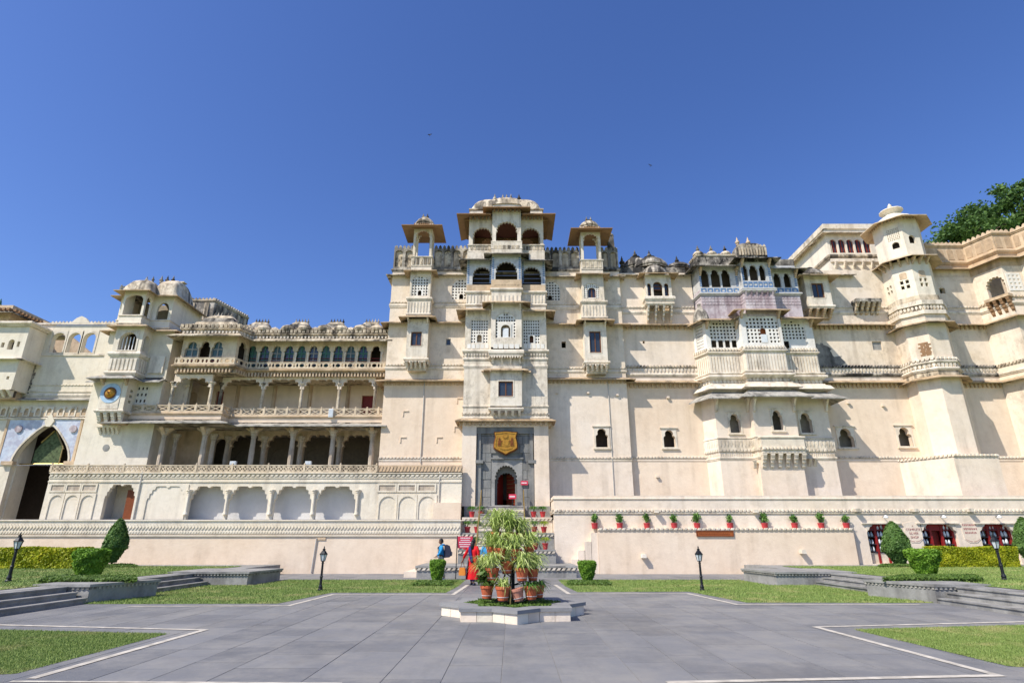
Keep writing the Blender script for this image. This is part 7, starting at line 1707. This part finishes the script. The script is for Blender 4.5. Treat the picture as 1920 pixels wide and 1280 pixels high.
yy = 46; big_tree('broadleaf_tree', 'lower broadleaf tree just right of the octagonal turret, behind the parapet', (X(1800, 440, yy), yy, 0), Z(425, yy), 3.4, Z(470, yy), 7000, 9, .21)

# ================================================================== LAMP POSTS
def lamp_post(label, loc, h):
    o = thing('lamp_post', label, 'lamp', loc, 'garden lamp posts'); x, y, z = loc; k = h / 1.36
    MB().lathe([(.085, 0), (.085, .05), (.06, .08), (.07, .12), (.045, .2), (.045, .42), (.06, .44), (.04, .47), (.035, .85), (.05, .87), (.03, .9), (.045, .93)], 10, loc).build('post', 'blacksteel', o) if k == 1 else MB().lathe([(r * 1.0, q * k) for r, q in [(.085, 0), (.085, .05), (.06, .08), (.07, .12), (.045, .2), (.045, .42), (.06, .44), (.04, .47), (.035, .85), (.05, .87), (.03, .9), (.045, .93)]], 10, loc).build('post', 'blacksteel', o)
    zt_ = z + .93 * k; MB().lathe([(.065, 0), (.115, .2)], 6, (x, y, zt_ + .005)).build('glass_lantern', 'lampglass', o)
    mb = MB()
    for i in range(6): a = 2 * pi * i / 6; mb.tube([(x + .068 * cos(a), y + .068 * sin(a), zt_), (x + .119 * cos(a), y + .119 * sin(a), zt_ + .21)], .009, 4)
    mb.lathe([(.075, -.01), (.075, .01)], 6, (x, y, zt_)); mb.build('lantern_frame', 'blacksteel', o)
    MB().lathe([(.135, .207), (.14, .225), (.10, .27), (.075, .31), (.05, .33), (.045, .37), (.055, .385), (.02, .4), (.015, .43), (.025, .445), (.004, .48)], 6, (x, y, zt_)).build('lantern_roof', 'blacksteel', o)
for lb, u, v_, z in (('black lantern lamp post at the left edge before the hedge', 15, 1091, PZ), ('black lantern lamp post on the left middle lawn', 600, 1107, 0), ('black lantern lamp post on the right middle lawn', 1317, 1107, 0), ('black lantern lamp post at the right in front of the hedge and shop', 1884, 1088, PZ)):
    p = G3(u, v_, z); lamp_post(lb, (p[0], p[1], z), 1.36)

# ================================================================== STAR PLANTER AND POT STAND
pc = (X(962, 1130, 14.35), 14.35)
pl = thing('star_planter', 'low star-shaped stone planter with grey coping in the middle of the courtyard', 'planter', (*pc, 0))
def star(R, r, n=8, rot=pi / 8 * 0): 
    return [(pc[0] + (R if i % 2 == 0 else r) * cos(-pi / 2 + .05 + i * pi / n), pc[1] + (R if i % 2 == 0 else r) * sin(-pi / 2 + .05 + i * pi / n)) for i in range(2 * n)]
So, Si = star(1.62, 1.28), star(1.10, .86)
for i in range(16):
    A, B = So[i], So[(i + 1) % 16]; L = seglen(A, B); n = 2
    for k in range(n): MB().fbox(A, B, k * L / n + .004, (k + 1) * L / n - .004, -.005, .185, -.16, 0).build('stone_panel', 'plaster' if (i + k) % 3 else 'cream', pl)
big = star(1.67, 1.32)
mb = MB(); n = 16
mb.add([(p[0], p[1], .19) for p in big] + [(p[0], p[1], .26) for p in big] + [(p[0], p[1], .19) for p in Si] + [(p[0], p[1], .26) for p in Si],
       [f for i in range(n) for j in ((i + 1) % n,) for f in ((i, j, 16 + j, 16 + i), (16 + i, 16 + j, 48 + j, 48 + i), (32 + j, 32 + i, 48 + i, 48 + j), (i, 32 + i, 32 + j, j))]); mb.build('coping', 'slatecap', pl)
MB().prism(Si, .0, .2).build('soil', 'soil', pl)
gp = []
while len(gp) < 9000:
    x, y = NR.uniform(-1.1, 1.1, 2)
    if inside((pc[0] + x, pc[1] + y), Si): gp.append((pc[0] + x, pc[1] + y, .2 + NR.uniform(0, .07)))
tag(leaves('planter_grass', gp, np.tile([0, -.3, 1.], (len(gp), 1)), .045, 'leaf_dark', None, 2.2, .8), 'short dark grass filling the star-shaped planter', 'grass', kind='stuff')
# pots
def pot_mesh(r, h, mat):
    return MB().lathe([(r * .66, 0), (r * .70, h * .06), (r * .74, h * .2), (r * .78, h * .21), (r * .78, h * .25), (r * .75, h * .26), (r * .93, h * .78), (r * 1.02, h * .79), (r * 1.04, h * .98), (r * .99, h), (r * .9, h), (r * .86, h * .84), (r * .0, h * .82)], 18, caps=False).data('pot', mat, False)
PM = {m_: pot_mesh(.15, .26, m_) for m_ in ('terracotta', 'terracotta_pale')}
RIM = MB().lathe([(.15 * .775, .058), (.15 * .80, .058), (.15 * .81, .068), (.15 * .79, .068)], 18).data('painted_band', 'crystal')
def spider_mesh(seed, nb=150, R=.3, Hh=.32):
    r_ = random.Random(seed); vs_, fs_ = [], []
    for i in range(nb):
        a = r_.uniform(0, 2 * pi); L = R * r_.uniform(.6, 1.25); up = Hh * r_.uniform(.35, 1.15); w_ = r_.uniform(.007, .013); px_, py_ = r_.uniform(-.05, .05), r_.uniform(-.05, .05); k0 = len(vs_); drop = r_.uniform(.1, .9)
        sd = (-sin(a) * w_, cos(a) * w_); tw_ = r_.uniform(-.5, .5)
        for s_ in range(7):
            f_ = s_ / 6; rr_ = L * f_; z = up * (1 - (1 - min(1, f_ * 1.7)) ** 2) - drop * .5 * max(0, f_ - .35) ** 1.6; ww = (1 - f_ ** 3) * 1.0 + .05; b2 = a + tw_ * f_
            vs_ += [(px_ + rr_ * cos(b2) - sd[0] * ww, py_ + rr_ * sin(b2) - sd[1] * ww, z), (px_ + rr_ * cos(b2) + sd[0] * ww, py_ + rr_ * sin(b2) + sd[1] * ww, z + .004)]
        fs_ += [(k0 + 2 * s_, k0 + 2 * s_ + 1, k0 + 2 * s_ + 3, k0 + 2 * s_ + 2) for s_ in range(6)]
    return mesh('spider_leaves', vs_, fs_, 'leaf_spider')
SP = [spider_mesh(k) for k in range(5)] + [spider_mesh(9, 60, .18, .2), spider_mesh(12, 150, .34, .46)]
def tuft_mesh(seed, mat, n=260, R=.16, H=.3):
    P = NR.normal(0, .42, (n, 3)) * np.array([R, R, H * .5]) + np.array([0, 0, H * .5]); o = leaves('tmp', P, P - np.array([0, 0, .05]) , .05, mat, None, 2.2, .8, loc=(0, 0, 0)); me = o.data; bpy.data.objects.remove(o); return me
TU = {k: tuft_mesh(1, k) for k in ('leaf_pot', 'leaf_dark', 'leaf_lime')}
FERN = spider_mesh(21, 70, .26, .12)
fm = FERN.copy(); fm.materials.clear(); fm.materials.append(MATS['leaf_pot'])
lm_ = FERN.copy(); lm_.materials.clear(); lm_.materials.append(MATS['leaf_lime'])
GP_ = 'terracotta pots on the central stand'
def stand_pot(label, x, y, z, veg, sc=1.0, mat='terracotta', tilt=0.0, vs_=1.0):
    o = thing('potted_plant', label, 'potted plant', (x, y, z), GP_)
    p = link('pot', PM[mat], o, (x, y, z)); p.scale = (sc,) * 3; p.rotation_euler = (0, tilt, 0)
    b_ = link('painted_band', RIM, o, (x, y, z)); b_.scale = (sc,) * 3; b_.rotation_euler = (0, tilt, 0)
    s_ = MB().lathe([(.12 * sc, 0), (.0, .012)], 12, (x + tilt * .22, y, z + .215 * sc), caps=False).build('soil', 'soil', o)
    if veg is not None: q = link('leaves', veg, o, (x + tilt * .2, y, z + .21 * sc), rng.uniform(0, 6)); q.scale = (vs_,) * 3
    return o
bx_, by_ = pc
def at_px(u, v_, y): return X(u, v_, y), Z(v_, y)
rows = [  # (u, v of pot base, y offset, label, plant, scale)
 (913, 1121, -.3, 'bottom-row terracotta pot at the left with feathery dark plant', 'leaf_dark', 1.12, 'terracotta', 0),
 (943, 1125, -.55, 'bottom-row terracotta pot left of the tilted pale pot', SP[5], 1.22, 'terracotta', 0),
 (973, 1126, -.5, 'pale pink tilted terracotta pot in the bottom row', None, 1.12, 'terracotta_pale', -.22),
 (996, 1123, -.42, 'bottom-row terracotta pot right of the tilted pale pot', fm, 1.2, 'terracotta', 0),
 (1009, 1119, -.1, 'rightmost bottom-row terracotta pot, half hidden behind its neighbour', fm, 1.15, 'terracotta', 0),
 (907, 1089, .05, 'leftmost second-row terracotta pot with trailing spider plant', SP[0], 1.0, 'terracotta', 0),
 (923, 1088, -.38, 'second-row terracotta pot at the left front with long spider leaves', SP[1], 1.15, 'terracotta', 0),
 (950, 1074, -.22, 'middle terracotta pot buried under a large pale spider plant', SP[6], 1.1, 'terracotta', 0),
 (979, 1088, -.42, 'second-row terracotta pot right of the middle one with spider plant', SP[2], 1.15, 'terracotta', 0),
 (999, 1087, -.15, 'second-row terracotta pot at the right side of the stand', SP[3], 1.05, 'terracotta', 0),
 (938, 1048, -.28, 'third-row terracotta pot at the left front of the stand', SP[4], 1.05, 'terracotta', 0),
 (967, 1050, -.3, 'third-row terracotta pot right of centre behind hanging leaves', SP[0], 1.05, 'terracotta', 0),
 (992, 1044, .0, 'third-row terracotta pot at the far right of the stand', SP[1], 1.0, 'terracotta', 0),
 (922, 1044, .05, 'third-row terracotta pot at the far left of the stand', SP[2], 1.0, 'terracotta', 0),
 (929, 1015, .1, 'fourth-row terracotta pot at the left hidden under spider leaves', SP[6], .95, 'terracotta', 0),
 (975, 1017, .1, 'fourth-row terracotta pot at the right hidden under spider leaves', SP[3], .95, 'terracotta', 0),
 (954, 1017, -.02, 'topmost terracotta pot with upright dusty shrub on the stand', SP[6], 1.0, 'terracotta', 0)]
sd = thing('pot_stand', 'dark iron tiered stand carrying the terracotta pots in the planter', 'plant stand', (*pc, .2))
MB().tube([(bx_, by_, .18), (bx_, by_, 1.6)], .04, 8).build('pole', 'blacksteel', sd)
MB().tube([X(957, 1140, by_ - .62) and (X(957, 1140, by_ - .6), by_ - .6, .15), (X(957, 1140, by_ - .6), by_ - .6, .62)], .016, 6).build('support_rod', 'brass', sd)
for (u, v_, dy, lb, vg, sc, mt, tl) in rows:
    x, z = at_px(u, v_, by_ + dy); sc *= .9; stand_pot(lb, x, by_ + dy, z, TU[vg] if isinstance(vg, str) else vg, sc, mt, tl, 1.15 if not isinstance(vg, str) else 1.5)
    MB().tube([(bx_, by_, max(.25, z - .12)), (x, by_ + dy, z - .012)], .012, 5).build('arm', 'blacksteel', sd); MB().lathe([(.1 * sc, -.014), (.105 * sc, -.014), (.105 * sc, -.002), (.1 * sc, -.002)], 12, (x, by_ + dy, z)).build('pot_ring', 'blacksteel', sd)
for dx, dy in ((-.42, -.3), (.4, -.2), (-.1, .45)): MB().tube([(bx_ + dx * .4, by_ + dy * .4, .9), (bx_ + dx, by_ + dy, .16)], .018, 6).build('leg', 'blacksteel', sd)

# ---- pots on the stair tiers
RP = MB().lathe([(.10, 0), (.15, .26), (.165, .265), (.165, .31), (.14, .31), (.13, .27), (0, .26)], 16, caps=False).data('pot', 'potred')
def stair_pot(label, x, y, z, kind, sc=1.0):
    o = thing('potted_plant', label, 'potted plant', (x, y, z), 'red pots on the stair tiers'); p = link('pot', RP, o, (x, y, z)); p.scale = (sc,) * 3
    MB().tube([(x, y, z + .25), (x + .01, y, z + .48)], [.035, .025], 6).build('stem', 'bark', o)
    for a in (0, 1.9, 4.0): q = link('fronds', {'g': fm, 'l': lm_}[kind], o, (x, y, z + .46), a)
xsl = [(sx0 + .35), (sx0 + .85)]; xsr = [(sB + .45), (sB + .95)]
tiers = ('top', 'middle', 'bottom')
for k, (ya, z1_) in enumerate(TI[::-1]):
    for j in range(2):
        stair_pot(f'red pot with palm fronds on the {tiers[k]} left stair tier, {"outer" if j == 0 else "inner"} one', xsl[j] + (.15 * (k == 0)), ya + .3, z1_, 'g')
        stair_pot(f'red pot with {"lime" if (k > 0 and j) else "green"} fronds on the {tiers[k]} right stair tier, {"inner" if j == 0 else "outer"} one', xsr[j] + .05, ya + .3, z1_, 'l' if (k > 0 and j) else 'g')
# ---- pots on the ledge of the right retaining wall
LPOT = MB().lathe([(.13, 0), (.16, .24), (.17, .245), (.17, .28), (.14, .28), (0, .25)], 14, caps=False).data('pot', 'potred')
us = (1115, 1162, 1213, 1264, 1307, 1369, 1434, 1490, 1540, 1587); order = ('first', 'second', 'third', 'fourth', 'fifth', 'sixth', 'seventh', 'eighth', 'ninth', 'tenth')
for k, u in enumerate(us):
    yq = YR + .17; x = X(u, 985, yq); o = thing('ledge_pot', f'red pot with bushy green plant on the right wall ledge, {order[k]} from the stair', 'potted plant', (x, yq, zl), 'red pots along the wall ledge')
    link('pot', LPOT, o, (x, yq, zl)); MB().tube([(x, yq, zl + .22), (x, yq, zl + .45)], .015, 5).build('stem', 'bark', o)
    q = link('foliage', TU['leaf_pot'], o, (x, yq, zl + .32), k * 1.3); q.scale = (1.05 + .15 * sin(k * 2.1), 1.0, 1.3 + .2 * sin(k * 3.3))
# ---- red notice board by the stair
A, B = (gr(857, 1073)[0] , 27.2), (gr(857, 1073)[0] + 2, 27.2); s0, s1 = on(858, 1018, A, B)[0], on(886, 1018, A, B)[0]; z0, z1 = Z(1027, 27.2), Z(1005, 27.2)
sg = sign('red notice board with white lettering on a black frame left of the stair', 'notice_board', A, B, s0, s1, z0, z1, 0, 5)
mb = MB(); F = frame(A, B)
for s_ in (s0 - .02, s1 + .02): mb.tube([F(s_, .0, .25), F(s_, z1 + .03, -.03)], .02, 6)
mb.tube([F(s0, .35, .15), F(s1, .35, .15)], .015, 5); mb.build('frame', 'blacksteel', sg)
# ---- small fittings on the terraces
for lb, u, v_, y in (('white floodlight on the terrace railing below the loggia, left one', 437, 871, 33.4), ('white floodlight on the terrace railing below the loggia, right one', 578, 871, 33.4)):
    x, z = at_px(u, v_, y); o = thing('floodlight', lb, 'lamp', (x, y, z - .1), 'terrace floodlights')
    MB().box(x - .17, x + .17, y - .08, y + .08, z, z + .2).build('housing', 'crystal', o); MB().box(x - .14, x + .14, y - .09, y - .082, z + .03, z + .17).build('lens', 'lampglass', o); MB().box(x - .03, x + .03, y - .03, y + .03, z - .35, z).build('bracket', 'steel', o)
x, z = at_px(620, 782, YG - .12); o = thing('junction_box', 'pale box fixed to the first-floor loggia railing near the right end', 'box', (x, YG - .12, z))
MB().box(x - .14, x + .14, YG - .2, YG - .08, z, z + .52).build('casing', 'crystal', o); MB().box(x - .11, x + .11, YG - .208, YG - .202, z + .05, z + .47).build('door', 'lampglass', o)
# ---- birds
def bird(label, u, v_, y, s_, bank):
    x, z = at_px(u, v_, y); o = thing('bird', label, 'bird', (x, y, z))
    MB().lathe([(.0, -.5 * s_), (.09 * s_, -.3 * s_), (.13 * s_, 0), (.1 * s_, .25 * s_), (.07 * s_, .36 * s_), (.06 * s_, .42 * s_), (.0, .52 * s_)], 8, (x, y, z), caps=False).build('body', 'crow', o, True)
    for sg_ in (-1, 1):
        MB().add([(x, y, z + .15 * s_), (x + sg_ * .45 * s_, y - .2 * s_, z + .3 * s_ + bank * sg_), (x + sg_ * .85 * s_, y - .1 * s_, z + .02 * s_ + bank * sg_ * 2), (x + sg_ * .4 * s_, y - .1 * s_, z - .1 * s_ + bank * sg_), (x, y, z - .15 * s_), (x, y + .02, z)], [(0, 1, 3, 4), (1, 2, 3)]).build('wing', 'crow', o)
    MB().add([(x - .05 * s_, y, z - .4 * s_), (x + .05 * s_, y, z - .4 * s_), (x + .12 * s_, y, z - .75 * s_), (x - .12 * s_, y, z - .75 * s_)], [(0, 1, 2, 3)]).build('tail', 'crow', o)
bird('small dark bird in the sky, left of the tower top', 806, 253, 45, .26, .02); bird('small dark bird in the sky, right of the tower top', 1219, 310, 45, .22, -.05)
# ================================================================== PEOPLE
def skin_mesh(name, verts, edges, radii, mat, sub=1, root=0):
    """continuous tapered surface grown over a jointed skeleton"""
    me = bpy.data.meshes.new(name); me.from_pydata(verts, edges, []); me.update(); o = bpy.data.objects.new('tmp_skin', me); COL.objects.link(o)
    md = o.modifiers.new('skin', 'SKIN'); sv = me.skin_vertices[0].data
    for i, r in enumerate(radii): sv[i].radius = (r, r) if not isinstance(r, tuple) else r; sv[i].use_root = (i == root)
    sb = o.modifiers.new('sub', 'SUBSURF'); sb.levels = sb.render_levels = sub
    dg = bpy.context.evaluated_depsgraph_get(); dg.update(); out = bpy.data.meshes.new_from_object(o.evaluated_get(dg)); bpy.data.objects.remove(o)
    out.materials.clear(); out.materials.append(MATS[mat]); out.polygons.foreach_set('use_smooth', [True] * len(out.polygons)); out.name = name; return out
def hand_chain(w, d, up, sgn, V, E, R, wi, curl=.5):
    """palm and five fingers from the wrist vertex wi along d"""
    d = Vector(d).normalized(); s_ = Vector(up).cross(d).normalized(); n_ = d.cross(s_)
    w = Vector(w); pm = w + d * .05; V.append(tuple(pm)); E.append((wi, len(V) - 1)); R.append((.032, .016)); pi_ = len(V) - 1
    for k, (off_, ln) in enumerate(((-.027, .07), (-.009, .08), (.009, .075), (.027, .058))):
        b0 = pm + s_ * off_ + d * .035; V.append(tuple(b0)); E.append((pi_, len(V) - 1)); R.append(.011)
        b1 = b0 + d * ln * .5 + n_ * ln * .3 * curl; V.append(tuple(b1)); E.append((len(V) - 2, len(V) - 1)); R.append(.009)
        b2 = b1 + d * ln * .3 + n_ * ln * .6 * curl; V.append(tuple(b2)); E.append((len(V) - 2, len(V) - 1)); R.append(.007)
    t0 = w + d * .03 - s_ * .035 * sgn; V.append(tuple(t0)); E.append((wi, len(V) - 1)); R.append(.012); t1 = t0 + d * .04 - s_ * .02 * sgn + n_ * .02; V.append(tuple(t1)); E.append((len(V) - 2, len(V) - 1)); R.append(.009)
def head(parent, c_, facing, mat, hair='hair', long_hair=False, s=1.0):
    """head with brow, nose, mouth, ears and hair; facing = yaw (0 looks to +x)"""
    M = Matrix.Rotation(facing, 4, 'Z'); vs_, fs_ = [], []; nu, nv = 20, 16
    for j in range(nv + 1):
        ph = pi * j / nv
        for i in range(nu):
            th = 2 * pi * i / nu; x, y, z = sin(ph) * cos(th), sin(ph) * sin(th), cos(ph)
            rx, ry, rz = .095, .075, .118
            if z < 0: rx *= 1 - .18 * (-z) ** 1.5; ry *= 1 - .28 * (-z)
            px, py, pz = x * rx + (.012 if (z < -.2 and x > .3) else 0), y * ry, z * rz
            if x > .86 and abs(y) < .34 and -.42 < z < .12: px += .022 * (1 - abs(y) / .34) * (1 - (z + .42) / .6 if z > -.3 else .8)
            if x > .75 and .02 < z < .25 and .2 < abs(y) < .55: px -= .008
            vs_.append(tuple(Vector(c_) + M @ Vector((px * s, py * s, pz * s))))
    fs_ = [(j * nu + i, (j + 1) * nu + i, (j + 1) * nu + (i + 1) % nu, j * nu + (i + 1) % nu) for j in range(nv) for i in range(nu)]
    h = MB().add(vs_, fs_); 
    for sg_ in (-1, 1):
        e = Vector(c_) + M @ Vector((-.005, sg_ * .078, -.01)) * s; h.lathe([(.0, -.03 * s), (.014 * s, -.02 * s), (.018 * s, .01 * s), (.008 * s, .03 * s), (0, .032 * s)], 6, e, caps=False)
    ho_ = h.build('head', mat, parent, True)
    mb = MB()
    for sg_ in (-1, 1): e = Vector(c_) + M @ Vector((.082, sg_ * .03, .012)) * s; mb.lathe([(.0, -.008), (.011, -.003), (.011, .004), (0, .008)], 8, e, caps=False)
    mb.build('eye', 'eye', ho_)
    m_ = Vector(c_) + M @ Vector((.078, 0, -.055)) * s; MB().add([tuple(m_ + M @ Vector((0, -.022, 0))), tuple(m_ + M @ Vector((.006, 0, -.007))), tuple(m_ + M @ Vector((0, .022, 0))), tuple(m_ + M @ Vector((.007, 0, .006)))], [(0, 1, 2, 3)]).build('mouth', 'maroonprint', ho_)
    hv, hf = [], []; nu, nv = 20, 9
    for j in range(nv + 1):
        for i in range(nu):
            th = 2 * pi * i / nu; back = (1 - cos(th)) / 2; lim = .36 + .30 * back ** .8; ph = pi * lim * j / nv
            k = 1.08 + .02 * sin(5 * th); x, y, z = sin(ph) * cos(th) * .098 * k, sin(ph) * sin(th) * .080 * k, cos(ph) * .124 * k
            hv.append(tuple(Vector(c_) + M @ Vector((x - .004, y, z + .002)) * s))
    hf = [(j * nu + i, (j + 1) * nu + i, (j + 1) * nu + (i + 1) % nu, j * nu + (i + 1) % nu) for j in range(nv) for i in range(nu)]
    MB().add(hv, hf).build('hair', hair, parent, True)
    if long_hair:
        c0 = Vector(c_) + M @ Vector((-.07, 0, 0)) * s
        MB().tube([tuple(c0 + Vector((0, 0, .05))), tuple(c0 + M @ Vector((-.03, 0, -.08))), tuple(c0 + M @ Vector((-.05, 0, -.22))), tuple(c0 + M @ Vector((-.045, 0, -.34)))], [.05, .075, .065, .02], 10).build('long_hair', hair, parent, True)
    return ho_
def person(label, loc, yaw, H=1.68, skin='skin', top=None, legs=None, arms=None, stride=.0, mats=None, long_hair=False):
    o = thing('person', label, 'person', loc); k = H / 1.7; M = Matrix.Rotation(yaw, 4, 'Z'); B0 = Vector(loc)
    W = lambda x, y, z: tuple(B0 + M @ Vector((x, y, z)) * k)
    # one continuous body: pelvis root, spine, neck, arms, legs
    V = [W(0, 0, .93), W(.0, 0, 1.12), W(-.01, 0, 1.32), W(-.0, 0, 1.44), W(.015, 0, 1.52)]; E = [(0, 1), (1, 2), (2, 3), (3, 4)]; R = [(.15 * k, .12 * k), (.13 * k, .10 * k), (.16 * k, .11 * k), (.07 * k, .07 * k), (.052 * k, .052 * k)]
    hands = []
    for sg_, (el, wr) in zip((-1, 1), arms):
        i0 = len(V); V += [W(-.01, sg_ * .17, 1.38), W(*el), W(*wr)]; E += [(2, i0), (i0, i0 + 1), (i0 + 1, i0 + 2)]; R += [.058 * k, .042 * k, .028 * k]; hands.append((i0 + 2, V[i0 + 1], V[i0 + 2], sg_))
    for sg_ in (-1, 1):
        i0 = len(V); f_ = stride * sg_; V += [W(0, sg_ * .09, .86), W(.06 + f_ * .5, sg_ * .09, .48), W(-.02 + f_, sg_ * .09, .09), W(.13 + f_, sg_ * .10, .03)]; E += [(0, i0), (i0, i0 + 1), (i0 + 1, i0 + 2), (i0 + 2, i0 + 3)]; R += [.085 * k, .056 * k, .04 * k, (.04 * k, .028 * k)]
    for wi, el, wr, sg_ in hands:
        d = Vector(wr) - Vector(el); hand_chain(wr, d, (0, 0, 1) if abs(d.normalized().z) < .8 else (M @ Vector((1, 0, 0))), sg_, V, E, R, wi)
    link('body', skin_mesh('body', [tuple(Vector(v_) - B0) for v_ in V], E, R, skin), o, loc)
    # trousers and top as slightly larger skinned shells
    tv = [W(0, 0, 1.06), W(0, 0, .93)]; te = [(0, 1)]; tr = [(.165 * k, .135 * k), (.172 * k, .14 * k)]
    for sg_ in (-1, 1):
        i0 = len(tv); f_ = stride * sg_; tv += [W(0, sg_ * .092, .84), W(.06 + f_ * .5, sg_ * .09, .48), W(-.02 + f_, sg_ * .09, .12)]; te += [(1, i0), (i0, i0 + 1), (i0 + 1, i0 + 2)]; tr += [.105 * k, .078 * k, .066 * k]
    link('trousers', skin_mesh('trousers', [tuple(Vector(v_) - B0) for v_ in tv], te, tr, mats['legs']), o, loc)
    sv = [W(0, 0, .84), W(0, 0, 1.08), W(-.01, 0, 1.32), W(-.0, 0, 1.43)]; se = [(0, 1), (1, 2), (2, 3)]; sr = [(.205 * k, .165 * k), (.165 * k, .13 * k), (.188 * k, .138 * k), (.085 * k, .085 * k)]
    for sg_, (el, wr) in zip((-1, 1), arms):
        e_, w_ = Vector(el), Vector(wr); c_ = e_.lerp(w_, mats.get('sleeve', .3)); i0 = len(sv); sv += [W(-.01, sg_ * .175, 1.385), W(*el), W(*c_)]; se += [(2, i0), (i0, i0 + 1), (i0 + 1, i0 + 2)]; sr += [.078 * k, .062 * k, .056 * k]
    link('top', skin_mesh('top', [tuple(Vector(v_) - B0) for v_ in sv], se, sr, mats['top']), o, loc)
    for sg_ in (-1, 1):
        f_ = stride * sg_; c0 = Vector(W(.05 + f_, sg_ * .095, .0)); sh = MB().lathe([(.10 * k, .003), (.11 * k, .02), (.09 * k, .06), (.04 * k, .09)], 12, (0, 0, 0), sx=1.25, sy=.5); sh.v = [tuple(c0 + M @ Vector(p)) for p in sh.v]; sh.build('shoe', mats['shoe'], o, True)
    head(o, W(.03, 0, 1.60), yaw + mats.get('turn', 0), skin, 'hair', long_hair, k); return o, W, M, k
# man in blue with a backpack, walking left, seen from the side
loc = G3(823.5, 1088.5); loc = (loc[0], loc[1] + .4, 0)
o, W, M, k = person('man in bright blue jacket and grey trousers carrying a dark backpack', loc, pi, 1.64, 'skin', arms=[((.0, -.24, 1.12), (.16, -.2, .98)), ((.02, .24, 1.12), (.18, .2, 1.0))], stride=.14, mats=dict(top='shirtblue', legs='trousers', shoe='shoe', sleeve=.85))
c0 = Vector(W(-.12, 0, 1.47)); MB().tube([W(.05, 0, 1.44), W(-.05, .07, 1.47), W(-.13, .0, 1.45), W(-.05, -.07, 1.47), W(.05, -.0, 1.44)], .035, 8).build('hood', 'shirtblue', o, True)
bp = thing('backpack', 'dark grey and navy backpack on the back of the man in blue', 'backpack', W(-.28, 0, .95))
prof = [(-.14, .92), (-.36, .94), (-.42, 1.05), (-.41, 1.25), (-.35, 1.42), (-.22, 1.47), (-.14, 1.44)]
for nm, y0_, y1_, mt, q in (('main_compartment', -.15, .15, 'bagdark', prof), ('front_pocket', -.11, .11, 'baggrey', [(-.40, .98), (-.47, 1.0), (-.48, 1.14), (-.42, 1.2)])):
    n = len(q); MB().add([W(x, y0_, z) for x, z in q] + [W(x, y1_, z) for x, z in q], [tuple(range(n)), tuple(range(n, 2 * n))[::-1]] + [(i, n + i, n + (i + 1) % n, (i + 1) % n) for i in range(n)]).build(nm, mt, bp)
for sg_ in (-1, 1): MB().tube([W(-.16, sg_ * .1, 1.42), W(.0, sg_ * .12, 1.47), W(.15, sg_ * .13, 1.34), W(.12, sg_ * .15, 1.1), W(-.12, sg_ * .13, .98)], .02, 6).build('strap', 'bagdark', bp)
# woman in red, seen from behind, bag in her left hand
loc = G3(886, 1096.5)
o, W, M, k = person('woman in long red tunic with navy scarf and dark hair, walking away', loc, pi / 2 - .35, 1.62, 'skin_light', arms=[((-.02, -.25, 1.14), (.1, -.24, .98)), ((-.02, .34, 1.12), (.06, .47, .92))], stride=.1, mats=dict(top='kurtared', legs='navy', shoe='bagdark', sleeve=.7, turn=-.1), long_hair=True)
vs_, fs_ = [], []; n = 22; lv = [(1.20, .165, .125), (1.05, .17, .14), (.9, .20, .165), (.7, .215, .18), (.45, .24, .20), (.22, .27, .225)]
for j, (z, ry, rx) in enumerate(lv):
    for i in range(n): a = 2 * pi * i / n; f_ = 1 + (.05 + .02 * j) * .5 * sin(6 * a + j * .4) * (j > 1); vs_.append(W(rx * f_ * cos(a), ry * f_ * sin(a), z))
fs_ = [(j * n + i, j * n + (i + 1) % n, (j + 1) * n + (i + 1) % n, (j + 1) * n + i) for j in range(len(lv) - 1) for i in range(n)]
MB().add(vs_, fs_).build('tunic_skirt', 'kurtared', o, True)
def cloth(pts, w, name, mat, par, th=.006):
    vs_, fs_ = [], []
    for p, q in pts: vs_ += [W(*p), W(*q)]
    fs_ = [(2 * i, 2 * i + 1, 2 * i + 3, 2 * i + 2) for i in range(len(pts) - 1)]; ob = MB().add(vs_, fs_).build(name, mat, par, True); md = ob.modifiers.new('thickness', 'SOLIDIFY'); md.thickness = th; return ob
cloth([((.11, .12, 1.30), (.12, .02, 1.30)), ((.02, .14, 1.46), (.02, .04, 1.46)), ((-.12, .15, 1.42), (-.13, .03, 1.42)), ((-.165, .14, 1.25), (-.175, .01, 1.25)), ((-.165, .08, 1.0), (-.18, -.05, 1.0)), ((-.19, .02, .84), (-.2, -.09, .84))], .1, 'scarf', 'navy', o)
cloth([((-.05, .2, .95), (-.19, .14, .95)), ((-.08, .23, .6), (-.21, .16, .6)), ((-.1, .26, .24), (-.24, .19, .24))], .1, 'scarf_end', 'navy', o)
hb = thing('handbag', 'orange handbag hanging from the hand of the woman in red', 'bag', W(.08, .50, .34))
q = [(-.13, .34), (.13, .34), (.15, .42), (.11, .64), (-.11, .64), (-.15, .42)]; n = len(q)
MB().add([W(.06, .50 + a, z) for a, z in q] + [W(.14, .50 + a, z) for a, z in q], [tuple(range(n)), tuple(range(n, 2 * n))[::-1]] + [(i, n + i, n + (i + 1) % n, (i + 1) % n) for i in range(n)]).build('bag_body', 'bagorange', hb)
MB().tube([W(.1, .42, .63), W(.1, .45, .80), W(.1, .49, .87), W(.1, .53, .80), W(.1, .58, .63)], .011, 6).build('handle', 'orangedark', hb)
# third person, mostly hidden behind the plants
loc = G3(911, 1089); loc = (loc[0], loc[1] + .6, 0)
person('person in blue, mostly hidden behind the potted spider plants beside the woman', loc, pi / 2, 1.58, 'skin', arms=[((-.02, -.25, 1.14), (.1, -.22, .95)), ((-.02, .25, 1.14), (.1, .22, .95))], stride=.08, mats=dict(top='shirtblue', legs='bagdark', shoe='bagdark', sleeve=.5))
